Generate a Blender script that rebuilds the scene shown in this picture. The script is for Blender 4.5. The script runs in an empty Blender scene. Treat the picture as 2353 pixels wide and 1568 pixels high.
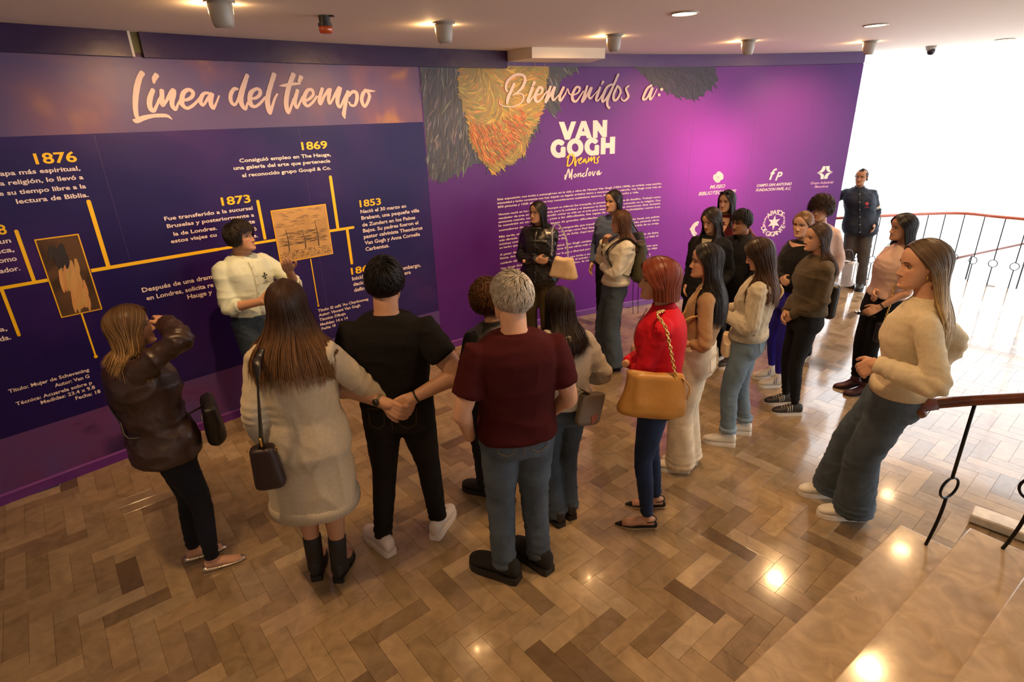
import bpy, bmesh, math, random, json
import numpy as np
from mathutils import Vector, Matrix
from mathutils.geometry import tessellate_polygon
random.seed(7); RNG=np.random.default_rng(7)
SC=bpy.context.scene; COL=SC.collection
# ---------------------------------------------------------------- camera, world, sun/area, exposure
cam=bpy.data.cameras.new('camera'); camo=bpy.data.objects.new('camera',cam); COL.objects.link(camo)
cam.sensor_width=36; cam.lens=36*1291/2353; cam.clip_start=.05; cam.clip_end=200
camo.matrix_world=Matrix(((0.9994,0.03467,0.0,0),(-0.01279,0.36865,-0.92948,0),(-0.03222,0.92892,0.36887,2.377),(0,0,0,1)))
SC.camera=camo
SC.view_settings.view_transform='Standard'; SC.view_settings.look='None'
SC.view_settings.gamma=1; SC.view_settings.use_curve_mapping=False
SC.view_settings.exposure=0.17
SC.cycles.max_bounces=7; SC.cycles.diffuse_bounces=4; SC.cycles.glossy_bounces=3; SC.cycles.transparent_max_bounces=8
SC.cycles.caustics_reflective=False; SC.cycles.caustics_refractive=False
SC.cycles.sample_clamp_indirect=4.0
world=bpy.data.worlds.new('overcast_sky'); SC.world=world; world.use_nodes=True
bg=world.node_tree.nodes['Background']; bg.inputs[0].default_value=(0.93,0.96,1.0,1); bg.inputs[1].default_value=3.9
WARM=(1.0,0.58,0.25)
LAMP_W=2.3
# ---------------------------------------------------------------- wall data: arc coordinate s along the curved wall and height z, metres
WALL_O=(-3.5550,3.2090);WALL_E=(0.872849,0.487990);WALL_C=[-0.0019334, -0.018745, 0.3293737, 0.0314583];WALL_L=9.1826
TEXTS=[["1876","1876",2.925,3.148,2.204,2.197,0.064,"y","b"],["1876","apa más espiritual,",2.732,3.149,2.148,2.14,0.028,"w","b"],["1876","la religión, lo llevó a",2.706,3.152,2.087,2.087,0.028,"w","b"],["1876","de su tiempo libre a la",2.666,3.151,2.025,2.029,0.028,"w","b"],["1876","lectura de Biblia.",2.764,3.151,1.97,1.969,0.029,"w","b"],["1878","1878",2.5,2.669,1.795,1.794,0.059,"y","b"],["1878","un",2.615,2.671,1.739,1.736,0.03,"w","b"],["1878","ica,",2.594,2.671,1.681,1.677,0.031,"w","b"],["1878","como",2.557,2.668,1.624,1.617,0.031,"w","b"],["1878","ador.",2.564,2.667,1.56,1.552,0.03,"w","b"],["1878","a,",2.458,2.496,1.188,1.184,0.031,"w","b"],["1878","da.",2.441,2.498,1.126,1.121,0.032,"w","b"],["cap1","Título: Mujer de Schevening",2.385,2.841,0.763,0.771,0.025,"w","b"],["cap1","Autor: Van G",2.625,2.83,0.721,0.716,0.026,"w","b"],["cap1","Técnica: Acuarela sobre p",2.396,2.833,0.671,0.663,0.025,"w","b"],["cap1","Medidas: 23.4 x 9.8",2.521,2.841,0.626,0.626,0.026,"w","b"],["cap1","Fecha: 18",2.711,2.864,0.581,0.584,0.027,"w","b"],["1869","1869",4.711,4.939,2.186,2.182,0.061,"y","b"],["1869","Consiguió empleo en The Hauge,",4.189,4.958,2.121,2.117,0.028,"w","b"],["1869","una galería del arte que pertenecía",4.134,4.946,2.068,2.065,0.028,"w","b"],["1869","al reconocido grupo Goupil & Co.",4.187,4.943,2.006,2.007,0.028,"w","b"],["1873","1873",3.99,4.215,1.811,1.803,0.061,"y","b"],["1873","Fue transferido a la sucursal",3.568,4.218,1.748,1.747,0.028,"w","b"],["1873","Bruselas y posteriormente a",3.572,4.219,1.693,1.69,0.028,"w","b"],["1873","la de Londres.",3.603,3.916,1.632,1.624,0.028,"w","b"],["1873","nte",4.145,4.215,1.639,1.636,0.031,"w","b"],["1873","estos viajes cu",3.572,3.902,1.579,1.574,0.028,"w","b"],["1873","ó",4.191,4.217,1.577,1.576,0.032,"w","b"],["1873","s.",4.184,4.216,1.522,1.52,0.031,"w","b"],["1874","Después de una dram",3.301,3.798,1.243,1.261,0.034,"w","b"],["1874","en Londres, solicita re",3.314,3.794,1.191,1.18,0.034,"w","b"],["1874","Hauge y",3.588,3.772,1.131,1.127,0.035,"w","b"],["1853","1853",5.167,5.384,1.655,1.652,0.06,"y","b"],["1853","Nació el 30 marzo en",5.166,5.644,1.596,1.594,0.032,"w","b"],["1853","Brabant, una pequeña villa",5.166,5.783,1.538,1.533,0.033,"w","b"],["1853","de Zundert en los Países",5.166,5.731,1.476,1.468,0.033,"w","b"],["1853","Bajos. Su padres fueron el",5.166,5.76,1.417,1.416,0.033,"w","b"],["1853","pastor calvinista Theodorus",5.166,5.801,1.36,1.359,0.034,"w","b"],["1853","Van Gogh y Anna Cornelia",5.167,5.767,1.302,1.299,0.034,"w","b"],["1853","Carbentus.",5.167,5.417,1.241,1.237,0.035,"w","b"],["1861","1861",4.992,5.215,1.046,1.038,0.063,"y","b"],["1861","Inició",4.993,5.116,0.987,0.98,0.035,"w","b"],["1861","embargo,",5.525,5.742,0.988,0.981,0.037,"w","b"],["1861","decid",4.996,5.108,0.929,0.925,0.035,"w","b"],["1861","nera",5.521,5.621,0.933,0.93,0.036,"w","b"],["1861","defin",4.996,5.103,0.871,0.867,0.035,"w","b"],["cap2","Título: El café 'Au Charbonnag",4.616,5.129,0.758,0.757,0.026,"w","b"],["cap2","Autor: Vincent Van Gogh",4.617,5.037,0.714,0.712,0.027,"w","b"],["cap2","Técnica: Dibujo",4.616,4.878,0.67,0.665,0.027,"w","b"],["cap2","Medidas: 14 x 14",4.616,4.893,0.621,0.619,0.026,"w","b"],["cap2","Fecha: 18",4.622,4.761,0.579,0.577,0.026,"w","b"],["intro","Esta exposición nos invita a sumergirnos en la vida y obra de Vincent Van Gogh (1853-1890), un artista cuya pasión,",6.719,8.979,1.552,1.551,0.021,"w","b"],["intro","intensidad y lucha constante nos han dejado un legado artístico único y conmovedor. Sin saberlo, Van Gogh creó más de",6.717,8.976,1.511,1.511,0.021,"w","b"],["intro","850 pinturas y 1500 dibujos que hoy consideramos auténticos tesoros, llenos de emoción y vida.",6.721,8.653,1.469,1.47,0.021,"w","b"],["intro","Vincent nació en los Países Bajos. Aunque su infancia fue tranquila, su juventud estuvo llena de desafíos. Trabajó como",6.721,8.977,1.389,1.387,0.021,"w","b"],["intro","vendedor de arte en Londres y París, pero la soledad y el desamor lo llevaron a buscar consuelo en la religión. Fue",6.721,8.976,1.346,1.347,0.021,"w","b"],["intro","entonces cuando, con 27 años, decidió volcar su vida en el arte para expresar todas sus emociones. Esta decisión",6.721,8.977,1.306,1.307,0.021,"w","b"],["intro","lo convirtió en un pintor que, pese a las dificultades, fue capaz de crear obras inolvidables como Los",6.721,8.977,1.264,1.267,0.022,"w","b"],["intro","comedores de patatas, en una época de grandes dificultades.",6.721,8.082,1.223,1.208,0.021,"w","b"],["intro","Más tarde, en París, conoció a artistas de vanguardia que transformaron su estilo, llevándolo hacia una paleta",6.721,8.976,1.143,1.144,0.022,"w","b"],["intro","más vibrante. Vivió un tiempo en el sur con un amigo como Paul Gauguin, donde creó su obra más vista, pintando obras",6.722,8.976,1.104,1.101,0.022,"w","b"],["intro","icónicas como Los girasoles y La casa amarilla de Arlés. Aquí también vivió la enfermedad y la pérdida de su oreja,",6.721,8.976,1.062,1.058,0.022,"w","b"],["intro","un hecho que marcó para siempre sus últimos días.",6.721,7.632,1.022,1.016,0.022,"w","b"],["intro","A pesar de sus muchos problemas de salud, Van Gogh continuó pintando sin descanso en el sanatorio de Saint",6.722,8.977,0.939,0.942,0.023,"w","b"],["intro","Remy, donde creo La noche y muchas otras de sus obras más conocidas. Más tarde, en Auvers-sur-Oise, y bajo el",6.723,8.976,0.9,0.898,0.023,"w","b"],["intro","cuidado del Dr. Gachet, quiso encontrar la paz y libertad para su mente.",6.723,8.204,0.859,0.825,0.023,"w","b"],["intro","Van Gogh Dreams es una gran experiencia que nos invita a sumergirse en la mente maravillosa de un genio que",6.723,8.975,0.786,0.774,0.023,"w","b"],["intro","encontró en el arte un camino de luz y de color, el anhelo de vivir y de soñar, y que a lo largo de este viaje",6.723,8.975,0.746,0.735,0.023,"w","b"],["intro","de toda su vida, buscó con su pincel el color, la noche y la luz de cada día del campo.",6.723,8.83,0.706,0.695,0.023,"w","b"],["museo","MUSEO",9.685,9.907,1.451,1.453,0.042,"w","i"],["museo","BIBLIOTECA PAPE",9.528,10.076,1.373,1.379,0.043,"w","i"],["campo","CAMPO SAN ANTONIO",10.363,10.86,1.433,1.438,0.035,"w","i"],["campo","FUNDACION PAPE, A.C.",10.358,10.859,1.375,1.379,0.035,"w","i"],["campo","f",10.528,10.623,1.52,1.522,0.134,"w","i"],["campo","P",10.616,10.71,1.506,1.507,0.105,"w","i"],["grupo","Grupo Industrial",11.127,11.446,1.43,1.435,0.033,"p","i"],["grupo","Monclova",11.19,11.38,1.382,1.385,0.032,"p","i"]]
RING=[["A",10.594,1.057],["P",10.637,1.083],["A",10.675,1.091],["S",10.717,1.09],["O",10.756,1.08],["S",10.792,1.058],["D",10.543,0.885],["E",10.569,0.847],["G",10.615,0.81],["I",10.648,0.801],["G",10.683,0.799],["A",10.726,0.803],["N",10.768,0.826],["T",10.798,0.857],["E",10.823,0.892]]
RING_C=[10.684, 0.947]
STROKES=[["linea",0.00262,0.00275,"w",[[3.664,2.751,6.38],[3.638,2.718,6.38],[3.608,2.658,7.01],[3.582,2.587,6.63],[3.566,2.523,6.38],[3.56,2.47,5.1]]],["linea",0.00275,0.00288,"w",[[3.533,2.45,2.3],[3.552,2.444,5.87],[3.597,2.46,5.61],[3.659,2.473,4.46],[3.72,2.475,4.46],[3.755,2.471,3.83],[3.773,2.456,2.04],[3.78,2.448,1.02]]],["linea",0.00275,0.00288,"w",[[3.749,2.739,6.12],[3.727,2.712,5.36],[3.719,2.687,2.81]]],["linea",0.00275,0.00288,"w",[[3.704,2.644,4.85],[3.674,2.594,6.12],[3.659,2.551,6.12],[3.66,2.518,5.74],[3.676,2.507,4.34],[3.699,2.536,3.57],[3.726,2.576,3.57],[3.752,2.609,3.19]]],["linea",0.00287,0.00288,"w",[[3.758,2.641,5.1],[3.75,2.601,5.36],[3.74,2.558,5.36],[3.742,2.539,3.19],[3.772,2.572,3.57],[3.807,2.616,4.59],[3.833,2.642,5.1],[3.829,2.616,5.74],[3.808,2.572,5.74],[3.803,2.535,5.36],[3.818,2.513,3.57],[3.843,2.55,2.81],[3.874,2.59,2.81]]],["linea",0.00288,0.003,"w",[[3.882,2.577,3.57],[3.912,2.579,3.57],[3.947,2.598,4.21],[3.961,2.628,4.59],[3.935,2.646,4.21],[3.896,2.624,5.1],[3.875,2.579,5.74],[3.871,2.546,5.48],[3.895,2.521,3.83],[3.932,2.534,3.57],[3.968,2.56,3.32],[4.006,2.594,3.06]]],["linea",0.003,0.003,"w",[[4.067,2.624,3.32],[4.035,2.62,3.83],[4.008,2.59,4.85],[3.998,2.556,4.59],[4.012,2.541,3.32],[4.045,2.575,3.57],[4.086,2.62,4.21]]],["linea",0.00312,0.00312,"w",[[4.091,2.617,4.85],[4.073,2.578,5.36],[4.068,2.54,5.1],[4.079,2.517,3.19],[4.107,2.555,2.55],[4.138,2.605,1.91]]],["linea",0.00313,0.00312,"w",[[4.285,2.652,2.55],[4.256,2.652,4.21],[4.224,2.613,4.59],[4.216,2.566,4.59],[4.237,2.54,3.32],[4.27,2.577,3.19],[4.314,2.652,4.85],[4.375,2.751,5.1]]],["linea",0.00325,0.00312,"w",[[4.357,2.719,5.1],[4.317,2.644,5.74],[4.291,2.577,5.74],[4.294,2.534,5.36],[4.314,2.509,3.19],[4.335,2.549,2.81],[4.368,2.585,2.81]]],["linea",0.00338,0.00312,"w",[[4.382,2.585,3.19],[4.409,2.589,3.57],[4.443,2.613,4.21],[4.45,2.645,4.21],[4.421,2.653,3.83],[4.377,2.625,5.1],[4.359,2.577,5.48],[4.364,2.537,5.1],[4.392,2.527,3.57],[4.431,2.548,3.32],[4.483,2.593,3.06]]],["linea",0.0035,0.00325,"w",[[4.585,2.763,5.36],[4.544,2.686,5.36],[4.511,2.617,5.36],[4.492,2.552,5.74],[4.494,2.49,5.36],[4.502,2.474,2.55],[4.522,2.519,3.32],[4.556,2.584,2.81],[4.583,2.619,2.3]]],["linea",0.0035,0.00337,"w",[[4.74,2.764,5.74],[4.694,2.687,5.36],[4.661,2.617,5.61],[4.642,2.551,5.61],[4.64,2.5,5.36],[4.651,2.475,2.81],[4.683,2.533,3.06],[4.71,2.584,2.81]]],["linea",0.0035,0.00325,"w",[[4.611,2.678,1.02],[4.655,2.681,3.57],[4.711,2.691,3.57],[4.783,2.696,2.3]]],["linea",0.00375,0.00325,"w",[[4.799,2.746,5.36],[4.776,2.709,3.83]]],["linea",0.00362,0.00325,"w",[[4.753,2.646,4.34],[4.724,2.583,4.59],[4.714,2.542,4.34],[4.725,2.512,3.06],[4.755,2.55,2.81],[4.787,2.596,2.81]]],["linea",0.00375,0.00325,"w",[[4.805,2.564,3.06],[4.846,2.583,3.32],[4.88,2.613,3.57],[4.876,2.647,3.83],[4.838,2.646,4.08],[4.801,2.596,4.85],[4.793,2.553,4.85],[4.817,2.525,3.32],[4.865,2.553,3.06],[4.911,2.6,2.81]]],["linea",0.00375,0.00338,"w",[[4.967,2.66,4.08],[4.938,2.6,4.34],[4.923,2.557,3.83],[4.935,2.539,2.81],[4.974,2.6,3.32],[5.022,2.651,3.83]]],["linea",0.00388,0.00338,"w",[[5.035,2.656,4.08],[5.012,2.591,4.34],[5.007,2.556,3.83],[5.019,2.543,2.55],[5.063,2.599,3.32],[5.119,2.669,4.08]]],["linea",0.004,0.0035,"w",[[5.128,2.665,4.34],[5.091,2.582,4.59],[5.084,2.538,4.34],[5.103,2.513,3.06],[5.145,2.572,2.81],[5.183,2.625,2.81]]],["linea",0.004,0.0035,"w",[[5.196,2.638,4.08],[5.172,2.581,4.34],[5.144,2.501,4.34],[5.129,2.452,4.34],[5.135,2.42,1.28]]],["linea",0.004,0.0035,"w",[[5.195,2.599,2.55],[5.236,2.634,3.83],[5.271,2.625,4.34],[5.269,2.576,4.34],[5.241,2.527,3.32],[5.205,2.527,2.81],[5.191,2.554,2.04]]],["linea",0.00425,0.0035,"w",[[5.364,2.652,3.19],[5.33,2.616,4.08],[5.312,2.562,4.08],[5.332,2.514,3.32],[5.372,2.557,3.57],[5.392,2.607,3.57],[5.373,2.643,3.19],[5.405,2.642,2.81],[5.45,2.639,1.02]]],["bienvenidos",0.00538,0.00412,"w",[[6.883,2.63,2.09],[6.867,2.666,2.61],[6.892,2.729,3.14],[6.967,2.779,3.14],[7.05,2.79,3.14],[7.099,2.765,3.14],[7.093,2.708,3.48],[7.036,2.643,2.61],[6.942,2.593,1.39],[6.979,2.608,1.22],[7.053,2.607,1.74],[7.08,2.57,1.74],[7.041,2.52,1.57],[6.956,2.488,1.39],[6.855,2.49,1.22],[6.792,2.509,1.22],[6.784,2.538,1.05]]],["bienvenidos",0.00525,0.00412,"w",[[6.969,2.704,3.14],[6.929,2.637,3.48],[6.89,2.572,3.83],[6.874,2.515,2.44]]],["bienvenidos",0.00538,0.00425,"w",[[7.195,2.671,3.14],[7.155,2.591,3.48],[7.131,2.54,3.48],[7.149,2.529,2.09],[7.222,2.605,1.39]]],["bienvenidos",0.00537,0.00425,"w",[[7.219,2.719,3.48],[7.195,2.686,2.09]]],["bienvenidos",0.0055,0.00413,"w",[[7.231,2.59,1.39],[7.298,2.612,2.09],[7.313,2.656,3.14],[7.27,2.664,3.14],[7.226,2.591,3.48],[7.23,2.539,3.48],[7.277,2.538,2.44],[7.374,2.633,1.39]]],["bienvenidos",0.0055,0.00438,"w",[[7.418,2.678,2.79],[7.383,2.596,3.14],[7.354,2.529,3.14],[7.373,2.537,1.74],[7.47,2.67,3.14]]],["bienvenidos",0.00562,0.00425,"w",[[7.47,2.67,3.14],[7.441,2.588,3.14],[7.45,2.543,2.79],[7.48,2.557,1.74],[7.567,2.632,1.39]]],["bienvenidos",0.0055,0.00438,"w",[[7.586,2.669,3.14],[7.538,2.587,3.14],[7.543,2.534,2.79],[7.606,2.601,1.74],[7.635,2.654,1.05],[7.655,2.608,1.74],[7.694,2.585,1.39]]],["bienvenidos",0.00563,0.00437,"w",[[7.704,2.585,1.39],[7.773,2.614,2.09],[7.792,2.66,2.79],[7.743,2.664,2.79],[7.699,2.592,3.14],[7.705,2.539,3.48],[7.754,2.53,2.44],[7.842,2.629,1.39]]],["bienvenidos",0.00575,0.00438,"w",[[7.89,2.678,2.79],[7.853,2.583,3.14],[7.824,2.521,2.79],[7.853,2.536,1.74],[7.94,2.659,3.14]]],["bienvenidos",0.00575,0.00438,"w",[[7.945,2.662,3.14],[7.912,2.582,3.14],[7.933,2.551,2.44],[7.972,2.581,1.39],[8.041,2.642,1.05]]],["bienvenidos",0.00587,0.0045,"w",[[8.06,2.665,2.44],[8.022,2.58,3.14],[8.009,2.534,2.79],[8.044,2.533,1.74],[8.102,2.603,1.39]]],["bienvenidos",0.00575,0.0045,"w",[[8.098,2.723,3.14],[8.079,2.692,1.74]]],["bienvenidos",0.00575,0.00462,"w",[[8.22,2.695,2.09],[8.15,2.664,2.79],[8.103,2.579,3.14],[8.095,2.516,2.79],[8.144,2.547,2.09],[8.221,2.656,2.44],[8.296,2.795,2.79]]],["bienvenidos",0.00575,0.00463,"w",[[8.231,2.664,2.09],[8.165,2.539,2.79],[8.162,2.476,2.79],[8.189,2.443,1.74],[8.196,2.463,1.05]]],["bienvenidos",0.00588,0.00463,"w",[[8.291,2.679,2.44],[8.244,2.593,2.79],[8.247,2.529,2.79],[8.297,2.544,2.44],[8.334,2.623,2.09],[8.302,2.671,2.09],[8.345,2.599,1.39]]],["bienvenidos",0.00587,0.00462,"w",[[8.443,2.677,1.74],[8.404,2.646,2.44],[8.427,2.598,2.79],[8.439,2.558,2.79],[8.39,2.519,2.09],[8.348,2.536,1.39],[8.352,2.555,0.87]]],["bienvenidos",0.006,0.00462,"w",[[8.75,2.677,2.44],[8.691,2.642,2.79],[8.645,2.554,2.79],[8.652,2.526,2.44],[8.697,2.545,2.09],[8.753,2.641,2.44]]],["bienvenidos",0.006,0.00475,"w",[[8.763,2.649,2.44],[8.737,2.569,2.79],[8.74,2.524,2.09],[8.779,2.56,1.39],[8.825,2.64,0.87]]],["bienvenidos",0.006,0.00475,"w",[[8.879,2.631,3.31],[8.896,2.631,3.31]]],["bienvenidos",0.006,0.00475,"w",[[8.851,2.573,3.31],[8.865,2.573,3.31]]],["dreams",0.00587,0.00475,"y",[[7.63,1.938,1.02],[7.665,1.965,1.43],[7.713,1.972,1.63],[7.725,1.937,1.63],[7.702,1.88,1.63],[7.654,1.847,1.43],[7.63,1.856,1.02]]],["dreams",0.00588,0.00475,"y",[[7.665,1.96,1.63],[7.648,1.913,1.63],[7.642,1.855,1.43]]],["dreams",0.00587,0.00475,"y",[[7.749,1.936,1.43],[7.744,1.888,1.84],[7.75,1.841,1.63],[7.762,1.886,1.02],[7.792,1.919,1.22]]],["dreams",0.00588,0.00475,"y",[[7.792,1.89,1.22],[7.822,1.907,1.43],[7.834,1.926,1.43],[7.81,1.918,1.43],[7.795,1.88,1.43],[7.816,1.864,1.22],[7.846,1.886,0.82]]],["dreams",0.00587,0.00487,"y",[[7.888,1.913,1.22],[7.858,1.9,1.43],[7.859,1.876,1.43],[7.889,1.899,1.22],[7.895,1.864,1.43],[7.919,1.887,0.82]]],["dreams",0.006,0.00487,"y",[[7.93,1.926,1.43],[7.922,1.877,1.43],[7.967,1.928,1.43],[7.962,1.88,1.43],[8.009,1.931,1.43],[8.005,1.867,1.43],[8.023,1.859,1.02]]],["dreams",0.006,0.00487,"y",[[8.077,1.927,1.22],[8.047,1.904,1.43],[8.06,1.879,1.43],[8.048,1.855,1.22],[8.03,1.861,0.82]]],["monclova",0.006,0.00475,"w",[[7.612,1.755,1.02],[7.613,1.701,1.43],[7.642,1.772,1.43],[7.66,1.813,1.43],[7.67,1.765,1.43],[7.673,1.716,1.43],[7.697,1.773,1.43],[7.711,1.812,1.43],[7.703,1.753,1.43],[7.7,1.699,1.43]]],["monclova",0.00587,0.00488,"w",[[7.751,1.755,1.02],[7.73,1.732,1.22],[7.746,1.716,1.22],[7.767,1.739,1.22],[7.751,1.755,1.02]]],["monclova",0.006,0.00487,"w",[[7.791,1.757,1.22],[7.785,1.718,1.22],[7.806,1.751,1.02],[7.827,1.755,1.22],[7.822,1.72,1.22],[7.843,1.729,0.82]]],["monclova",0.006,0.00487,"w",[[7.876,1.756,1.22],[7.852,1.738,1.33],[7.861,1.715,1.22],[7.892,1.73,0.82]]],["monclova",0.00613,0.00487,"w",[[7.924,1.808,1.43],[7.903,1.754,1.33],[7.901,1.717,1.22]]],["monclova",0.006,0.00488,"w",[[7.955,1.763,1.22],[7.934,1.742,1.22],[7.947,1.721,1.22],[7.968,1.745,1.22],[7.955,1.763,1.22]]],["monclova",0.00612,0.00488,"w",[[7.989,1.766,1.22],[7.993,1.728,1.22],[8.003,1.718,1.02],[8.026,1.766,1.02]]],["monclova",0.00612,0.00487,"w",[[8.081,1.77,1.22],[8.051,1.75,1.22],[8.058,1.721,1.22],[8.082,1.758,1.02],[8.083,1.722,1.22],[8.116,1.75,0.71]]],["van_gogh",0.00575,0.00462,"w",[[7.575,2.093,5.92],[7.561,2.103,5.92],[7.545,2.11,5.92],[7.527,2.113,5.92],[7.51,2.112,5.92],[7.494,2.107,5.92],[7.479,2.099,5.92],[7.467,2.087,5.92],[7.459,2.072,5.92],[7.454,2.056,5.92],[7.453,2.039,5.92],[7.457,2.022,5.92],[7.464,2.007,5.92],[7.475,1.993,5.92],[7.489,1.982,5.92],[7.505,1.974,5.92],[7.522,1.97,5.92],[7.54,1.97,5.92],[7.557,1.975,5.92],[7.572,1.983,5.92],[7.584,1.994,5.92]]],["van_gogh",0.00575,0.00463,"w",[[7.585,1.96,5.71],[7.586,2.045,5.71]]],["van_gogh",0.00575,0.00462,"w",[[7.824,2.038,5.82],[7.822,2.055,5.82],[7.815,2.072,5.82],[7.804,2.087,5.82],[7.79,2.099,5.82],[7.773,2.108,5.82],[7.755,2.113,5.82],[7.736,2.114,5.82],[7.718,2.11,5.82],[7.702,2.103,5.82],[7.688,2.092,5.82],[7.678,2.079,5.82],[7.671,2.063,5.82],[7.669,2.045,5.82],[7.671,2.028,5.82],[7.678,2.011,5.82],[7.689,1.996,5.82],[7.703,1.984,5.82],[7.719,1.975,5.82],[7.738,1.97,5.82],[7.756,1.969,5.82],[7.775,1.972,5.82],[7.791,1.979,5.82],[7.805,1.99,5.82],[7.816,2.004,5.82],[7.822,2.02,5.82],[7.824,2.038,5.82]]],["van_gogh",0.006,0.00475,"w",[[8.027,2.09,5.71],[8.013,2.1,5.71],[7.996,2.107,5.71],[7.979,2.11,5.71],[7.961,2.109,5.71],[7.945,2.104,5.71],[7.931,2.095,5.71],[7.919,2.084,5.71],[7.911,2.07,5.71],[7.906,2.054,5.71],[7.906,2.037,5.71],[7.91,2.021,5.71],[7.918,2.005,5.71],[7.929,1.992,5.71],[7.944,1.981,5.71],[7.96,1.973,5.71],[7.977,1.969,5.71],[7.995,1.97,5.71],[8.012,1.974,5.71],[8.027,1.982,5.71],[8.039,1.993,5.71]]],["van_gogh",0.006,0.00475,"w",[[8.04,1.958,5.31],[8.04,2.044,5.31]]],["arclogo",0.0065,0.00575,"w",[[9.558,1.032,2.76],[9.515,1.019,2.76],[9.484,0.989,2.58],[9.473,0.954,3.44],[9.48,0.921,2.87],[9.498,0.887,2.58],[9.531,0.854,2.58]]],["arclogo",0.0065,0.00575,"w",[[9.553,1.003,2.01],[9.528,0.992,2.01],[9.509,0.968,1.84],[9.504,0.942,2.3],[9.518,0.908,2.07],[9.551,0.882,1.72]]]]
POLYS=[["van_gogh","w",[[7.528,2.321],[7.599,2.32],[7.645,2.213],[7.692,2.319],[7.758,2.319],[7.675,2.13],[7.608,2.132]]],["van_gogh","w",[[7.741,2.137],[7.825,2.32],[7.852,2.32],[7.853,2.255],[7.836,2.212],[7.853,2.212],[7.854,2.164],[7.818,2.164],[7.804,2.133]]],["van_gogh","w",[[7.852,2.32],[7.888,2.32],[7.973,2.133],[7.903,2.134],[7.89,2.164],[7.854,2.164],[7.853,2.212],[7.87,2.211],[7.853,2.255]]],["van_gogh","w",[[7.98,2.322],[8.038,2.322],[8.11,2.24],[8.11,2.322],[8.174,2.322],[8.173,2.138],[8.113,2.138],[8.047,2.215],[8.045,2.133],[7.984,2.133]]],["van_gogh","w",[[8.094,2.134],[8.158,2.134],[8.16,2.072],[8.218,2.071],[8.218,2.137],[8.289,2.137],[8.29,1.948],[8.221,1.949],[8.219,2.015],[8.161,2.016],[8.16,1.948],[8.094,1.95]]],["star","w",[[10.685,1.056],[10.705,0.988],[10.768,1.0],[10.725,0.952],[10.768,0.903],[10.705,0.915],[10.684,0.846],[10.663,0.918],[10.6,0.904],[10.641,0.951],[10.599,0.999],[10.665,0.988]]],["grupo","w",[[11.259,1.657],[11.299,1.656],[11.3,1.638],[11.297,1.613],[11.281,1.591],[11.257,1.577],[11.192,1.579],[11.221,1.59],[11.242,1.61],[11.253,1.632]]],["grupo","w",[[11.303,1.656],[11.352,1.657],[11.353,1.628],[11.361,1.608],[11.379,1.59],[11.411,1.582],[11.357,1.58],[11.33,1.592],[11.313,1.613],[11.306,1.638]]],["grupo","w",[[11.19,1.571],[11.248,1.571],[11.275,1.561],[11.292,1.543],[11.298,1.526],[11.297,1.494],[11.253,1.493],[11.254,1.522],[11.244,1.545],[11.222,1.563]]],["grupo","w",[[11.414,1.574],[11.34,1.571],[11.316,1.553],[11.305,1.528],[11.303,1.495],[11.348,1.495],[11.352,1.524],[11.363,1.546],[11.384,1.565]]],["quatrefoil","w",[[9.841,1.621],[9.84,1.607],[9.832,1.596],[9.819,1.589],[9.803,1.587],[9.786,1.59],[9.771,1.599],[9.761,1.612],[9.756,1.626],[9.758,1.639],[9.766,1.651],[9.778,1.658],[9.794,1.66],[9.811,1.656],[9.826,1.648],[9.836,1.635]]],["quatrefoil","w",[[9.829,1.55],[9.828,1.538],[9.82,1.528],[9.807,1.521],[9.79,1.519],[9.774,1.523],[9.759,1.531],[9.748,1.542],[9.744,1.555],[9.746,1.568],[9.754,1.578],[9.767,1.584],[9.783,1.586],[9.799,1.583],[9.814,1.575],[9.825,1.563]]],["quatrefoil","w",[[9.782,1.585],[9.781,1.569],[9.776,1.556],[9.766,1.548],[9.754,1.545],[9.741,1.549],[9.73,1.559],[9.721,1.573],[9.717,1.589],[9.717,1.605],[9.723,1.618],[9.732,1.626],[9.745,1.629],[9.757,1.625],[9.769,1.615],[9.778,1.601]]],["quatrefoil","w",[[9.867,1.592],[9.867,1.575],[9.861,1.561],[9.852,1.553],[9.84,1.55],[9.827,1.554],[9.815,1.564],[9.806,1.579],[9.802,1.595],[9.802,1.612],[9.808,1.626],[9.817,1.635],[9.829,1.637],[9.842,1.633],[9.854,1.623],[9.863,1.609]]],["ringbar","p",[[10.567,1.054],[10.535,1.013],[10.559,1.005],[10.577,1.034]]],["ringbar","p",[[10.52,0.95],[10.552,0.953],[10.554,0.918],[10.527,0.908]]],["ringbar","p",[[10.797,1.028],[10.815,1.045],[10.834,1.016],[10.811,1.014]]],["ringbar","p",[[10.813,0.96],[10.844,0.957],[10.844,0.918],[10.815,0.918]]],["ringbar","w",[[10.533,0.996],[10.55,1.01],[10.562,1.001],[10.558,0.986],[10.547,0.995],[10.54,0.989]]],["ringbar","w",[[10.525,0.962],[10.539,0.983],[10.556,0.972],[10.554,0.957],[10.54,0.967],[10.533,0.958]]],["ringbar","w",[[10.809,0.994],[10.819,1.013],[10.837,1.002],[10.837,0.989],[10.823,1.0]]],["ringbar","w",[[10.814,0.965],[10.825,0.985],[10.841,0.974],[10.842,0.96],[10.827,0.969]]],["arclogo","w",[[9.436,0.954],[9.466,0.981],[9.476,0.954],[9.46,0.929]]]]
FRAMES=[[[2.789,1.736],[3.034,1.737],[3.026,1.192],[2.784,1.189]],[[4.358,1.72],[4.846,1.721],[4.843,1.266],[4.355,1.269]]]
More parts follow.
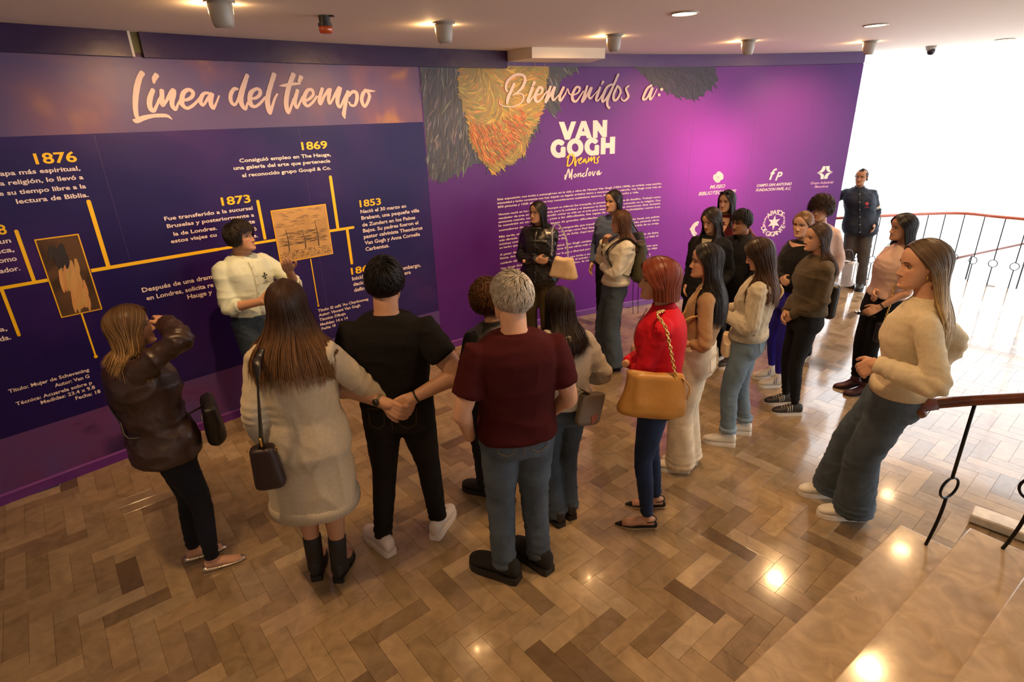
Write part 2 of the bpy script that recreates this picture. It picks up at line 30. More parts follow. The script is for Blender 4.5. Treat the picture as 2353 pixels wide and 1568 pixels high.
BARS=[[[3.146,1.938],[3.136,1.467],0.026,0],[[2.482,1.462],[2.786,1.462],0.022,0],[[3.035,1.474],[3.888,1.474],0.025,0],[[2.715,1.802],[2.713,1.468],0.021,0],[[2.546,1.456],[2.537,1.138],0.019,0],[[3.814,1.474],[4.354,1.474],0.021,0],[[4.272,1.807],[4.267,1.492],0.024,0],[[4.846,1.478],[5.074,1.478],0.024,0],[[4.929,1.943],[4.921,1.491],0.028,0],[[5.01,1.465],[5.014,1.15],0.027,0],[[2.907,1.19],[2.901,0.86],0.011,1],[[4.629,1.259],[4.627,0.818],0.009,1]]
PATCH={"grey":[[5.922,2.87],[7.786,2.898],[7.76,2.821],[7.538,2.736],[7.565,2.607],[7.537,2.455],[7.481,2.368],[7.37,2.48],[7.275,2.408],[7.255,2.242],[7.125,2.137],[7.083,2.005],[6.914,1.926],[6.832,1.931],[6.681,1.821],[6.565,1.949],[6.433,1.936],[6.195,1.846],[6.09,1.799],[5.922,1.855]],"ochre":[[6.375,2.879],[7.413,2.894],[7.344,2.609],[7.332,2.502],[7.228,2.287],[7.125,2.137],[7.083,2.005],[6.681,1.821],[6.517,2.016],[6.422,2.149],[6.423,2.315],[6.348,2.518],[6.324,2.714]],"orange":[[6.435,2.335],[6.69,2.306],[7.068,2.443],[7.146,2.29],[7.004,2.121],[6.78,1.979],[6.615,1.901],[6.509,2.06],[6.415,2.191]],"dark":[[8.481,2.887],[9.11,2.899],[9.582,2.882],[9.661,2.717],[9.498,2.576],[9.384,2.516],[9.142,2.541],[8.774,2.682]]}

# ---------------------------------------------------------------- materials
MATS={}
def srgb(r,g,b):
    f=lambda c:(c/255/12.92) if c/255<=.04045 else ((c/255+.055)/1.055)**2.4
    return (f(r),f(g),f(b))
def mat(name,col,rough=.6,metal=0.0,noise=0.0,nscale=20.0,bump=0.0,bscale=80.0,spec=.5,attr=None,stretch=None,sheen=0,coat=0,emis=None,coords='Object',alpha=None):
    if name in MATS: return MATS[name]
    m=bpy.data.materials.new(name); m.use_nodes=True; nt=m.node_tree; n=nt.nodes; L=nt.links
    b=n['Principled BSDF']; b.inputs['Roughness'].default_value=rough; b.inputs['Metallic'].default_value=metal
    b.inputs['Specular IOR Level'].default_value=spec
    b.inputs['Base Color'].default_value=(*col,1)
    if sheen: b.inputs['Sheen Weight'].default_value=sheen
    if coat: b.inputs['Coat Weight'].default_value=coat
    if emis: b.inputs['Emission Color'].default_value=(*emis[0],1); b.inputs['Emission Strength'].default_value=emis[1]
    tc=n.new('ShaderNodeTexCoord'); vec=tc.outputs[coords]
    if stretch:
        mp=n.new('ShaderNodeMapping'); mp.inputs['Scale'].default_value=stretch; L.new(vec,mp.inputs[0]); vec=mp.outputs[0]
    src=None
    if attr:
        a=n.new('ShaderNodeAttribute'); a.attribute_name=attr; src=a.outputs['Color']
    if noise:
        t=n.new('ShaderNodeTexNoise'); t.inputs['Scale'].default_value=nscale; t.inputs['Detail'].default_value=4; L.new(vec,t.inputs['Vector'])
        r=n.new('ShaderNodeMapRange'); r.inputs[1].default_value=.3; r.inputs[2].default_value=.7; r.inputs[3].default_value=1-noise; r.inputs[4].default_value=1+noise; L.new(t.outputs[0],r.inputs[0])
        mx=n.new('ShaderNodeVectorMath'); mx.operation='SCALE'
        if src: L.new(src,mx.inputs[0])
        else: mx.inputs[0].default_value=col
        L.new(r.outputs[0],mx.inputs['Scale']); src=mx.outputs[0]
    if src: L.new(src,b.inputs['Base Color'])
    if bump:
        t=n.new('ShaderNodeTexNoise'); t.inputs['Scale'].default_value=bscale; t.inputs['Detail'].default_value=3; L.new(vec,t.inputs['Vector'])
        bp=n.new('ShaderNodeBump'); bp.inputs['Strength'].default_value=bump; bp.inputs['Distance'].default_value=.01; L.new(t.outputs[0],bp.inputs['Height']); L.new(bp.outputs[0],b.inputs['Normal'])
    MATS[name]=m; return m
def marble(name,flag,tone=(.46,.37,.27)):
    m=bpy.data.materials.new(name); m.use_nodes=True; nt=m.node_tree; n=nt.nodes; L=nt.links; b=n['Principled BSDF']
    g=n.new('ShaderNodeNewGeometry'); oi=n.new('ShaderNodeObjectInfo')
    if flag=='attr': a=n.new('ShaderNodeAttribute'); a.attribute_name='Col'; base=a.outputs['Color']
    elif flag=='obj': base=oi.outputs['Color']
    else: v=n.new('ShaderNodeRGB'); v.outputs[0].default_value=(*tone,1); base=v.outputs[0]
    t=n.new('ShaderNodeTexNoise'); t.inputs['Scale'].default_value=9; t.inputs['Detail'].default_value=6; t.inputs['Distortion'].default_value=1.2; L.new(g.outputs['Position'],t.inputs['Vector'])
    r=n.new('ShaderNodeMapRange'); r.inputs[1].default_value=.3; r.inputs[2].default_value=.72; r.inputs[3].default_value=.8; r.inputs[4].default_value=1.18; L.new(t.outputs[0],r.inputs[0])
    # sparse dark fossils and pits
    v=n.new('ShaderNodeTexVoronoi'); v.inputs['Scale'].default_value=26; v.feature='DISTANCE_TO_EDGE'
    t2=n.new('ShaderNodeTexNoise'); t2.inputs['Scale'].default_value=5; L.new(g.outputs['Position'],t2.inputs['Vector'])
    mx=n.new('ShaderNodeVectorMath'); mx.operation='MULTIPLY_ADD'; L.new(t2.outputs['Color'],mx.inputs[0]); mx.inputs[1].default_value=(.5,.5,.5); L.new(g.outputs['Position'],mx.inputs[2]); L.new(mx.outputs[0],v.inputs['Vector'])
    t3=n.new('ShaderNodeTexNoise'); t3.inputs['Scale'].default_value=6.5; t3.inputs['Detail'].default_value=2; L.new(g.outputs['Position'],t3.inputs['Vector'])
    r3=n.new('ShaderNodeMapRange'); r3.inputs[1].default_value=.6; r3.inputs[2].default_value=.68; L.new(t3.outputs[0],r3.inputs[0])
    r2=n.new('ShaderNodeMapRange'); r2.inputs[1].default_value=.0; r2.inputs[2].default_value=.035; r2.inputs[3].default_value=.62; r2.inputs[4].default_value=1.; L.new(v.outputs[0],r2.inputs[0])
    mxx=n.new('ShaderNodeMix'); mxx.inputs[2].default_value=1; L.new(r3.outputs[0],mxx.inputs[0]); L.new(r2.outputs[0],mxx.inputs[3])
    mu=n.new('ShaderNodeMath'); mu.operation='MULTIPLY'; L.new(r.outputs[0],mu.inputs[0]); L.new(mxx.outputs[0],mu.inputs[1])
    s=n.new('ShaderNodeVectorMath'); s.operation='SCALE'; L.new(base,s.inputs[0]); L.new(mu.outputs[0],s.inputs['Scale']); L.new(s.outputs[0],b.inputs['Base Color'])
    rr=n.new('ShaderNodeMapRange'); rr.inputs[3].default_value=.08; rr.inputs[4].default_value=.20; L.new(t3.outputs[0],rr.inputs[0]); L.new(rr.outputs[0],b.inputs['Roughness'])
    b.inputs['Specular IOR Level'].default_value=.6; b.inputs['Coat Weight'].default_value=.35; b.inputs['Coat Roughness'].default_value=.06
    return m
# ---------------------------------------------------------------- mesh helpers
def link(o,parent=None):
    COL.objects.link(o)
    if parent is not None: o.parent=parent
    return o
def mesh_obj(name,V,F,m=None,parent=None,smooth=False,uv=None,col=None,mats=None,midx=None):
    me=bpy.data.meshes.new(name); me.from_pydata([tuple(map(float,v)) for v in V],[],[tuple(map(int,f)) for f in F]); me.update()
    if m: me.materials.append(m)
    if mats:
        for k in mats: me.materials.append(k)
        if midx is not None: me.polygons.foreach_set('material_index',list(midx))
    if smooth: me.polygons.foreach_set('use_smooth',[True]*len(me.polygons))
    if uv is not None:
        l=me.uv_layers.new(name='UVMap'); li=np.empty(len(me.loops),int); me.loops.foreach_get('vertex_index',li)
        l.data.foreach_set('uv',np.asarray(uv,float)[li].ravel())
    if col is not None:
        a=me.color_attributes.new('Col','FLOAT_COLOR','POINT'); c=np.ones((len(me.vertices),4)); c[:,:3]=col; a.data.foreach_set('color',c.ravel())
    return link(bpy.data.objects.new(name,me),parent)
def tag(o,label=None,cat=None,group=None,kind=None):
    if label: o['label']=label
    if cat: o['category']=cat
    if group: o['group']=group
    if kind: o['kind']=kind
    return o
def empty(name,loc=(0,0,0),rz=0,parent=None):
    o=bpy.data.objects.new(name,None); o.empty_display_size=.1; o.location=loc; o.rotation_euler=(0,0,rz); return link(o,parent)
class MB:
    def __init__(s): s.V=[]; s.F=[]; s.C=[]
    def add(s,V,F,c=None):
        k=len(s.V); s.V+= [tuple(map(float,v)) for v in V]; s.F+=[tuple(int(i)+k for i in f) for f in F]; s.C+=[c if c is not None else (1,1,1)]*len(V); return s
    def box(s,c,d,R=None,col=None):
        x,y,z=[q/2 for q in d]; P=np.array([(a*x,b*y,e*z) for a in(-1,1) for b in(-1,1) for e in(-1,1)])
        if R is not None: P=P@np.array(R).T
        s.add(P+np.array(c),[(0,1,3,2),(4,6,7,5),(0,4,5,1),(2,3,7,6),(0,2,6,4),(1,5,7,3)],col); return s
    def tube(s,pts,rad,n=10,cap=True,col=None,closed=False):
        V,F=tube(pts,rad,n,cap,closed); s.add(V,F,col); return s
    def obj(s,name,m,parent=None,smooth=False,usecol=False): return mesh_obj(name,s.V,s.F,m,parent,smooth,col=np.array(s.C) if usecol else None)
def nrm(v):
    v=np.asarray(v,float); return v/(np.linalg.norm(v)+1e-12)
def tube(pts,rad,n=10,cap=True,closed=False,up=None,flat=1.0):
    """tube through pts; rad scalar, list, or list of (rx,ry) along side / up"""
    P=np.asarray(pts,float); K=len(P)
    if np.isscalar(rad): rad=[rad]*K
    T=np.gradient(P,axis=0) if not closed else np.roll(P,-1,0)-np.roll(P,1,0)
    T/= (np.linalg.norm(T,axis=1)[:,None]+1e-12)
    u=np.array(up if up is not None else (0,0,1.),float)
    if abs(u@T[0])>.95: u=np.array((0,1.,0)) if abs(T[0][1])<.9 else np.array((1.,0,0))
    V=[]
    a=np.linspace(0,2*np.pi,n,endpoint=False); ca,sa=np.cos(a),np.sin(a)
    for i in range(K):
        s_=nrm(np.cross(T[i],u)); u2=np.cross(s_,T[i]); u=u2 if up is None else u
        r=rad[i]; rx,ry=(r if hasattr(r,'__len__') else (r,r*flat))
        V.append(P[i]+np.outer(ca*rx,s_)+np.outer(sa*ry,u2))
    V=np.concatenate(V); F=[]
    for i in range(K if closed else K-1):
        j=(i+1)%K
        for k in range(n): F.append((i*n+k,i*n+(k+1)%n,j*n+(k+1)%n,j*n+k))
    if cap and not closed: F.append(tuple(range(n))[::-1]); F.append(tuple((K-1)*n+k for k in range(n)))
    return V,F
def catmull(P,m=6,closed=False):
    P=np.asarray(P,float); K=len(P)
    if closed: Q=np.vstack([P[-1],P,P[:2]])
    else: Q=np.vstack([2*P[0]-P[1],P,2*P[-1]-P[-2]])
    out=[]
    for i in range(1,len(Q)-2):
        p0,p1,p2,p3=Q[i-1],Q[i],Q[i+1],Q[i+2]
        for t in np.arange(m)/m: out.append(.5*((2*p1)+(-p0+p2)*t+(2*p0-5*p1+4*p2-p3)*t*t+(-p0+3*p1-3*p2+p3)*t**3))
    if not closed: out.append(Q[-2])
    return np.array(out)
# ---------------------------------------------------------------- the curved wall
_A=np.linspace(-2.0,WALL_L,400); _B=np.polyval(WALL_C,_A); _e=np.array(WALL_E); _n=np.array([-_e[1],_e[0]])
_XY=np.array(WALL_O)+_A[:,None]*_e+_B[:,None]*_n; _S=np.r_[0,np.cumsum(np.hypot(*np.diff(_XY,axis=0).T))]; S_END=_S[-1]
_T=np.gradient(_XY,axis=0); _T/=np.linalg.norm(_T,axis=1)[:,None]; _N=np.c_[_T[:,1],-_T[:,0]]    # towards the room
def WP(s,z,off=0.0):
    s=np.asarray(s,float); z=np.asarray(z,float)
    x=np.interp(s,_S,_XY[:,0]); y=np.interp(s,_S,_XY[:,1]); nx=np.interp(s,_S,_N[:,0]); ny=np.interp(s,_S,_N[:,1])
    ex=np.minimum(s-0,0); x=x+ex*_T[0,0]; y=y+ex*_T[0,1]
    return np.stack([x+nx*off,y+ny*off,z+0*s],-1)
def strip(name,s0,s1,z0,z1,off,m,parent=None,th=.002,zn=1):
    k=max(2,int((s1-s0)/.12)+1); S=np.linspace(s0,s1,k); Z=np.linspace(z0,z1,zn+1); V=[];UV=[]
    for z in Z: V.append(WP(S,z,off)); UV.append(np.c_[S,np.full(k,z)])
    nf=len(V)*k; V.append(WP(S,z0,off-th)); V.append(WP(S,z1,off-th)); UV.append(np.c_[S,np.full(k,z0)]); UV.append(np.c_[S,np.full(k,z1)])
    V=np.concatenate(V); UV=np.concatenate(UV); F=[]
    for j in range(zn):
        for i in range(k-1): F.append((j*k+i,j*k+i+1,(j+1)*k+i+1,(j+1)*k+i))
    b0=nf; b1=nf+k; t0=zn*k
    for i in range(k-1):
        F.append((i,b0+i,b0+i+1,i+1)); F.append((t0+i,t0+i+1,b1+i+1,b1+i)); F.append((b0+i,b1+i,b1+i+1,b0+i+1))
    F.append((0,t0,b1,b0)); F.append((k-1,b0+k-1,b1+k-1,t0+k-1))
    return mesh_obj(name,V,F,m,parent,uv=UV)
def mural_mat(name,base,alt,scale,rough=.38,radial=None,stretch=(1,1,1),sharp=(.42,.62)):
    m=bpy.data.materials.new(name); m.use_nodes=True; nt=m.node_tree; n=nt.nodes; L=nt.links; b=n['Principled BSDF']
    tc=n.new('ShaderNodeTexCoord'); mp=n.new('ShaderNodeMapping'); mp.inputs['Scale'].default_value=stretch; L.new(tc.outputs['UV'],mp.inputs[0])
    t=n.new('ShaderNodeTexNoise'); t.inputs['Scale'].default_value=scale; t.inputs['Detail'].default_value=3; t.inputs['Distortion'].default_value=.6; L.new(mp.outputs[0],t.inputs['Vector'])
    cr=n.new('ShaderNodeValToRGB'); e=cr.color_ramp.elements; e[0].position=sharp[0]; e[0].color=(*base,1); e[1].position=sharp[1]; e[1].color=(*alt[0],1)
    for i,c in enumerate(alt[1:]):
        q=cr.color_ramp.elements.new(min(.99,sharp[1]+.1*(i+1))); q.color=(*c,1)
    L.new(t.outputs[0],cr.inputs[0]); src=cr.outputs[0]
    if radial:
        for (cs,cz,rad,colr) in radial:   # soft radial gradient spots mixed into the base colour
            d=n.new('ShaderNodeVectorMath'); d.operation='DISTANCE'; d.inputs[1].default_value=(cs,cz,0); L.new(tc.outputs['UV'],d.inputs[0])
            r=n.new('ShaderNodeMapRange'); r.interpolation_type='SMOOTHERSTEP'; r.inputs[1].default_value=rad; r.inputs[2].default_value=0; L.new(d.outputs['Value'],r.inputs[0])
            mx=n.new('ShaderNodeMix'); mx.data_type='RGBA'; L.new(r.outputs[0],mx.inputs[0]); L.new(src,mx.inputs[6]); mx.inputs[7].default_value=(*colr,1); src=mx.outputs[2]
    L.new(src,b.inputs['Base Color']); b.inputs['Roughness'].default_value=rough; b.inputs['Specular IOR Level'].default_value=.26
    t2=n.new('ShaderNodeTexNoise'); t2.inputs['Scale'].default_value=3; L.new(tc.outputs['UV'],t2.inputs['Vector'])
    bp=n.new('ShaderNodeBump'); bp.inputs['Strength'].default_value=.25; bp.inputs['Distance'].default_value=.02; L.new(t2.outputs[0],bp.inputs['Height']); L.new(bp.outputs[0],b.inputs['Normal'])
    return m
S_SEAM=5.912; S_BEAM=float(np.interp(0.024,_XY[:,0],_S))
M_white=mat('print_white',srgb(238,222,220),.5); M_white_shaded=mat('print_white_shaded',srgb(208,184,180),.5); M_yel=mat('print_yellow',srgb(245,196,0),.45); M_pink=mat('print_pink',srgb(214,160,205),.5)  # title strokes: white print darkened in its colour for weaker light near the ceiling
M_wall=mat('plaster_white',(.78,.74,.68),.8,bump=.1,bscale=30)
wall=strip('wall_back',0,S_END,0,3.0,-.012,mat('wall_purple',srgb(70,30,96),.5),None,th=.2,zn=1); tag(wall,kind='structure')
LIL=srgb(104,84,132); LILB=srgb(150,112,92)
pan=strip('vinyl_panel',0.0,S_SEAM,2.37,2.85,0,mural_mat('mural_clouds',srgb(92,78,122),[srgb(118,86,112),srgb(166,120,86)],1.5,sharp=(.45,.58)),wall,.01)
pan=strip('vinyl_panel',0.0,S_SEAM,.467,2.37,0.001,mural_mat('mural_night',srgb(28,15,84),[srgb(46,22,92),srgb(66,28,98)],.9,sharp=(.42,.6)),wall,.01,zn=2)
pan=strip('vinyl_panel',0.0,S_SEAM,.075,.467,0,mural_mat('mural_clouds_low',srgb(88,66,128),[srgb(100,58,110),srgb(58,36,78)],1.9,sharp=(.42,.6)),wall,.01)
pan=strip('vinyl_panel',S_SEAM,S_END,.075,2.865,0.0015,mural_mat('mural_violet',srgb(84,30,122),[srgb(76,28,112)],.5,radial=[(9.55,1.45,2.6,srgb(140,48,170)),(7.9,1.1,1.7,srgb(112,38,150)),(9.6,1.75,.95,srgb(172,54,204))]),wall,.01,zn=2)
tag(strip('fascia',0,3.62,2.845,3.0,.05,mat('fascia_dark',srgb(44,14,66),.32,bump=.3,bscale=6,spec=.28),wall,.06))
strip('fascia',3.69,S_BEAM,2.845,3.0,.05,MATS['fascia_dark'],wall,.06)
strip('fascia_end',3.62,3.635,2.845,3.0,.052,mat('board_edge',(.6,.55,.5),.6),wall,.06)
strip('exposed_board',3.635,3.69,2.875,3.0,.004,mat('board_green',srgb(112,112,84),.8),wall,.01)
strip('vinyl_panel',S_BEAM,S_END,2.87,3.0,0.006,mat('vinyl_top',srgb(72,30,104),.35,bump=.3,bscale=5),wall,.012)
bb=strip('baseboard_back',0,S_END,0.0,.075,.012,mat('baseboard_purple',srgb(96,40,130),.22,coat=.5),wall,.02)
strip('bead',0,S_END,.068,.08,.016,mat('bead_gloss',srgb(140,80,170),.15,coat=.6),wall,.02)
M_seam=mat('seam_line',srgb(96,70,120),.4)
for s_,z0_,z1_ in ((3.28,1.5,2.36),(4.71,.5,2.36),(6.75,.1,2.8),(7.62,.1,2.84),(8.49,.1,2.84),(9.36,.1,2.84),(10.23,.1,2.84),(10.95,.1,2.84)): strip('vinyl_seam',s_,s_+.0016,z0_,z1_,.0024,M_seam,wall,.001)
# ---- lettering
_txt={}
def text_mesh(body,bold=True,ital=False):
    k=(body,bold,ital)
    if k in _txt: return _txt[k]
    c=bpy.data.curves.new('t','FONT'); c.body=body; c.size=1; c.resolution_u=2 if len(body)>8 else 4
    c.offset=.022 if bold else .006; c.shear=.28 if ital else 0
    o=bpy.data.objects.new('t',c); COL.objects.link(o); dg=bpy.context.evaluated_depsgraph_get(); me=o.evaluated_get(dg).to_mesh()
    V=np.array([v.co[:] for v in me.vertices]).reshape(-1,3); F=[tuple(p.vertices) for p in me.polygons]
    o.to_mesh_clear() if hasattr(o,'to_mesh_clear') else None
    bpy.data.objects.remove(o); bpy.data.curves.remove(c); _txt[k]=(V,F); return V,F
CAPH=text_mesh('H')[0][:,1].max()
blocks={}
def blk(name,col): return blocks.setdefault((name,col),MB())
for b,s,s0,s1,z0,z1,h,c,st in TEXTS:
    V,F=text_mesh(s,True,st=='i'); x0,x1=V[:,0].min(),V[:,0].max(); u=(V[:,0]-x0)/(x1-x0)
    P=WP(s0+u*(s1-s0),(z0+z1)/2+V[:,1]/CAPH*h,.004); blk(b,c).add(P,F)
rc=RING_C
for l,s,z in RING:
    V,F=text_mesh(l,True,False); V=V.copy(); V[:,0]-=(V[:,0].min()+V[:,0].max())/2; V[:,1]-=CAPH/2; V=V/CAPH*.062
    ds,dz=s-rc[0],z-rc[1]; a=-math.atan2(ds,dz) if dz>-.02 and l in 'APSO' and z>rc[1] else math.atan2(ds,-dz)
    ca,sa=math.cos(a),math.sin(a); blk('ring','w').add(WP(s+V[:,0]*ca-V[:,1]*sa,z+V[:,0]*sa+V[:,1]*ca,.004),F)
def ribbon(mb,pts,kx,kz,off,m=5,col=None,rough=0.0):
    P=catmull([(s/kx,z/kz,w) for s,z,w in pts],m); C=P[:,:2]; w=np.maximum(P[:,2],.15 if kx<.5 else .0004)
    T=np.gradient(C,axis=0); T/=np.linalg.norm(T,axis=1)[:,None]+1e-9; N=np.c_[-T[:,1],T[:,0]]
    if rough: w=w*(1+rough*RNG.standard_normal(len(w)))
    Lf=C+N*w[:,None]; Rt=C-N*w[:,None]; k=len(C)
    V=np.vstack([WP(Lf[:,0]*kx,Lf[:,1]*kz,off),WP(Rt[:,0]*kx,Rt[:,1]*kz,off)]); F=[(i,k+i,k+i+1,i+1) for i in range(k-1)]
    for e,t in ((0,-1),(k-1,1)):   # round end
        a=np.linspace(0,np.pi,6)[1:-1]; Q=C[e]+w[e]*.6*t*np.outer(np.sin(a),T[e])+w[e]*np.outer(np.cos(a),N[e])
        b0=len(V); V=np.vstack([V,WP(Q[:,0]*kx,Q[:,1]*kz,off)]); f=[e]+list(range(b0,b0+4))+[k+e]; F.append(tuple(f) if t>0 else tuple(f[::-1]))
    mb.add(V,F,col)
for i,(nm,kx,kz,c,pts) in enumerate(STROKES): ribbon(blk(nm,c),pts,kx,kz,.004+.0004*(i%5)+(.003 if nm=='dreams' else .010 if nm=='bienvenidos' else 0),rough=.03 if nm in('linea','bienvenidos') else 0)
for nm,c,pts in POLYS:
    tr=tessellate_polygon([[Vector((s,z,0)) for s,z in pts]]); P=WP([p[0] for p in pts],[p[1] for p in pts],.0045); blk(nm,c).add(P,tr)
for i,(p,q,w,dot) in enumerate(BARS):
    mb=blk('timeline','y'); o=.0042+.0002*(i%3)
    if abs(p[0]-q[0])>abs(p[1]-q[1]):
        z=(p[1]+q[1])/2; S=np.linspace(p[0],q[0],8); k=8; V=np.vstack([WP(S,z-w/2,o),WP(S,z+w/2,o)]); mb.add(V,[(j,j+1,k+j+1,k+j) for j in range(k-1)])
    else:
        s=(p[0]+q[0])/2; zt,zb=max(p[1],q[1]),min(p[1],q[1]); mb.add(WP([s-w/2,s+w/2,s+w/2,s-w/2],[zb,zb,zt,zt],o),[(0,1,2,3)])
        e=zb if (dot or i in (4,9)) else zt; r=w*(1.1 if dot else .5); a=np.linspace(0,2*np.pi,14,endpoint=False)
        mb.add(WP(s+r*np.cos(a),e+r*np.sin(a),o),[tuple(range(14))])
    if i==7: a=np.linspace(0,2*np.pi,14,endpoint=False); mb.add(WP(q[0]+.012*np.cos(a),z+.012*np.sin(a),o),[tuple(range(14))])
for (nm,c),mb in blocks.items(): mb.obj('lettering' if nm not in('timeline','star','grupo','quatrefoil','ringbar','arclogo') else ('timeline_bar' if nm=='timeline' else 'emblem'),M_white_shaded if nm in('linea','bienvenidos') else {'w':M_white,'y':M_yel,'p':M_pink}[c],wall)
mb=MB()   # thin lines of the quatrefoil emblem
for a,b in (((9.745,1.535),(9.80,1.535)),((9.745,1.592),(9.80,1.592)),((9.752,1.525),(9.752,1.60)),((9.795,1.525),(9.795,1.60))):
    w=.0012; mb.add(WP([a[0]-w,b[0]+w,b[0]+w,a[0]-w],[a[1]-w,a[1]-w,b[1]+w,b[1]+w],.0056),[(0,1,2,3)])
mb.obj('emblem_line',M_pink,wall)
# ---- painterly patches (plain brushwork)
def pip(x,z,poly):
    r=False; k=len(poly); j=k-1
    for i in range(k):
        if (poly[i][1]>z)!=(poly[j][1]>z) and x<(poly[j][0]-poly[i][0])*(z-poly[i][1])/(poly[j][1]-poly[i][1])+poly[i][0]: r=not r
        j=i
    return r
def brush(mb,poly,n,cols,ang,ln,w,off,base=None):
    P=np.array(poly); lo=P.min(0); hi=P.max(0)
    if base is not None:
        g=.03
        for s in np.arange(lo[0],hi[0],g):
            for z in np.arange(lo[1],hi[1],g):
                if pip(s+g/2,z+g/2,poly): mb.add(WP([s,s+g,s+g,s],[z,z,z+g,z+g],off),[(0,1,2,3)],base)
    k=0;t=0
    while k<n and t<n*20:
        t+=1; s=random.uniform(lo[0],hi[0]); z=random.uniform(lo[1],hi[1])
        if not pip(s,z,poly): continue
        k+=1; a=ang(s,z)+random.gauss(0,.22); l=ln*random.uniform(.5,1.3); c=random.choice(cols); c=tuple(q*random.uniform(.8,1.25) for q in c); ww=w*random.uniform(.5,1.3)
        dx,dz=math.cos(a)*l/2,math.sin(a)*l/2; b=random.uniform(-.3,.3)*l/2
        pts=[(s-dx,z-dz,ww*.3),(s-dx*.3-dz*b,z-dz*.3+b*dx,ww),(s+dx*.4,z+dz*.4,ww*.9),(s+dx,z+dz,ww*.15)]
        pts=[p for p in pts if p[1]<2.86]
        if len(pts)>2: ribbon(mb,pts,1,1,off+.001+.0015*random.random(),2,c)
mb=MB()
brush(mb,PATCH['grey'],800,[srgb(62,60,72),srgb(90,86,92),srgb(44,40,52),srgb(118,112,112),srgb(72,66,62)],lambda s,z:1.5+.5*(s-6.5),.14,.007,.003,srgb(58,56,66))
brush(mb,PATCH['ochre'],700,[srgb(168,138,50),srgb(140,124,58),srgb(188,152,60),srgb(118,110,52),srgb(160,120,60)],lambda s,z:1.2+2.2*math.sin(3*s+2*z),.11,.008,.006,srgb(146,122,54))
brush(mb,PATCH['orange'],300,[srgb(186,98,36),srgb(160,80,34),srgb(200,122,44),srgb(140,96,40)],lambda s,z:1.9+1.2*(s-6.4),.09,.006,.009)
brush(mb,PATCH['dark'],220,[srgb(40,30,56),srgb(54,42,66),srgb(30,24,40)],lambda s,z:2.4,.12,.008,.003,srgb(44,32,60))
mb.obj('painted_patch',mat('paint_daubs',(1,1,1),.45,attr='Col'),wall,usecol=True)
# ---- two framed picture stand-ins printed on the mural
for i,fr in enumerate(FRAMES):
    s0=(fr[0][0]+fr[3][0])/2; s1=(fr[1][0]+fr[2][0])/2; z1=fr[0][1]; z0=(fr[2][1]+fr[3][1])/2
    pic=strip('picture',s0,s1,z0,z1,.006,mat('frame_yellow',srgb(236,180,24),.5),wall,.005)
    e=.008; m=mural_mat('picture_tan',srgb(176,140,92),[srgb(196,158,104)],5,rough=.6) if i else mural_mat('picture_brown',srgb(60,42,30),[srgb(92,66,44)],4,rough=.6)
    strip('picture_sheet',s0+e,s1-e,z0+e,z1-e,.0075,m,pic,.002)
    mb=MB(); w=s1-s0; h=z1-z0
    if i==0:
        for k in range(60):   # plain vertical daubs, pale mass low, dark mass above
            u=random.gauss(.55,.11); v=random.uniform(.12,.62) ; ribbon(mb,[(s0+u*w-.008,z0+v*h-.06,.004),(s0+u*w,z0+v*h,.012),(s0+u*w+.006,z0+min(v*h+.08,h*.7),.004)],1,1,.009+.001*random.random(),3,tuple(q*random.uniform(.85,1.15) for q in srgb(196,146,86)))
        for k in range(26):
            u=random.gauss(.42,.07); v=random.uniform(.66,.84); ribbon(mb,[(s0+u*w-.01,z0+v*h-.04,.005),(s0+u*w,z0+v*h,.014),(s0+u*w+.01,z0+v*h+.04,.005)],1,1,.0101+.001*random.random(),3,tuple(q*random.uniform(.7,1.2) for q in srgb(44,36,30)))
    else:
        dk=srgb(84,66,46)
        for k in range(150):
            u=random.uniform(.03,.97); v=random.uniform(.04,.2); ribbon(mb,[(s0+u*w-.006,z0+v*h,.001),(s0+u*w,z0+v*h+.003,.002),(s0+u*w+.006,z0+v*h,.001)],1,1,.009,2,tuple(q*random.uniform(.8,1.6) for q in dk))
        for k in range(90):
            u=random.uniform(.1,.9); v=random.uniform(.3,.55); ribbon(mb,[(s0+u*w-.03,z0+v*h,.0008),(s0+u*w,z0+v*h+.004,.002),(s0+u*w+.03,z0+v*h+.001,.0008)],1,1,.009,2,tuple(q*random.uniform(.8,1.5) for q in dk))
        for k in range(30):
            u=random.uniform(.06,.94); v=random.uniform(.66,.95); ribbon(mb,[(s0+u*w-.04,z0+v*h,.001),(s0+u*w,z0+v*h+.008,.004),(s0+u*w+.03,z0+v*h-.004,.001)],1,1,.009,2,srgb(150,118,80))
        for u,v,hh in ((.2,.22,.4),(.75,.22,.5),(.5,.22,.3)): ribbon(mb,[(s0+u*w,z0+v*h,.006),(s0+u*w+.004,z0+(v+hh*.5)*h,.004),(s0+u*w-.004,z0+(v+hh)*h,.002)],1,1,.0095,4,srgb(90,72,50))
    mb.obj('picture_mark',MATS['paint_daubs'],pic,usecol=True)
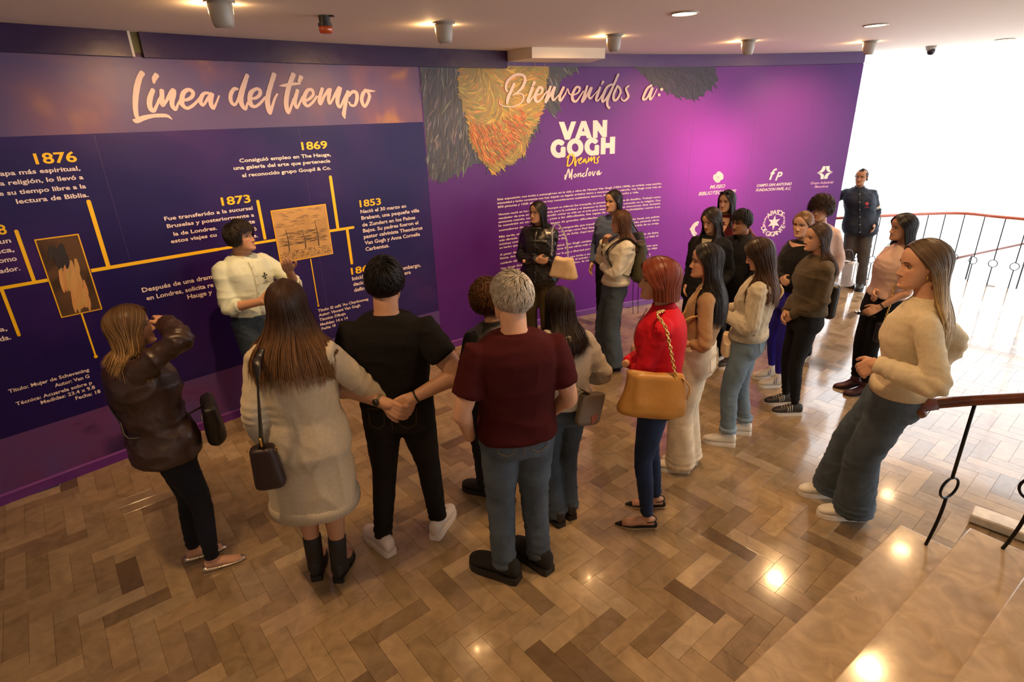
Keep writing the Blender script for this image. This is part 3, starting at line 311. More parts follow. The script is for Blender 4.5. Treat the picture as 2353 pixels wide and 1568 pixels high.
# ---------------------------------------------------------------- floor: base slab and herringbone tiles
RAILXY=[(4.43,7.86),(5.2,7.93),(6.3,7.95),(6.62,7.55),(6.95,7.1),(7.6,6.2),(8.2,5.2),(8.6,4.0),(8.7,2.6),(8.7,-2.6)]
wl=WP(np.linspace(0,S_END,60),0,-.03)[:,:2]
poly=[(-5.6,-2.6)]+[tuple(p) for p in wl]+[(x,y+.1) for x,y in RAILXY]
floor=mesh_obj('floor',[(x,y,-.012) for x,y in poly]+[(x,y,-.25) for x,y in poly],[tuple(range(len(poly)))[::-1],tuple(range(len(poly),2*len(poly)))]+[(i,(i+1)%len(poly),len(poly)+(i+1)%len(poly),len(poly)+i) for i in range(len(poly))],mat('grout',srgb(104,80,56),.6)); tag(floor,kind='structure')
LO=np.array((0.33708,2.35203)); LU=np.array((0.064436,-0.079071)); LV=np.array((0.079071,0.064436)); TW=.102
TONES=[(.50,.385,.245),(.44,.33,.205),(.40,.30,.185),(.36,.27,.165),(.29,.215,.135),(.20,.14,.085),(.54,.43,.29),(.42,.33,.22),(.47,.36,.23),(.33,.24,.15)]
TW8=[12,20,20,14,8,3,4,12,16,6]
SPECIAL={('u',2,8):5,('u',1,-5):5,('u',2,-4):5,('v',5,0):6,('v',0,-6):6,('v',2,-2):4,('u',0,0):6,('u',-1,-1):6,('u',-5,-5):8,('v',-6,-5):6,('u',-3,-3):4,('u',-6,-6):4}
def tile_mesh(name,ln):
    g=.0006; b=.0004; x0,x1,y0,y1=g,ln*TW-g,g,TW-g
    V=[(x0,y0,-b),(x1,y0,-b),(x1,y1,-b),(x0,y1,-b),(x0+b,y0+b,0),(x1-b,y0+b,0),(x1-b,y1-b,0),(x0+b,y1-b,0),(x0,y0,-.012),(x1,y0,-.012),(x1,y1,-.012),(x0,y1,-.012)]
    F=[(4,5,6,7)]+[(i,(i+1)%4,4+(i+1)%4,4+i) for i in range(4)]+[(8+i,8+(i+1)%4,(i+1)%4,i) for i in range(4)]
    return V,F
TV,TF=tile_mesh('tile',3); TVa=np.array(TV)
tme=bpy.data.meshes.new('floor_tile'); tme.from_pydata(TV,[],TF); tme.update(); tme.materials.append(marble('floor_marble','obj'))
aU=math.atan2(LU[1],LU[0]); aV=math.atan2(LV[1],LV[0])
def cam_px(x,y,z=0):
    R_=np.array(((0.9994,-0.01279,-0.03222),(-0.03467,-0.36865,-0.92892),(0,0.92948,-0.36887))); c=R_@np.array((x,y,z-2.377)); return (1176.5+1291*c[0]/c[2],784+1291*c[1]/c[2],c[2]) if c[2]>.05 else (-9999,-9999,-1)
pl=[(p[0],p[1]) for p in poly]; tiles=[]
for k in range(-75,110):
    for m_ in range(-20,20):
        for kind in 'uv':
            if kind=='u': u0,v0=k+6*m_,k; c=LO+LU*(u0+1.5)+LV*(v0+.5)
            else: u0,v0=2+k+6*m_,-3+k; c=LO+LU*(u0+.5)+LV*(v0+1.5)
            if not(-5.5<c[0]<8.7 and .0<c[1]<8.1) or not pip(c[0],c[1],pl): continue
            if (c[0]-2.137)*.576-(c[1]-2.539)*.817>.15 and (c[0]-2.2)*.817+(c[1]-2.4)*.576<-.1: continue
            X,Y,d=cam_px(*c); vis=d>0 and -60<X<2413 and 0<Y<1640
            if not vis and not(-5<c[0]<8): continue
            tiles.append((kind,u0,v0,c,(1/d**3 if vis else 0)))
tiles.sort(key=lambda t:-t[4])
def tone(kind,u,v):
    if (kind,u,v) in SPECIAL: t=TONES[SPECIAL[(kind,u,v)]]
    else: t=random.choices(TONES,TW8)[0]
    f=random.uniform(.92,1.08); return (t[0]*f*.74,t[1]*f*.70,t[2]*f*.63)
sm=MB()
def tile_T(kind,u0,v0):
    o=LO+LU*u0+LV*v0
    return (o,aU) if kind=='u' else (o+LU*1.0,aV)   # v tiles: length along +v, width along -u
for i,(kind,u0,v0,c,_) in enumerate(tiles):
    o,a=tile_T(kind,u0,v0); t=tone(kind,u0,v0); dz=-.0006*random.random()
    if i<300:
        ob=bpy.data.objects.new('tile',tme); ob.location=(o[0],o[1],dz); ob.rotation_euler=(0,0,a); ob.color=(*t,1); link(ob,floor)
    else:
        ca,sa=math.cos(a),math.sin(a); P=np.c_[o[0]+TVa[:,0]*ca-TVa[:,1]*sa,o[1]+TVa[:,0]*sa+TVa[:,1]*ca,TVa[:,2]+dz]
        sm.add(P,TF,t)
fo=sm.obj('tile_field',marble('floor_marble_far','attr'),floor,usecol=True); tag(fo,kind='stuff')
# ---------------------------------------------------------------- other walls, ceiling, window side
def slab(name,pts,z0,z1,m,parent=None,kind='structure'):
    k=len(pts); o=mesh_obj(name,[(x,y,z0) for x,y in pts]+[(x,y,z1) for x,y in pts],[tuple(range(k))[::-1],tuple(range(k,2*k))]+[(i,(i+1)%k,k+(i+1)%k,k+i) for i in range(k)],m,parent)
    if kind and parent is None: o['kind']=kind
    return o
M_ceil=mat('ceiling_paint',(.90,.82,.72),.75,bump=.05,bscale=3)
slab('ceiling',[(-5.8,-2.8)]+[tuple(p) for p in WP(np.linspace(0,S_END,50),0,-.1)[:,:2]]+[(4.6,7.75),(6.5,7.7),(7.0,7.0),(8.0,5.6),(8.8,4.0),(8.9,-2.8)],3.0,3.15,M_ceil)
slab('wall_left',[(-5.8,-2.8),(-5.6,-2.8),(WP(0,0)[0]+.1,WP(0,0)[1]),(WP(0,0)[0]-.1,WP(0,0)[1]+.1)],0,3,M_wall)
slab('wall_front',[(-5.8,-2.8),(-5.8,-2.6),(8.8,-2.6),(8.8,-2.8)],0,3,M_wall)
slab('wall_side',[(4.40,8.16),(4.5,8.16),(4.72,10.4),(4.6,10.4)],-3.4,5.5,mat('wall_white',(.85,.85,.84),.7))
slab('ground',[(4.4,7.9),(30,-14),(30,30),(4.4,30)],-3.6,-3.5,mat('ground_pale',(.75,.73,.7),.8))
# window wall: mullions, transoms and panes
M_frame=mat('window_frame_white',(.85,.83,.82),.5); M_glass=bpy.data.materials.new('window_glass'); M_glass.use_nodes=True
nt=M_glass.node_tree; nt.nodes.clear(); o_=nt.nodes.new('ShaderNodeOutputMaterial'); mx=nt.nodes.new('ShaderNodeMixShader'); tr=nt.nodes.new('ShaderNodeBsdfTransparent'); gl=nt.nodes.new('ShaderNodeBsdfGlossy'); gl.inputs['Roughness'].default_value=.02; mx.inputs[0].default_value=.06
nt.links.new(tr.outputs[0],mx.inputs[1]); nt.links.new(gl.outputs[0],mx.inputs[2]); nt.links.new(mx.outputs[0],o_.inputs[0])
WPTS=[(4.75,10.4),(6.3,10.7),(8.0,10.5),(9.4,9.6),(10.4,8.2),(11.0,6.5),(11.2,4.6),(11.2,2.4),(11.2,.2),(11.2,-2.7)]
for i in range(len(WPTS)-1):
    a=np.array(WPTS[i]); b=np.array(WPTS[i+1]); d=(b-a)/np.linalg.norm(b-a); n2=np.array([-d[1],d[0]])*.03
    w=empty('window_%d'%(i+1),(0,0,0)); tag(w,kind='structure')
    mb=MB(); th=math.atan2(d[1],d[0]); R_=[(d[0],-d[1],0),(d[1],d[0],0),(0,0,1)]; L_=np.linalg.norm(b-a); c=(a+b)/2
    mb.box((a[0],a[1],1),(.035,.06,9),R_)
    for z in (-3.4,.72,2.3,5.4): mb.box((c[0],c[1],z),(L_,.05,.045 if z>-3 else .1),R_)
    mb.obj('window_frame',M_frame,w)
    mesh_obj('pane',[(*a,-3.4),(*b,-3.4),(*b,5.4),(*a,5.4)],[(0,1,2,3)],M_glass,w)
slab('canopy',[(4.5,7.75),(6.5,7.8),(7.1,7.1),(8.1,5.7),(8.9,4.0),(8.9,-2.8),(11.3,-2.8),(11.3,6.6),(9.5,9.8),(6.3,10.9),(4.6,10.5)],5.4,5.5,M_ceil)
# ceiling box over the portrait
tag(slab('trim_1',[(0.024,6.32),(0.286,6.0),(1.035,6.3),(0.93,6.82)],2.905,2.999,mat('soffit_paint',(.80,.72,.62),.6)),kind='structure')
# ---------------------------------------------------------------- stairs by the camera
DIR=np.array((.817,.576)); MM=np.array((.576,-.817)); C0=np.array((2.16,2.545))
M_step=marble('step_marble','rgb',(.50,.38,.24)); stair=empty('staircase'); tag(stair,'pale polished marble steps rising at the lower right corner','stairs',kind='structure')
for k in range(4):
    z1=.17*(k+1); f=C0+MM*(.29*k); L_=3.8-.0*k; dep=.33 if k<3 else 2.4
    for nm,zz0,zz1,oo,dd in (('tread',z1-.04,z1,.0,dep),('riser',z1-.17,z1-.041,.025,dep-.03)):
        p=f+MM*oo; q=[p,p+MM*dd,p+MM*dd-DIR*L_,p-DIR*L_]
        o=mesh_obj(nm,[(*x,zz0) for x in q]+[(*x,zz1) for x in q],[(0,1,2,3),(7,6,5,4),(0,4,5,1),(1,5,6,2),(2,6,7,3),(3,7,4,0)],M_step,stair)
        md=o.modifiers.new('b','BEVEL'); md.width=.006; md.segments=2
pl_=empty('marble_kerb',(2.9,2.66,0)); tag(pl_,'short pale marble kerb block on the floor beyond the near handrail','kerb')
mb=MB(); mb.box((.0,.0,.03),(.13,.34,.06),[(.72,-.69,0),(.69,.72,0),(0,0,1)]); o=mb.obj('block',marble('kerb_marble','rgb',(.74,.68,.58)),pl_); o.modifiers.new('b','BEVEL').width=.008
# ---------------------------------------------------------------- railings
M_wood=mat('handrail_wood',srgb(92,38,20),.28,noise=.2,nscale=12,stretch=(1,1,6),coat=.4); M_iron=mat('wrought_iron',(.012,.012,.014),.35,metal=.6)
def baluster(parent,b,h,ang,ringz,rr=.042,curve=0.0,rad=.009):
    mb=MB(); x,y,z=b
    dx,dy=math.cos(ang),math.sin(ang)
    pts=[(x-dx*curve*(1-t)**2,y-dy*curve*(1-t)**2,z+t*(ringz-rr)) for t in np.linspace(0,1,7)]; mb.tube(pts,rad,8)
    mb.tube([(x,y,z+ringz+rr),(x,y,z+h)],rad,8); o=mb.obj('baluster',M_iron,parent,True)
    a=np.linspace(0,2*np.pi,20,endpoint=False); r=MB(); r.tube([(x+dx*rr*math.cos(t),y+dy*rr*math.cos(t),z+ringz+rr*math.sin(t)) for t in a],rad*.8,8,closed=True); r.obj('ring',M_iron,o,True)
def handrail(parent,pts,w,h):
    o=mesh_obj('handrail',*tube(pts,[(w,h)]*len(pts),14,up=(0,0,1)),M_wood,parent,True); return o
far=empty('railing',(5.5,7.9,0)); tag(far,'long far railing with reddish wooden handrail before the bright window','railing')
far.location=(0,0,0)
rp=catmull([(x,y,.93) for x,y in RAILXY[:-1]],5); M_wood2=mat('handrail_reddish',srgb(176,84,58),.3,noise=.15,nscale=12,coat=.3); far_rail=mesh_obj('handrail',*tube(rp,[(.032,.022)]*len(rp),14,up=(0,0,1)),M_wood2,far,True)
acc=0;last=None; dd=np.r_[0,np.cumsum(np.linalg.norm(np.diff(rp,axis=0),axis=1))]
for t in np.arange(.12,dd[-1]-.1,.235):
    x=np.interp(t,dd,rp[:,0]); y=np.interp(t,dd,rp[:,1]); x2=np.interp(t+.05,dd,rp[:,0]); y2=np.interp(t+.05,dd,rp[:,1])
    baluster(far,(x,y,0),.915,math.atan2(y2-y,x2-x),.30,.05,0,.007)
low=empty('railing',(0,0,0)); tag(low,'lower sloping handrail of the stairwell beyond the far railing','railing')
handrail(low,[(6.9,8.9,-.05),(7.6,9.0,.05),(8.6,9.1,.2),(9.2,8.6,.3)],.03,.02)
for x,y,z in ((6.9,8.9,-.05),(7.6,9.0,.05),(8.6,9.1,.2),(9.2,8.6,.3)): mb=MB(); mb.tube([(x,y,-3.5),(x,y,z)],.012,8); mb.obj('post',M_iron,low)
near=empty('railing',(0,0,0)); tag(near,'near stair railing with dark wooden handrail and black ringed balusters','railing')
hp=catmull([(2.06,2.51,.955),(2.236,2.394,1.035),(2.40,2.13,1.19),(2.56,1.85,1.36),(2.71,1.55,1.53),(2.84,1.2,1.70)],5); handrail(near,hp,.034,.026)
mb=MB(); mb.tube([(2.12,2.47,.98),(2.07,2.505,.955),(2.06,2.50,.925),(2.08,2.49,.90)],[.03,.036,.036,.02],12); mb.obj('scroll_end',M_wood,near,True)
baluster(near,(2.236,2.394,.17),.86,0.3,.355,.06,.05,.0085); baluster(near,(2.40,2.13,.34),.84,-.6,.36,.06,.04,.0085); baluster(near,(2.56,1.85,.51),.84,-.9,.36,.06,.04,.0085)
# ---------------------------------------------------------------- ceiling fixtures
M_fix=mat('fixture_enamel',(.42,.38,.33),.35); M_glow=mat('lamp_glow',(1,.9,.7),.5,emis=((1,.86,.62),14)); M_glow2=mat('bulb_glow',(1,.8,.5),.5,emis=(WARM,30))
def aimed(name,typ,loc,aim,energy,parent,size=.6,blend=.5,rad=.03,col=WARM):
    l=bpy.data.lights.new(name,typ); l.energy=energy*LAMP_W; l.color=col
    if typ=='POINT': l.shadow_soft_size=.015
    elif typ=='SPOT': l.spot_size=size; l.spot_blend=blend; l.shadow_soft_size=rad
    else: l.size=rad
    o=bpy.data.objects.new(name,l); o.location=loc; d=Vector(aim)-Vector(loc); o.rotation_euler=d.to_track_quat('-Z','Y').to_euler(); link(o,parent); return o
spots=[(-1.48,3.43,'leftmost domed spotlight, largest in view, over the timeline title'),(-.394,4.39,'domed white spotlight second from the left, near the orange beacon'),(.947,5.33,'domed white spotlight just above the white ceiling box'),(2.37,6.05,'domed white spotlight second from the right, above the violet panel'),(3.818,6.51,'domed white spotlight beside the end of the purple wall')]
for i,(x,y,lab) in enumerate(spots):
    t=empty('spotlight',(x,y,3.0)); tag(t,lab,'spotlight','ceiling spotlights aimed at the purple wall')
    # nearest wall point
    Sg=np.linspace(0,S_END,300); Wg=WP(Sg,0); k=np.argmin(np.hypot(Wg[:,0]-x,Wg[:,1]-y)); w=Wg[k]; d=nrm((w[0]-x,w[1]-y)); a0=math.atan2(d[1],d[0])
    V=[];F=[];N=28;R_=.062; rows=7
    for r in range(rows):
        f=r/(rows-1)
        for j in range(N):
            a=2*math.pi*j/N; c=math.cos(a-a0)       # +1 towards the wall
            hh=.125-.085*max(0,(c+.25)/1.25)**1.2; rr=R_*(1-.35*f**3*(.5-.5*c)); V.append((rr*math.cos(a)-(0.0),rr*math.sin(a),-.006-hh*f))
    for r in range(rows-1):
        for j in range(N): F.append((r*N+j,(r+1)*N+j,(r+1)*N+(j+1)%N,r*N+(j+1)%N))
    hood=mesh_obj('hood',V,F,M_fix,t,True); hood.modifiers.new('s','SOLIDIFY').thickness=.003
    mb=MB(); mb.tube([(0,0,-.008),(0,0,0)],.078,28); mb.obj('flange',M_fix,t,True)
    V2=[(.85*V[(rows-1)*N+j][0],.85*V[(rows-1)*N+j][1],V[(rows-1)*N+j][2]+.004) for j in range(N)]; mb=MB(); mb.add(V2,[tuple(range(N))]); mb.obj('diffuser',M_glow2,t)
    aimed('spot_lamp','SPOT',(d[0]*.03,d[1]*.03,-.10),((w[0]-x)*1.0,(w[1]-y)*1.0,-1.5),42,t,1.9,.9,.03)
    aimed('spill','POINT',(d[0]*.10-d[1]*.05,d[1]*.10+d[0]*.05,-.035),(0,0,-1),.9,t); aimed('spill','POINT',(d[0]*.05+d[1]*.10,d[1]*.05-d[0]*.10,-.035),(0,0,-1),.2,t)
recess=[(1.245,4.34,'round recessed downlight nearest the camera, set in the plain ceiling'),(3.116,5.274,'round recessed downlight left of the dome camera'),(5.463,6.806,'round recessed downlight by the bright window side')]
for x,y,lab in recess+[(3.07,3.53,'round recessed downlight over the marble steps'),(4.61,5.32,'round recessed downlight over the sloping handrail side'),(-1.5,1.9,'round recessed downlight above the left foreground'),(.9,2.3,'round recessed downlight above the red jacket woman'),(-.4,-.6,'round recessed downlight behind the photographer')]:
    t=empty('downlight',(x,y,3.0)); tag(t,lab,'downlight','round recessed ceiling downlights')
    a=np.linspace(0,2*np.pi,28,endpoint=False); mb=MB(); mb.tube([(.088*math.cos(q),.088*math.sin(q),-.003) for q in a],.007,8,closed=True); mb.obj('trim_ring',M_fix,t,True)
    mb=MB(); mb.add([(.083*math.cos(q),.083*math.sin(q),-.002) for q in a],[tuple(range(28))[::-1]]); mb.obj('diffuser',M_glow,t)
    aimed('lamp','SPOT',(0,0,-.03),(0,0,-3),38 if x<3.2 else 20,t,2.4,.8,.08)
bc=empty('beacon',(-1.088,3.968,3.0)); tag(bc,'small orange warning beacon with black base on the ceiling','beacon')
mb=MB(); mb.tube([(0,0,0),(0,0,-.04),(0,0,-.042),(0,0,-.06)],[.034,.034,.042,.042],20); mb.box((.03,.0,-.004),(.06,.03,.008)); mb.obj('base',mat('black_plastic',(.02,.02,.02),.4),bc,False)
mb=MB(); mb.tube([(0,0,-.06),(0,0,-.075),(0,0,-.095),(0,0,-.1)],[.041,.042,.038,.028],20); mb.obj('lens',mat('amber_plastic',(.55,.08,.01),.12,coat=1),bc,True)
dc=empty('dome_camera',(5.015,7.308,3.0)); tag(dc,'small white dome security camera with dark lens on the ceiling','camera')
mb=MB(); mb.tube([(0,0,0),(0,0,-.04),(0,0,-.05)],[.055,.05,.04],20); mb.obj('housing',mat('cam_white',(.4,.38,.36),.4),dc,True)
mb=MB(); mb.tube([(0,-.01,-.04),(0,-.015,-.07),(0,-.02,-.09),(0,-.02,-.098)],[.042,.042,.03,.01],16); mb.obj('lens',mat('lens_black',(.01,.01,.02),.1),dc,True)

# ================================================================ people library
def vnoise(p,seed=0):
    p=np.asarray(p,float)+seed*17.13; i=np.floor(p).astype(np.int64); f=p-i; f=f*f*(3-2*f)
    def h(a,b,c):
        n=(a*374761393+b*668265263+c*2147483647+seed*1013904223)&0x7fffffff; n=(n^(n>>13))*1274126177&0x7fffffff; return ((n^(n>>16))&0xffff)/65535.0
    x,y,z=i[:,0],i[:,1],i[:,2]; fx,fy,fz=f[:,0],f[:,1],f[:,2]
    def l(a,b,t): return a+(b-a)*t
    return l(l(l(h(x,y,z),h(x+1,y,z),fx),l(h(x,y+1,z),h(x+1,y+1,z),fx),fy),l(l(h(x,y,z+1),h(x+1,y,z+1),fx),l(h(x,y+1,z+1),h(x+1,y+1,z+1),fx),fy),fz)
def ridged(p,seed): return 1-np.abs(2*vnoise(p,seed)-1)
def remesh(parts,voxel,smooth=3,tag_=None):
    """union of closed tubes -> one continuous surface (V,F)"""
    mb=MB()
    for V,F in parts: mb.add(V,F)
    me=bpy.data.meshes.new('r'); me.from_pydata(mb.V,[],mb.F); me.update()
    o=bpy.data.objects.new('r',me); COL.objects.link(o); md=o.modifiers.new('r','REMESH'); md.mode='VOXEL'; md.voxel_size=voxel; md.adaptivity=0
    if smooth: s=o.modifiers.new('s','SMOOTH'); s.factor=.6; s.iterations=smooth
    dg=bpy.context.evaluated_depsgraph_get(); e=o.evaluated_get(dg); m2=e.to_mesh()
    n=len(m2.vertices); V=np.empty(n*3); m2.vertices.foreach_get('co',V); V=V.reshape(-1,3)
    N=np.empty(n*3); m2.vertices.foreach_get('normal',N); N=N.reshape(-1,3)
    k=len(m2.polygons); tot=np.empty(k,int); m2.polygons.foreach_get('loop_total',tot); li=np.empty(len(m2.loops),int); m2.loops.foreach_get('vertex_index',li)
    F=[];j=0
    if (tot==4).all(): F=li.reshape(-1,4)
    else:
        for t in tot: F.append(tuple(li[j:j+t])); j+=t
    e.to_mesh_clear(); bpy.data.objects.remove(o); bpy.data.meshes.remove(me)
    return V,F,N
def big_obj(name,V,F,m,parent,col=None,smooth=True):
    V=np.asarray(V,float); me=bpy.data.meshes.new(name)
    if isinstance(F,np.ndarray):
        me.vertices.add(len(V)); me.vertices.foreach_set('co',V.ravel()); me.loops.add(F.size); me.loops.foreach_set('vertex_index',F.ravel().astype(np.int32))
        me.polygons.add(len(F)); me.polygons.foreach_set('loop_start',np.arange(0,F.size,F.shape[1]).astype(np.int32)); me.polygons.foreach_set('loop_total',np.full(len(F),F.shape[1],np.int32)); me.update(calc_edges=True); me.validate()
    else: me.from_pydata([tuple(v) for v in V],[],[tuple(map(int,f)) for f in F]); me.update()
    me.materials.append(m)
    if smooth: me.polygons.foreach_set('use_smooth',[True]*len(me.polygons))
    if col is not None:
        a=me.color_attributes.new('Col','FLOAT_COLOR','POINT'); c=np.ones((len(me.vertices),4)); c[:,:3]=col; a.data.foreach_set('color',c.ravel())
    return link(bpy.data.objects.new(name,me),parent)
def rotz(a): c,s=math.cos(a),math.sin(a); return np.array(((c,-s,0),(s,c,0),(0,0,1)))
def rotx(a): c,s=math.cos(a),math.sin(a); return np.array(((1,0,0),(0,c,-s),(0,s,c)))
def roty(a): c,s=math.cos(a),math.sin(a); return np.array(((c,0,s),(0,1,0),(-s,0,c)))
def interp_prof(t,tab):
    tab=np.array(tab,float); return [np.interp(t,tab[:,0],tab[:,i]) for i in range(1,tab.shape[1])]
# ---- head -----------------------------------------------------------------
ZT=np.array([-.5,-.485,-.45,-.40,-.34,-.27,-.20,-.12,-.04,.04,.12,.2,.28,.34,.40,.45,.485,.5])
WT=np.array([.02,.10,.165,.205,.235,.258,.275,.293,.305,.313,.320,.318,.302,.275,.228,.165,.09,.02])
FT=np.array([.27,.325,.355,.36,.352,.35,.345,.335,.328,.342,.362,.362,.340,.298,.228,.140,.05,-.03])
BT=np.array([.20,.12,.05,-.03,-.11,-.20,-.28,-.345,-.39,-.42,-.44,-.44,-.42,-.385,-.33,-.26,-.17,-.08])
def head_mesh(sex='f',fine=True,lip=None,skin=(.5,.3,.2),open_=0,age=0,stub=0):
    nz=60 if fine else 30; na=72 if fine else 36
    tz=np.linspace(0,1,nz); z=np.interp(tz,[0,.1,.55,.8,1],[-.5,-.46,.06,.36,.5]); a=np.linspace(0,2*np.pi,na,endpoint=False)
    a=a-.42*np.sin(a) if fine else a-.3*np.sin(a)   # denser at the front
    w=np.interp(z,ZT,WT); f=np.interp(z,ZT,FT); b=np.interp(z,ZT,BT)
    if sex=='m': w=w*np.interp(z,[-.5,-.3,0],[1.12,1.1,1.02])
    A,Z=np.meshgrid(a,z); Wd=w[:,None]; yc=np.interp(z,[-.5,-.3,0,.5],[.18,.02,-.03,-.05])[:,None]
    sp=lambda q,e:np.sign(q)*np.abs(q)**e
    X=Wd*sp(np.sin(A),.86); C=np.cos(A); Y=np.where(C>=0,yc+(f[:,None]-yc)*sp(C,.82),yc+(yc-b[:,None])*sp(C,.95))
    P=np.stack([X,Y,Z],-1).reshape(-1,3); front=np.clip(P[:,1]/.2,0,1)
    g=lambda cx,cz,sx,sz:np.exp(-((P[:,0]-cx)/sx)**2-((P[:,2]-cz)/sz)**2)
    gs=lambda cx,cz,sx,sz:g(cx,cz,sx,sz)+g(-cx,cz,sx,sz)
    d=np.zeros(len(P))
    d-=.05*gs(.135,.0,.075,.05)                     # sockets
    d+=.022*gs(.12,.075,.09,.028)*(1.3 if sex=='m' else 1)     # brow
    zz=P[:,2]; prof=np.interp(zz,[-.225,-.205,-.175,-.14,-.05,.03,.09],[0,.055,.112,.10,.06,.028,0]); wid=np.interp(zz,[-.22,-.15,.05],[.052,.045,.028])*(1.15 if sex=='m' else 1)
    d+=prof*np.exp(-(P[:,0]/wid)**2)
    d+=.038*gs(.055,-.185,.022,.022)                # nostril wings
    d+=.020*gs(.16,-.10,.07,.07)                    # cheeks
    d+=.026*g(0,-.283,.075,.018)*(1-.25*g(0,-.275,.012,.02))+.030*g(0,-.325,.065,.02)-.018*g(0,-.303,.085,.008)-.012*g(0,-.368,.08,.02)
    d+=.030*g(0,-.43,.075,.045)-.012*g(0,-.245,.02,.02)-.012*gs(.1,-.30,.02,.03)
    if age: d-=.008*gs(.11,-.24,.015,.05)
    P[:,1]+=d*front
    col=np.tile(np.array(skin,float),(len(P),1)); lipc=np.array(lip if lip else (skin[0]*.82,skin[1]*.52,skin[2]*.5))
    m=np.clip((g(0,-.287,.075,.018)+g(0,-.322,.066,.020))*1.6-.35,0,1)*(P[:,1]>.2); col=col*(1-m[:,None])+lipc*m[:,None]
    m=.35*gs(.17,-.13,.07,.06)*front; col=col*(1-m[:,None])+np.array((skin[0]*1.02,skin[1]*.75,skin[2]*.72))*m[:,None]
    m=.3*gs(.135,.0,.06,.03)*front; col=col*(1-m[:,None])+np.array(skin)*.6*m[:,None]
    if stub: m=stub*np.clip((-.2-P[:,2])/.08,0,1)*np.clip(P[:,1]/.1+.6,0,1)*(1-np.clip(g(0,-.3,.06,.03)*1.5,0,1)); col=col*(1-m[:,None])+np.array((.07,.05,.04))*m[:,None]
    F=[(i*na+j,i*na+(j+1)%na,(i+1)*na+(j+1)%na,(i+1)*na+j) for i in range(nz-1) for j in range(na)]
    F.append(tuple(range(na))[::-1]); F.append(tuple((nz-1)*na+j for j in range(na)))
    V=P

    # ears
    for sx in (-1,1):
        E=[];EC=[]
        for t in np.linspace(0,1,9):
            for q in range(10):
                an=2*math.pi*q/10
                # ring along the ear outline: C-shaped helix
                th=math.radians(-60+250*t); cx=-.005+.058*math.cos(th)*.85; cz=-.01+.115*math.sin(th); r=.02*(1.1-.5*abs(t-.4))
                nx,nz_=math.cos(th),math.sin(th)
                E.append((sx*(.315+.02+.022*math.sin(th*.5)+r*math.sin(an)),-.02-cx+r*math.cos(an)*nx*-1,cz+r*math.cos(an)*nz_))
        k=len(V); V=np.vstack([V,E]); F+= [(k+i*10+j,k+i*10+(j+1)%10,k+(i+1)*10+(j+1)%10,k+(i+1)*10+j) for i in range(8) for j in range(10)]
        col=np.vstack([col,np.tile(np.array(skin)*np.array((1.02,.88,.85)),(90,1))])
        # concha
        k=len(V); Q=[]
        for i in range(6):
            ph=math.pi*i/5
            for j in range(10): an=2*math.pi*j/10; Q.append((sx*(.312+.028*math.cos(ph)),-.015+.05*math.sin(ph)*math.cos(an),-.02+.10*math.sin(ph)*math.sin(an)-.01))
        V=np.vstack([V,Q]); F+=[(k+i*10+j,k+i*10+(j+1)%10,k+(i+1)*10+(j+1)%10,k+(i+1)*10+j) for i in range(5) for j in range(10)]; col=np.vstack([col,np.tile(np.array(skin)*.8,(60,1))])
    return V,F,col
def eye_parts(look=0.0,closed=0,brow=(.04,.025,.015)):
    """returns list of (name,MB,matname)"""
    out=[]
    for sx in (-1,1):
        mb=MB(); c=np.array((sx*.135,.288,-.002)); n=14; rows=7
        V=[];
        for i in range(rows):
            ph=math.pi/2*i/(rows-1)
            for j in range(n):
                an=2*math.pi*j/n; x=.052*math.sin(ph)*math.cos(an); z=.026*math.sin(ph)*math.sin(an)*(1-.75*closed); V.append(c+np.array((x,.022*math.cos(ph)-abs(x)*.12,z)))
        F=[(i*n+j,(i+1)*n+j,(i+1)*n+(j+1)%n,i*n+(j+1)%n) for i in range(rows-1) for j in range(n)]
        mb.add(V,F,(.40,.35,.31)); 
        r=.0255; ic=c+np.array((look*.022,.0235,0.002)); Q=[ic+np.array((r*math.cos(q),-.002*abs(math.cos(q)),r*.92*math.sin(q)*(1-.8*closed))) for q in np.linspace(0,2*np.pi,12,endpoint=False)]; mb.add(Q,[tuple(range(12))[::-1]],(.03,.016,.01))
        # upper lid line and lashes
        L_=[c+np.array((t*.056,.020-abs(t)**2*.016+.004,.026*(1-t*t)*(1-1.2*closed)+.002)) for t in np.linspace(-1,1,9)]
        Vt,Ft=tube(L_,[.004+.003*(1-abs(t)) for t in np.linspace(-1,1,9)],6); mb.add(Vt,Ft,(.02,.012,.01))
        out.append(('eye',mb,'eye'))
        mb=MB(); Bp=[np.array((sx*(.06+.15*t),.372-.06*t*t-.004,.07+.035*math.sin(t*2.2)-.012*t)) for t in np.linspace(0,1,9)]
        Vt,Ft=tube(Bp,[(.011*(1-.6*t),.006) if False else (.006,.012*(1-.65*t)) for t in np.linspace(0,1,9)],6,up=(0,0,1)); mb.add(Vt,Ft,brow); out.append(('eyebrow',mb,'hairish'))
    return out
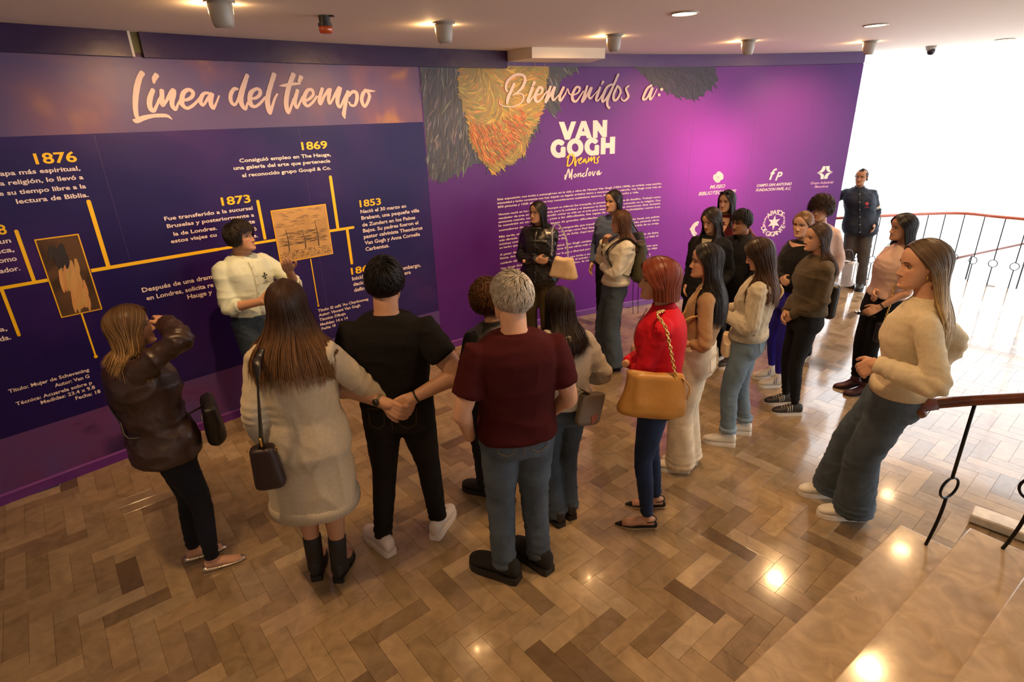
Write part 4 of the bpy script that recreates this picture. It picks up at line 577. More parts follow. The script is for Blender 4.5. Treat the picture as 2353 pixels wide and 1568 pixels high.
# ---- hair -----------------------------------------------------------------
EC=np.array((0,-.035,.085)); ER=np.array((.335,.425,.425))
def skull(d,off):
    d=d/np.linalg.norm(d,axis=-1,keepdims=True); k=1/np.linalg.norm(d/ER,axis=-1,keepdims=True); return EC+d*(k+np.asarray(off)[...,None])
def slerp(a,b,t):
    dt=np.clip((a*b).sum(-1),-1,1); om=np.arccos(dt)[...,None]; so=np.sin(om)+1e-6; t=np.asarray(t)[...,None]; return np.sin((1-t)*om)/so*a+np.sin(t*om)/so*b
def hair_long(L_=1.6,part=0.0,a0=58,vol=.05,wave=.0,n=130,sides='back',bodyback=.62,width=.012,seed=1,taper=.75,tuck=False,flare=0.0,tips=.12,back=1.0,fringe=0):
    """head units. returns list of strand polylines with per strand random, plus cap sheet"""
    rg=np.random.default_rng(seed); out=[]
    def path(sx,az,off,jit,Lh,kf=1.0):
        az=float(az); rho=np.clip((az-a0)/75,0,1); rho=rho*rho*(3-2*rho)
        el=math.radians(43+rho*77); root=np.array((part*.28*(1-.3*rho)+0.0,math.cos(el),math.sin(el))); root/=np.linalg.norm(root)
        ar=math.radians(az); rim=np.array((sx*math.sin(ar),math.cos(ar),-.42 if az>75 else -.35)); rim/=np.linalg.norm(rim)
        t=np.linspace(0,1,8); D=slerp(np.tile(root,(8,1)),np.tile(rim,(8,1)),t)
        if a0>78:
            k_=max(0,1-(az-a0)/60); m_=np.array((sx*math.sin(math.radians(58+(az-a0)*.8)),math.cos(math.radians(58+(az-a0)*.8)),.34)); m_/=np.linalg.norm(m_); D2=slerp(slerp(np.tile(root,(8,1)),np.tile(m_,(8,1)),t),slerp(np.tile(m_,(8,1)),np.tile(rim,(8,1)),t),t); D=D*(1-k_)+D2*k_
        P=skull(D,vol*np.minimum(1,.45+1.2*t)+off)
        q=P[-1]; zs=np.linspace(q[2],-Lh,10)[1:]; W=[]
        for z in zs:
            u=np.clip((q[2]-z)/1.0,0,1); us=u*u*(3-2*u)
            x=q[0]*(1+flare*u)+sx*flare*.35*us*math.sin(ar); y=q[1]
            if sides=='back' or az>100:
                yb=-(bodyback)*back-off*.5; kk=np.clip((az-78)/75,0,1); yb=(q[1]-.06-.10*back)*(1-kk)+yb*kk; y=y+(yb-y)*us; x=x*(1-.06*us)
            else:   # in front of the shoulder
                y=y+(.30-y)*us*.9; x=x*(1+.05*us) if abs(x)>.2 else x
            x+=wave*math.sin(z*9+jit*6)*u*.6+jit*.02; y+=wave*math.cos(z*8+jit*5)*u*.6
            W.append((x,y,z))
        return np.vstack([P,W])
    for i in range(n):
        for sx in (-1,1):
            az=a0+(180-a0)*((i+rg.random())/n); off=rg.uniform(-.008,.014); jit=rg.uniform(-1,1); Lh=L_*(1-tips*rg.random())*(1-.12*abs((az-180)/120)) ; p=path(sx,az,off,jit,Lh); out.append((p,rg.random(),width*rg.uniform(.7,1.3)))
    # under sheet
    na=40; sheets=[]
    for sx in (-1,1):
        G=np.array([path(sx,a0+1+(180-a0-1)*j/(na-1),-.010+.006*math.sin(j*2.3),0,L_*(.80+.03*math.sin(j*1.7))) for j in range(na)]); sheets.append(G)
    return out,sheets
def strands_mesh(out,sheets,col,col2=None,ns=4,wave=0,streak=None,taper=True,ctr=np.zeros(3),hs=1.0):
    V=[];F=[];C=[]; k=0; a=np.linspace(0,2*np.pi,ns,endpoint=False)
    for p,r,w in out:
        n=len(p); T=np.gradient(p,axis=0); T/=np.linalg.norm(T,axis=1)[:,None]+1e-9
        N=p-ctr; N[:,2]*=.3; N-=T*(N*T).sum(1)[:,None]; N/=np.linalg.norm(N,axis=1)[:,None]+1e-9; S=np.cross(T,N)
        tt=np.linspace(0,1,n); ww=w*np.minimum(1,.55+tt*3)*(np.clip((1.02-tt)/.3,.12,1) if taper else 1); ww=np.broadcast_to(ww,(n,))
        ring=p[:,None,:]+(np.cos(a)[None,:,None]*S[:,None,:]*ww[:,None,None]*1.5)+(np.sin(a)[None,:,None]*N[:,None,:]*ww[:,None,None]*.55)
        V.append(ring.reshape(-1,3))
        i=np.arange(n-1)[:,None]; j=np.arange(ns)[None,:]; F.append((k+np.stack([i*ns+j,i*ns+(j+1)%ns,(i+1)*ns+(j+1)%ns,(i+1)*ns+j],-1)).reshape(-1,4)); k+=n*ns
        b=np.array(col)*(.78+.44*r)
        if col2 is not None:
            m=np.clip((tt-streak[0])/streak[1],0,1)[:,None] if streak else tt[:,None]; hh=(r*7.3)%1; m=m*(.35+.65*hh) if streak else m*(1 if hh>.62 else .15)
            c=b*(1-m)+np.array(col2)*(.75+.5*r)*m
        else: c=np.tile(b,(n,1))
        C.append(np.repeat(c,ns,0))
    for G in sheets:
        na,n,_=G.shape; V.append(G.reshape(-1,3)); i=np.arange(na-1)[:,None]; j=np.arange(n-1)[None,:]; F.append((k+np.stack([i*n+j,(i+1)*n+j,(i+1)*n+j+1,i*n+j+1],-1)).reshape(-1,4)); k+=na*n
        cc=np.array(col)*.85
        if col2 is not None and streak:
            tt=np.linspace(0,1,n); m=np.clip((tt-streak[0])/streak[1],0,1)[:,None]*.6; cc=np.array(col)*.85*(1-m)+np.array(col2)*.8*m; C.append(np.tile(cc,(na,1)))
        else: C.append(np.tile(cc,(na*n,1)))
    return np.vstack(V),np.vstack(F),np.vstack(C)
def hair_short(n=700,ln=.16,lift=.05,seed=1,nape=-.22,side=-.02,front=.30,curl=0.0,sweep=0.0,width=.014,vol=.03,quiff=0.0):
    rg=np.random.default_rng(seed); out=[]; cnt=0
    def ok(d,P):
        az=abs(math.degrees(math.atan2(P[0],P[1]))); zl=np.interp(az,[0,40,62,80,100,125,180],[front,front-.02,front-.10,side+.08,side,nape+.04,nape]); return P[2]>zl
    while cnt<n:
        d=rg.standard_normal(3); d/=np.linalg.norm(d)
        P=skull(d[None],np.array([0.0]))[0]
        if not ok(d,P): continue
        cnt+=1
        whorl=nrm((0,-.45,.9)); g=d-whorl; g-=d*(g@d); g=nrm(g+1e-6)
        if P[1]>.05: g=nrm(g+np.array((sweep,-.2+quiff,0)))
        g-=d*(g@d); g=nrm(g); l=ln*rg.uniform(.7,1.3); pts=[]
        for t in np.linspace(0,1,5):
            dd=nrm(d+g*l*t/.4+curl*np.array((math.sin(9*t+cnt),math.cos(8*t+cnt),math.sin(7*t))) *.12)
            pts.append(skull(dd[None],np.array([vol*.5+lift*math.sin(t*2.2)*(1 if P[2]>0 else .35)+(curl*.05*math.sin(t*10+cnt))]))[0])
        out.append((np.array(pts),rg.random(),width*rg.uniform(.7,1.3)))
    # cap
    sheets=[]
    for sx in (-1,1):
        G=[]
        for az in np.linspace(0,180,25):
            zl=np.interp(az,[0,40,62,80,100,125,180],[front,front-.02,front-.10,side+.08,side,nape+.04,nape]); row=[]
            ar=math.radians(az); lo=-math.pi/2
            els=np.linspace(math.pi/2,math.asin(np.clip((zl-EC[2])/.42,-1,1)),12)
            for e in els: row.append(skull(np.array([[sx*math.sin(ar)*math.cos(e),math.cos(ar)*math.cos(e),math.sin(e)]]),np.array([vol*.45*min(1,(e-els[-1])*4+.25)]))[0])
            G.append(row)
        sheets.append(np.array(G))
    return out,sheets
# ---- hand -----------------------------------------------------------------
def hand_parts(w,d,pn,side,s,curl=.35,spread=.12,thumb=.5):
    """w wrist, d direction to the fingers, pn palm normal (palm faces pn), side +1 right hand. tubes"""
    d=nrm(d); pn=np.array(pn,float); pn=nrm(pn-d*(pn@d)); x=np.cross(d,pn)*side    # x points to the thumb side
    out=[]; w=np.array(w,float); pl=.085*s
    for i,(ox,fl,k) in enumerate(((.030,.072,.98),(.010,.080,1.0),(-.010,.074,.97),(-.028,.058,.9))):
        kn=w+d*pl*k+x*ox*s*1.05-pn*.004*s; out.append(tube([w+x*ox*.55*s-d*.01,w+d*pl*.5+x*ox*.9*s-pn*.002*s,kn],[.0155*s,.0145*s,.0115*s],8))
        p=kn; a=curl*.7; dd=d*math.cos(0)+x*ox*spread*6; dd=nrm(dd); pts=[kn-d*.012*s]; rad=[.0105*s]
        for j,seg in enumerate((.44,.31,.25)):
            a_=curl*(.75,1.0,.7)[j]*1.5; 
            dd=nrm(dd*math.cos(a_)+pn*math.sin(a_)); 
            # rotate pn too
            p=p+dd*fl*seg*s; pts.append(p); rad.append((.0092,.0082,.0062)[j]*s)
            if j<2: ax=np.cross(dd,x); 
        out.append(tube([pts[0],kn]+pts[1:],[rad[0],.0100*s]+rad[1:],8,up=tuple(x)))
    b=w+x*.022*s+d*.012*s+pn*.006*s; t1=b+nrm(d*.75+x*.75+pn*.35*thumb)*.042*s; t2=t1+nrm(d*.95+x*.35+pn*.4*thumb)*.032*s; t3=t2+nrm(d*.95+x*.1+pn*.5*thumb)*.025*s
    out.append(tube([b,t1,t2,t3],[.016*s,.0125*s,.0102*s,.0072*s],8))
    return out
def ik(a,b,l1,l2,pole):
    a=np.array(a,float); b=np.array(b,float); v=b-a; D=np.linalg.norm(v); D2=min(D,(l1+l2)*.999); v/=D
    if D>D2: b=a+v*D2
    c=(l1*l1-l2*l2+D2*D2)/(2*D2); h=math.sqrt(max(0,l1*l1-c*c)); p=np.array(pole,float); p=p-v*(p@v); p=nrm(p); return a+v*c+p*h,b
# ---- shoes ----------------------------------------------------------------
def shoe(parent,pos,yaw,kind,s,M,M2=None,pitch=0.0,label=None,skin=None):
    """pos = ankle ground point, yaw = toe heading (0=+y local)"""
    R_=rotz(-yaw); base=np.array(pos,float)
    prof={ # y, halfwidth, top height
     'sneaker':[(-.075,.026,.075),(-.06,.034,.09),(-.02,.037,.098),(.03,.039,.092),(.07,.044,.068),(.12,.047,.052),(.16,.042,.043),(.185,.026,.032),(.195,.010,.022)],
     'chunky':[(-.085,.030,.09),(-.065,.040,.10),(-.02,.042,.105),(.03,.044,.096),(.08,.050,.075),(.13,.053,.062),(.17,.048,.052),(.195,.03,.042),(.205,.012,.03)],
     'flat':[(-.07,.022,.045),(-.055,.029,.048),(-.01,.030,.034),(.05,.034,.028),(.10,.041,.028),(.14,.038,.026),(.17,.028,.022),(.185,.012,.016)],
     'pump':[(-.07,.022,.03),(-.055,.027,.03),(-.01,.027,.020),(.05,.032,.022),(.09,.038,.030),(.13,.034,.030),(.17,.020,.022),(.205,.005,.014)],
     'boot':[(-.065,.026,.08),(-.05,.033,.10),(-.01,.035,.11),(.04,.036,.095),(.08,.041,.066),(.12,.043,.052),(.16,.036,.042),(.185,.018,.030),(.195,.006,.02)]}[kind if kind in('sneaker','chunky','flat','pump') else 'boot']
    hl={'pump':.012,'heel':.065,'boot':.03,'flat':.006,'sneaker':.028,'chunky':.036,'loafer':.018}.get(kind,.02)
    n=14; V=[];F=[]
    for y,w,h in prof:
        y*=s; w*=s; h*=s; rise=hl*s*(max(0,min(1,(.07*s-y)/(.12*s))) if kind in('heel','boot','pump') else 1.0); 
        low=(.003 if kind in('heel','boot','pump') else hl*s*.85)+ (rise*.85 if kind in('heel','boot','pump') else 0)
        for j in range(n):
            a=2*math.pi*j/n; cx=math.cos(a); sn=math.sin(a); ex=.8 if sn<0 else 1.0
            V.append((w*np.sign(cx)*abs(cx)**.8,y,low+(h*(.5+.5*sn) if True else 0)))
    K=len(prof)
    for i in range(K-1):
        for j in range(n): F.append((i*n+j,i*n+(j+1)%n,(i+1)*n+(j+1)%n,(i+1)*n+j))
    F.append(tuple(range(n))[::-1]); F.append(tuple((K-1)*n+j for j in range(n)))
    tr=lambda P:(np.array(P)@rotx(pitch).T@R_.T)+base
    up=mesh_obj('shoe',tr(V),F,M,parent,True); md=up.modifiers.new('s','SUBSURF'); md.levels=1; md.render_levels=1
    # sole outline
    o=[(w*s*1.04,y*s) for y,w,h in prof]; out=[(x,y) for x,y in o]+[(-x,y) for x,y in o[::-1]]; out=[(out[i][0],out[i][1]) for i in range(len(out))]
    def solepoly(z0f,z1f,sel=None,name='sole',m=None):
        pts=[q for q in out if sel is None or sel(q[1])]; k=len(pts); V=[(x,y,z0f(y)) for x,y in pts]+[(x,y,z1f(y)) for x,y in pts]
        return mesh_obj(name,tr(V),[tuple(range(k)),tuple(range(k,2*k))[::-1]]+[(i,k+i,k+(i+1)%k,(i+1)%k) for i in range(k)],m or M2 or M,up)
    if kind in('heel','boot'):
        rise=lambda y:hl*s*max(0,min(1,(.07*s-y)/(.12*s))); solepoly(lambda y:rise(y)*.97,lambda y:rise(y)+.006*s); solepoly(lambda y:0.0,lambda y:rise(y)+.003,lambda y:y<-.02*s,'heel')
    elif kind=='pump':
        rise=lambda y:hl*s*max(0,min(1,(.07*s-y)/(.12*s))); solepoly(lambda y:rise(y)*.9,lambda y:rise(y)+.004*s); solepoly(lambda y:0,lambda y:rise(y),lambda y:y<-.03*s,'heel')
    else: solepoly(lambda y:0.0,lambda y:hl*s)
    if kind in('sneaker',):
        mb=MB()
        for q in range(4):
            y=(.045+.022*q)*s; h=np.interp(y/s,[p[0] for p in prof],[p[2] for p in prof])*s+hl*s*.85+.002; mb.tube(tr([(-.017*s,y,h-.004),(0,y+.003,h+.002),(.017*s,y,h-.004)]),.0022*s,5)
        mb.obj('lace',MATS.get('lace') or mat('lace',(.7,.68,.62),.8),up)
    return up
SHOE_TOP={'sneaker':.11,'chunky':.12,'boot':.13,'heel':.17,'flat':.04,'pump':.04,'loafer':.09}
# ---- cloth materials ------------------------------------------------------
def cloth(name,col,rough=.85,kind='knit'):
    if name in MATS: return MATS[name]
    if kind=='leather': return mat(name,col,rough,bump=.25,bscale=45,spec=.6,noise=.15,nscale=8)
    if kind=='denim': return mat(name,col,.8,noise=.22,nscale=9,bump=.35,bscale=260,spec=.2)
    if kind=='knit': return mat(name,col,.95,noise=.07,nscale=60,bump=.45,bscale=260,spec=.1,sheen=.15)
    if kind=='rib': return mat(name,col,.95,noise=.06,nscale=40,bump=.7,bscale=60,spec=.1,sheen=.25,stretch=(6,6,.4))
    return mat(name,col,rough,noise=.06,nscale=6,bump=.15,bscale=160,spec=.15)
M_eye=mat('eye_surface',(1,1,1),.12,attr='Col',spec=.6); M_brow=mat('brow_hair',(1,1,1),.7,attr='Col')
def skin_mat():
    m=mat('skin',(1,1,1),.5,attr='Col',noise=.06,nscale=14,bump=.08,bscale=160,spec=.35); b=m.node_tree.nodes['Principled BSDF']; b.inputs['Subsurface Weight'].default_value=.12; b.inputs['Subsurface Radius'].default_value=(.012,.005,.003); b.inputs['Subsurface Scale'].default_value=.6; return m
M_skin=skin_mat()
def hair_mat():
    m=mat('hair_strands',(1,1,1),.42,attr='Col',spec=.28,noise=.12,nscale=40); return m
M_hair=hair_mat()
# ---- the figure -----------------------------------------------------------
SK={'fair':(.62,.37,.25),'light':(.58,.33,.21),'tan':(.47,.26,.16),'brown':(.33,.17,.10)}
def person(P):
    """P: dict. world xy base, heading (deg clockwise from +y), h, top (world head top), feet [(L),(R)] world xy, toes deg; rest local"""
    h=P['h']; s=h/1.70; sex=P.get('sex','f'); male=sex=='m'
    bx,by=P['base']; hd=math.radians(P['hd']); R_=rotz(hd)     # world->local: heading clockwise so local = rotz(hd)*(w-base)
    root=empty('person',(bx,by,0),-hd); tag(root,P['label'],'person')
    loc=lambda q:R_@(np.array((q[0],q[1],q[2] if len(q)>2 else 0))-np.array((bx,by,0)))
    sk=SK[P.get('skin','light')]; vox=P.get('vox',.010); near=P.get('near',False)
    top=loc(P['top']); feet=[loc(f) for f in P['feet']]     # left, right
    pel=np.array(P.get('pel',(0,0,0)),float); 
    pz=.93*s-P.get('drop',0); pelvis=np.array([(feet[0][0]+feet[1][0])/2*.6+top[0]*.4,(feet[0][1]+feet[1][1])/2*.65+top[1]*.35-.01,pz])+pel
    if 'pelw' in P: q=loc(P['pelw']); pelvis[:2]=q[:2]
    hyaw=math.radians(P.get('hyaw',0)); hp=math.radians(P.get('hpitch',0)); hr=math.radians(P.get('hroll',0)); HR=rotz(-hyaw)@rotx(-hp)@roty(hr)   # hpitch>0 looks down
    hs=.225*s*P.get('hsize',1.0); HC=top-HR@np.array((0,-.02*s,.5))*np.array((hs,hs,hs)) if False else top-(HR@np.array((0,0,.5)))*hs
    nb=HC+np.array((0,-.045*s,0)); nb[2]=top[2]-.262*s
    shy=math.radians(P.get('shyaw',0)); chest_dir=rotz(-shy)
    # spine curve: pelvis -> neck base
    def spine(z):  # z in nominal units (m for h=1.7) from .93 to 1.43
        t=(z-.93)/(1.43-.93); p=pelvis+(nb-pelvis)*t; bulge=np.array((0,-.012*s,0))*math.sin(np.clip(t,0,1)*math.pi); p=p+bulge; 
        return p
    fat=P.get('fat',1.0)
    if male: TR=[(.79,.15,.105,0),(.86,.168,.115,-.005),(.94,.165,.112,0),(1.04,.150,.105,.008),(1.14,.158,.108,.008),(1.24,.166,.118,.01),(1.32,.170,.115,.006),(1.37,.162,.095,0),(1.405,.132,.078,-.004),(1.43,.100,.068,-.004),(1.45,.074,.060,-.004)]
    else: TR=[(.79,.15,.11,-.005),(.86,.172,.122,-.012),(.94,.166,.112,-.006),(1.04,.136,.092,.004),(1.12,.140,.098,.006),(1.22,.146,.118,.018),(1.30,.146,.110,.012),(1.36,.140,.085,0),(1.395,.112,.070,-.004),(1.42,.084,.060,-.004),(1.44,.062,.054,-.004)]
    def torso(z0,z1,ease=0.0,flare=0.0,n=32,zs=None,nk=0.0,fx=1.0):
        zz=np.array(zs) if zs is not None else np.unique(np.r_[z0,[t[0] for t in TR if z0<t[0]<z1],np.arange(z0,z1,.045),z1]); V=[];a=np.linspace(0,2*np.pi,n,endpoint=False)
        for z in zz:
            w,d,y=interp_prof(max(z,.79),TR); sh=np.clip((z-1.15)/.2,0,1); rot=rotz(-shy*sh); bell=P.get('belly',0)*math.exp(-((z-1.05)/.12)**2)
            e=ease*(1 if z<1.36 else max(.35,1-(z-1.36)/.09)); f=flare*max(0,(1.2-z)); w=(w*fat+e+f)*s*fx; d=(d*fat+e+f*.9+bell)*s; y=(y+bell*.7)*s
            c=spine(z); c[2]=spine(z)[2]; sg=lambda q,ex:np.sign(q)*np.abs(q)**ex
            pts=np.c_[w*sg(np.cos(a),.88),y+d*sg(np.sin(a),.88),np.zeros(n)]@rot.T+c; V.append(pts)
        V=np.concatenate(V); K=len(zz); F=[(i*n+j,i*n+(j+1)%n,(i+1)*n+(j+1)%n,(i+1)*n+j) for i in range(K-1) for j in range(n)]+[tuple(range(n))[::-1],tuple((K-1)*n+j for j in range(n))]; return V,F
    # shoulders, arms
    shw=(.168 if male else .146)*s*(1+(fat-1)*.5); ua,fa=.285*s,.250*s; arms=[]
    cs=spine(1.375); 
    for i,sx in enumerate((-1,1)):
        S=cs+chest_dir@np.array((sx*shw,-.008*s,-.024*s)); A=P['arms'][i]
        lift=A.get('lift',0); S=S+np.array((0,0,lift*s))
        if 'ww' in A: Wp=loc(A['ww'])
        else: Wp=S+chest_dir@(np.array(A['w'],float)*s)
        pole=chest_dir@np.array(A.get('pole',(sx*.5,-.9,-.2)),float)
        E,Wp=ik(S,Wp,ua,fa,pole); fd=nrm(Wp-E); hdv=nrm(fd+chest_dir@np.array(A.get('hdir',(0,0,0)),float)); pn=chest_dir@np.array(A.get('palm',(-sx,0,0)),float)
        arms.append(dict(S=S,E=E,W=Wp,hd=hdv,pn=pn,sx=sx,A=A))
    # ---------------- body mesh: head + neck + hands + arms (+ legs)
    HV,HF,HCOL=head_mesh(sex,near or P.get('face',False),P.get('lip'),sk,age=P.get('age',0),stub=P.get('stub',0))
    HV=(HV*hs*np.array((P.get('hw',1.0),1,1)))@HR.T+HC
    mb=MB(); bodyV=[HV]; bodyC=[HCOL]; faces=[tuple(f) for f in HF]; k=len(HV)
    nr=(.060 if male else .050)*s; npts=[nb+np.array((0,-.004,-.06*s)),nb+np.array((0,0,.0)),(nb+HC)/2+np.array((0,-.012*s,-.02*s)),HC+HR@np.array((0,-.03,-.2))*hs]
    V,F=tube(catmull(npts,4),[nr*1.5]+[nr*1.12]*4+[nr]*8,20); bodyV.append(V); bodyC.append(np.tile(sk,(len(V),1))); faces+=[tuple(i+k for i in f) for f in F]; k+=len(V)
    V,F=torso(.80,1.42,-.012,n=16); bodyV.append(V); bodyC.append(np.tile(sk,(len(V),1))); faces+=[tuple(i+k for i in f) for f in F]; k+=len(V)
    bare=P.get('sleeve','long'); parts=[]
    for a in arms:
        ar=(.046 if male else .038)*s*P.get('armfat',1); fr=(.041 if male else .034)*s*P.get('armfat',1); wr=(.027 if male else .0235)*s
        m1=(a['S']+a['E'])/2; m2=a['E']*.72+a['W']*.28
        if not a['A'].get('nohand'): parts+=hand_parts(a['W'],a['hd'],a['pn'],a['sx'],s*(1.05 if male else .95)*P.get('hand',1.0),a['A'].get('curl',.35),thumb=a['A'].get('thumb',.5))
        st=a['S'] if bare!='long' else a['E']*.5+a['W']*.5
        if bare!='long': parts.append(tube(catmull([a['S'],m1,a['E'],m2,a['W'],a['W']+a['hd']*.02*s],4),list(np.interp(np.linspace(0,1,21),[0,.2,.4,.5,.8,1],[ar*1.15,ar*1.1,ar*.86,fr*1.06,wr*1.05,wr])),14))
        else: parts.append(tube([a['S']-chest_dir@np.array((a['sx']*.07*s,0,0)),a['S'],a['E'],a['E']*.4+a['W']*.6,a['W'],a['W']+a['hd']*.02*s],[ar*.7,ar*.7,ar*.6,wr*1.15,wr,wr],10))
    hv=.0052 if near else .008
    V,F,_=remesh(parts,hv,3); bodyV.append(V); bodyC.append(np.tile(sk,(len(V),1))); faces+=[tuple(int(i)+k for i in f) for f in F]; k+=len(V)
    # ---------------- legs
    hips=[pelvis+np.array((sx*.085*s,0,-.03*s)) for sx in (-1,1)]; ul,ll=.43*s,.42*s; legs=[]
    st=P.get('shoe','sneaker'); hlz={'heel':.055,'boot':.02}.get(st,0)*s
    for i in (0,1):
        An=np.array((feet[i][0],feet[i][1],.085*s+hlz)); kp=P.get('knee',(0,1,0)); D_=np.linalg.norm(An-hips[i])*(1.002+P.get('bend',.004)); K_,A2=ik(hips[i],An,D_*.507,D_*.493,kp)
        if np.linalg.norm(A2-An)>.004: A2=An; K_=(hips[i]*.5+An*.5)
        legs.append((hips[i],K_,An))
    toes=P.get('toes',(0,0))
    if P.get('barelegs') or st in('flat','pump'):
        for i,(H_,K_,A_) in enumerate(legs):
            bl_=P.get('barelegs'); pt=[H_,H_*.4+K_*.6,K_,K_*.7+A_*.3+np.array((0,-.012*s if bl_ else 0,0)),K_*.3+A_*.7,A_,A_-np.array((0,0,.03))]
            q_=[.07,.062,.052,.055,.038,.031,.033] if bl_ else [.035,.035,.03,.028,.026,.028,.031]
            pts=[tube(catmull(pt,4),list(np.interp(np.linspace(0,6,25),range(7),[v*s for v in q_])),14)]
            Rt=rotz(-math.radians(toes[i])); f=[(0,-.045,.05),(0,.0,.055),(0,.05,.045),(0,.10,.03),(0,.15,.022)]; f=[(np.array(q)*s)@Rt.T+np.array((A_[0],A_[1],hlz)) for q in f]; pts.append(tube(f,[(.024*s,.026*s),(.03*s,.035*s),(.032*s,.026*s),(.036*s,.018*s),(.028*s,.012*s)],12,up=(0,0,1)))
            for V,F in pts: bodyV.append(V); bodyC.append(np.tile(sk,(len(V),1))); faces+=[tuple(int(i2)+k for i2 in f2) for f2 in F]; k+=len(V)
    big_obj('body',np.vstack(bodyV),faces,M_skin,root,np.vstack(bodyC))
    # eyes and brows only when the face is turned to view
    if P.get('face',True):
        for nm,m,mt in eye_parts(P.get('look',0),P.get('closed',0),P.get('brow',(.03,.018,.012))):
            V=(np.array(m.V)*hs*np.array((P.get('hw',1.0),1,1)))@HR.T+HC; mesh_obj(nm,V,m.F,M_eye if mt=='eye' else M_brow,root,True,col=np.array(m.C))
    # ---------------- trousers
    T=P.get('trousers')
    seed=P.get('seed',int(abs(bx*100)+abs(by*37))%97)
    def folds(V,N,amp,sc,seed_,thr=.0):
        sc=np.array(sc)*1.7; q=V*sc; q=q+1.1*np.c_[vnoise(q*.5,seed_+9),vnoise(q*.5+7,seed_+8),vnoise(q*.5+3,seed_+7)]; r=ridged(q,seed_)**3; r2=ridged(q*2.1+3,seed_+5)**3; return V+N*((r-.35)*amp*.8+(r2-.3)*amp*.3)[:,None]
    if T:
        fit=T.get('fit','straight'); RP={'skinny':[.098,.080,.056,.052,.042,.036],'straight':[.103,.086,.070,.064,.060,.060],'wide':[.106,.094,.088,.094,.104,.110],'slim':[.100,.082,.060,.056,.048,.046],'flare':[.10,.082,.062,.062,.072,.080]}[fit]
        mt=cloth(T['m'],T['c'],T.get('r',.85),T.get('k','denim')); hz=T.get('hem',.05)*s; parts=[]
        for (H_,K_,A_) in legs:
            e=nrm(A_-K_); end=A_+(np.array((0,0,hz))-np.array((0,0,A_[2]))) if True else A_; end=np.array((A_[0],A_[1],max(hz,.012))); 
            pt=[H_+np.array((0,0,.05*s)),H_*.55+K_*.45,K_,K_*.6+end*.4,K_*.2+end*.8,end]
            rr=[r*s*(1+(fat-1)*.8)*(1.06 if male else 1) for r in RP]; V,F=tube(catmull(pt,4),list(np.interp(np.linspace(0,5,21),range(6),rr)),20); parts.append((V,F))
        parts.append(torso(.80,T.get('waist',1.02),.012,n=28))
        V,F,N=remesh(parts,vox*(1.15 if near else 1.6),4); V=folds(V,N,T.get('fold',.010)*s,(7,7,11),seed)
        # bunching near the hem and knee
        z=V[:,2]; hem=np.exp(-((z-hz)/.10)**2)*T.get('stack',1); V=V+N*(np.sin(z*150+6*vnoise(V*5,seed+2))*.0035*hem)[:,None]
        tr=big_obj('trousers',V,F,mt,root)
        if T.get('cuff'):
            for (H_,K_,A_) in legs: r=RP[5]*s+.006; mb=MB(); mb.tube([(A_[0],A_[1],hz-.004),(A_[0],A_[1],hz+.035*s)],r+.002,24); mb.obj('cuff',cloth('cuff_denim',tuple(min(1,q*1.5) for q in T['c']),.85,'denim'),tr,True)
        if T.get('pockets'):
            m2=cloth('stitch_'+T['m'],T.get('stitch',(.30,.20,.10)),.8,'flat'); mb=MB(); lw=.0022*s
            def onback(x,z):  # back surface point
                w,d,y=interp_prof(max(z,.79),TR); w=(w*fat+.014)*s; d=(d*fat+.016)*s; xx=np.clip(x*s/w,-.95,.95); c=spine(z); return np.array((c[0]+x*s,c[1]+y*s-d*(1-abs(xx)**2.3)**(1/2.2)-.004,c[2]))
            for sx in (-1,1):
                q=[(.035,.965),(.125,.955),(.120,.865),(.08,.845),(.04,.872),(.035,.965)]; pts=[]
                for (x0,z0),(x1,z1) in zip(q,q[1:]):
                    for t in np.linspace(0,1,5)[:-1]: pts.append(onback(sx*(x0+(x1-x0)*t),z0+(z1-z0)*t))
                pts.append(pts[0]); mb.tube(pts,lw,5)
            mb.tube([onback(0,z) for z in np.linspace(1.0,.84,8)],lw,5); mb.obj('stitching',m2,tr)
    # ---------------- top garments
    for gi,G in enumerate(P.get('tops',[])):
        ease=G.get('ease',.018); z0=G.get('z0',.92); z1=G.get('z1',1.435); parts=[torso(z0,z1,ease,G.get('flare',0.0),n=36)]
        mt=cloth(G['m'],G['c'],G.get('r',.85),G.get('k','knit')); slv=G.get('sleeve','long')
        for a in arms:
            if slv=='none': continue
            r0=((.056 if male else .047)*s*(1+(fat-1)*.6)+ease*s*.45); r1=((.044 if male else .036)+ease*.5)*s; r2=(.028+G.get('cuffr',.010))*s; bl=G.get('blouse',0)*s
            dd=G.get('drop',.0)
            if slv=='short':
                t=G.get('slen',.55); end=a['S']*(1-t)+a['E']*t; P0=a['S']-chest_dir@np.array((a['sx']*.05*s,0,.01*s)); af=.006*s+(P.get('armfat',1)-1)*.03*s; V,F=tube([P0,a['S'],a['S']*.5+end*.5,end],[r0*.8,r0+af,r0*(.98+bl*9)+af,r0*(.95+bl*5)+af],20); parts.append((V,F))
            else:
                P0=a['S']-chest_dir@np.array((a['sx']*.05*s,0,.01*s)); E,W_=a['E'],a['W']; en=E+(W_-E)*G.get('sl_end',.97)
                if slv=='elbow': en=E+(W_-E)*.35; r2=r1*1.0
                pt=[P0,a['S'],a['S']*.5+E*.5,E,E*.5+en*.5,en]; rr=[r0*.8,r0,(r0+r1)/2*1.02+bl*.3,r1+bl*.6,r1*.86+bl,r2]; V,F=tube(catmull(pt,4),list(np.interp(np.linspace(0,5,21),range(6),rr)),20); parts.append((V,F))
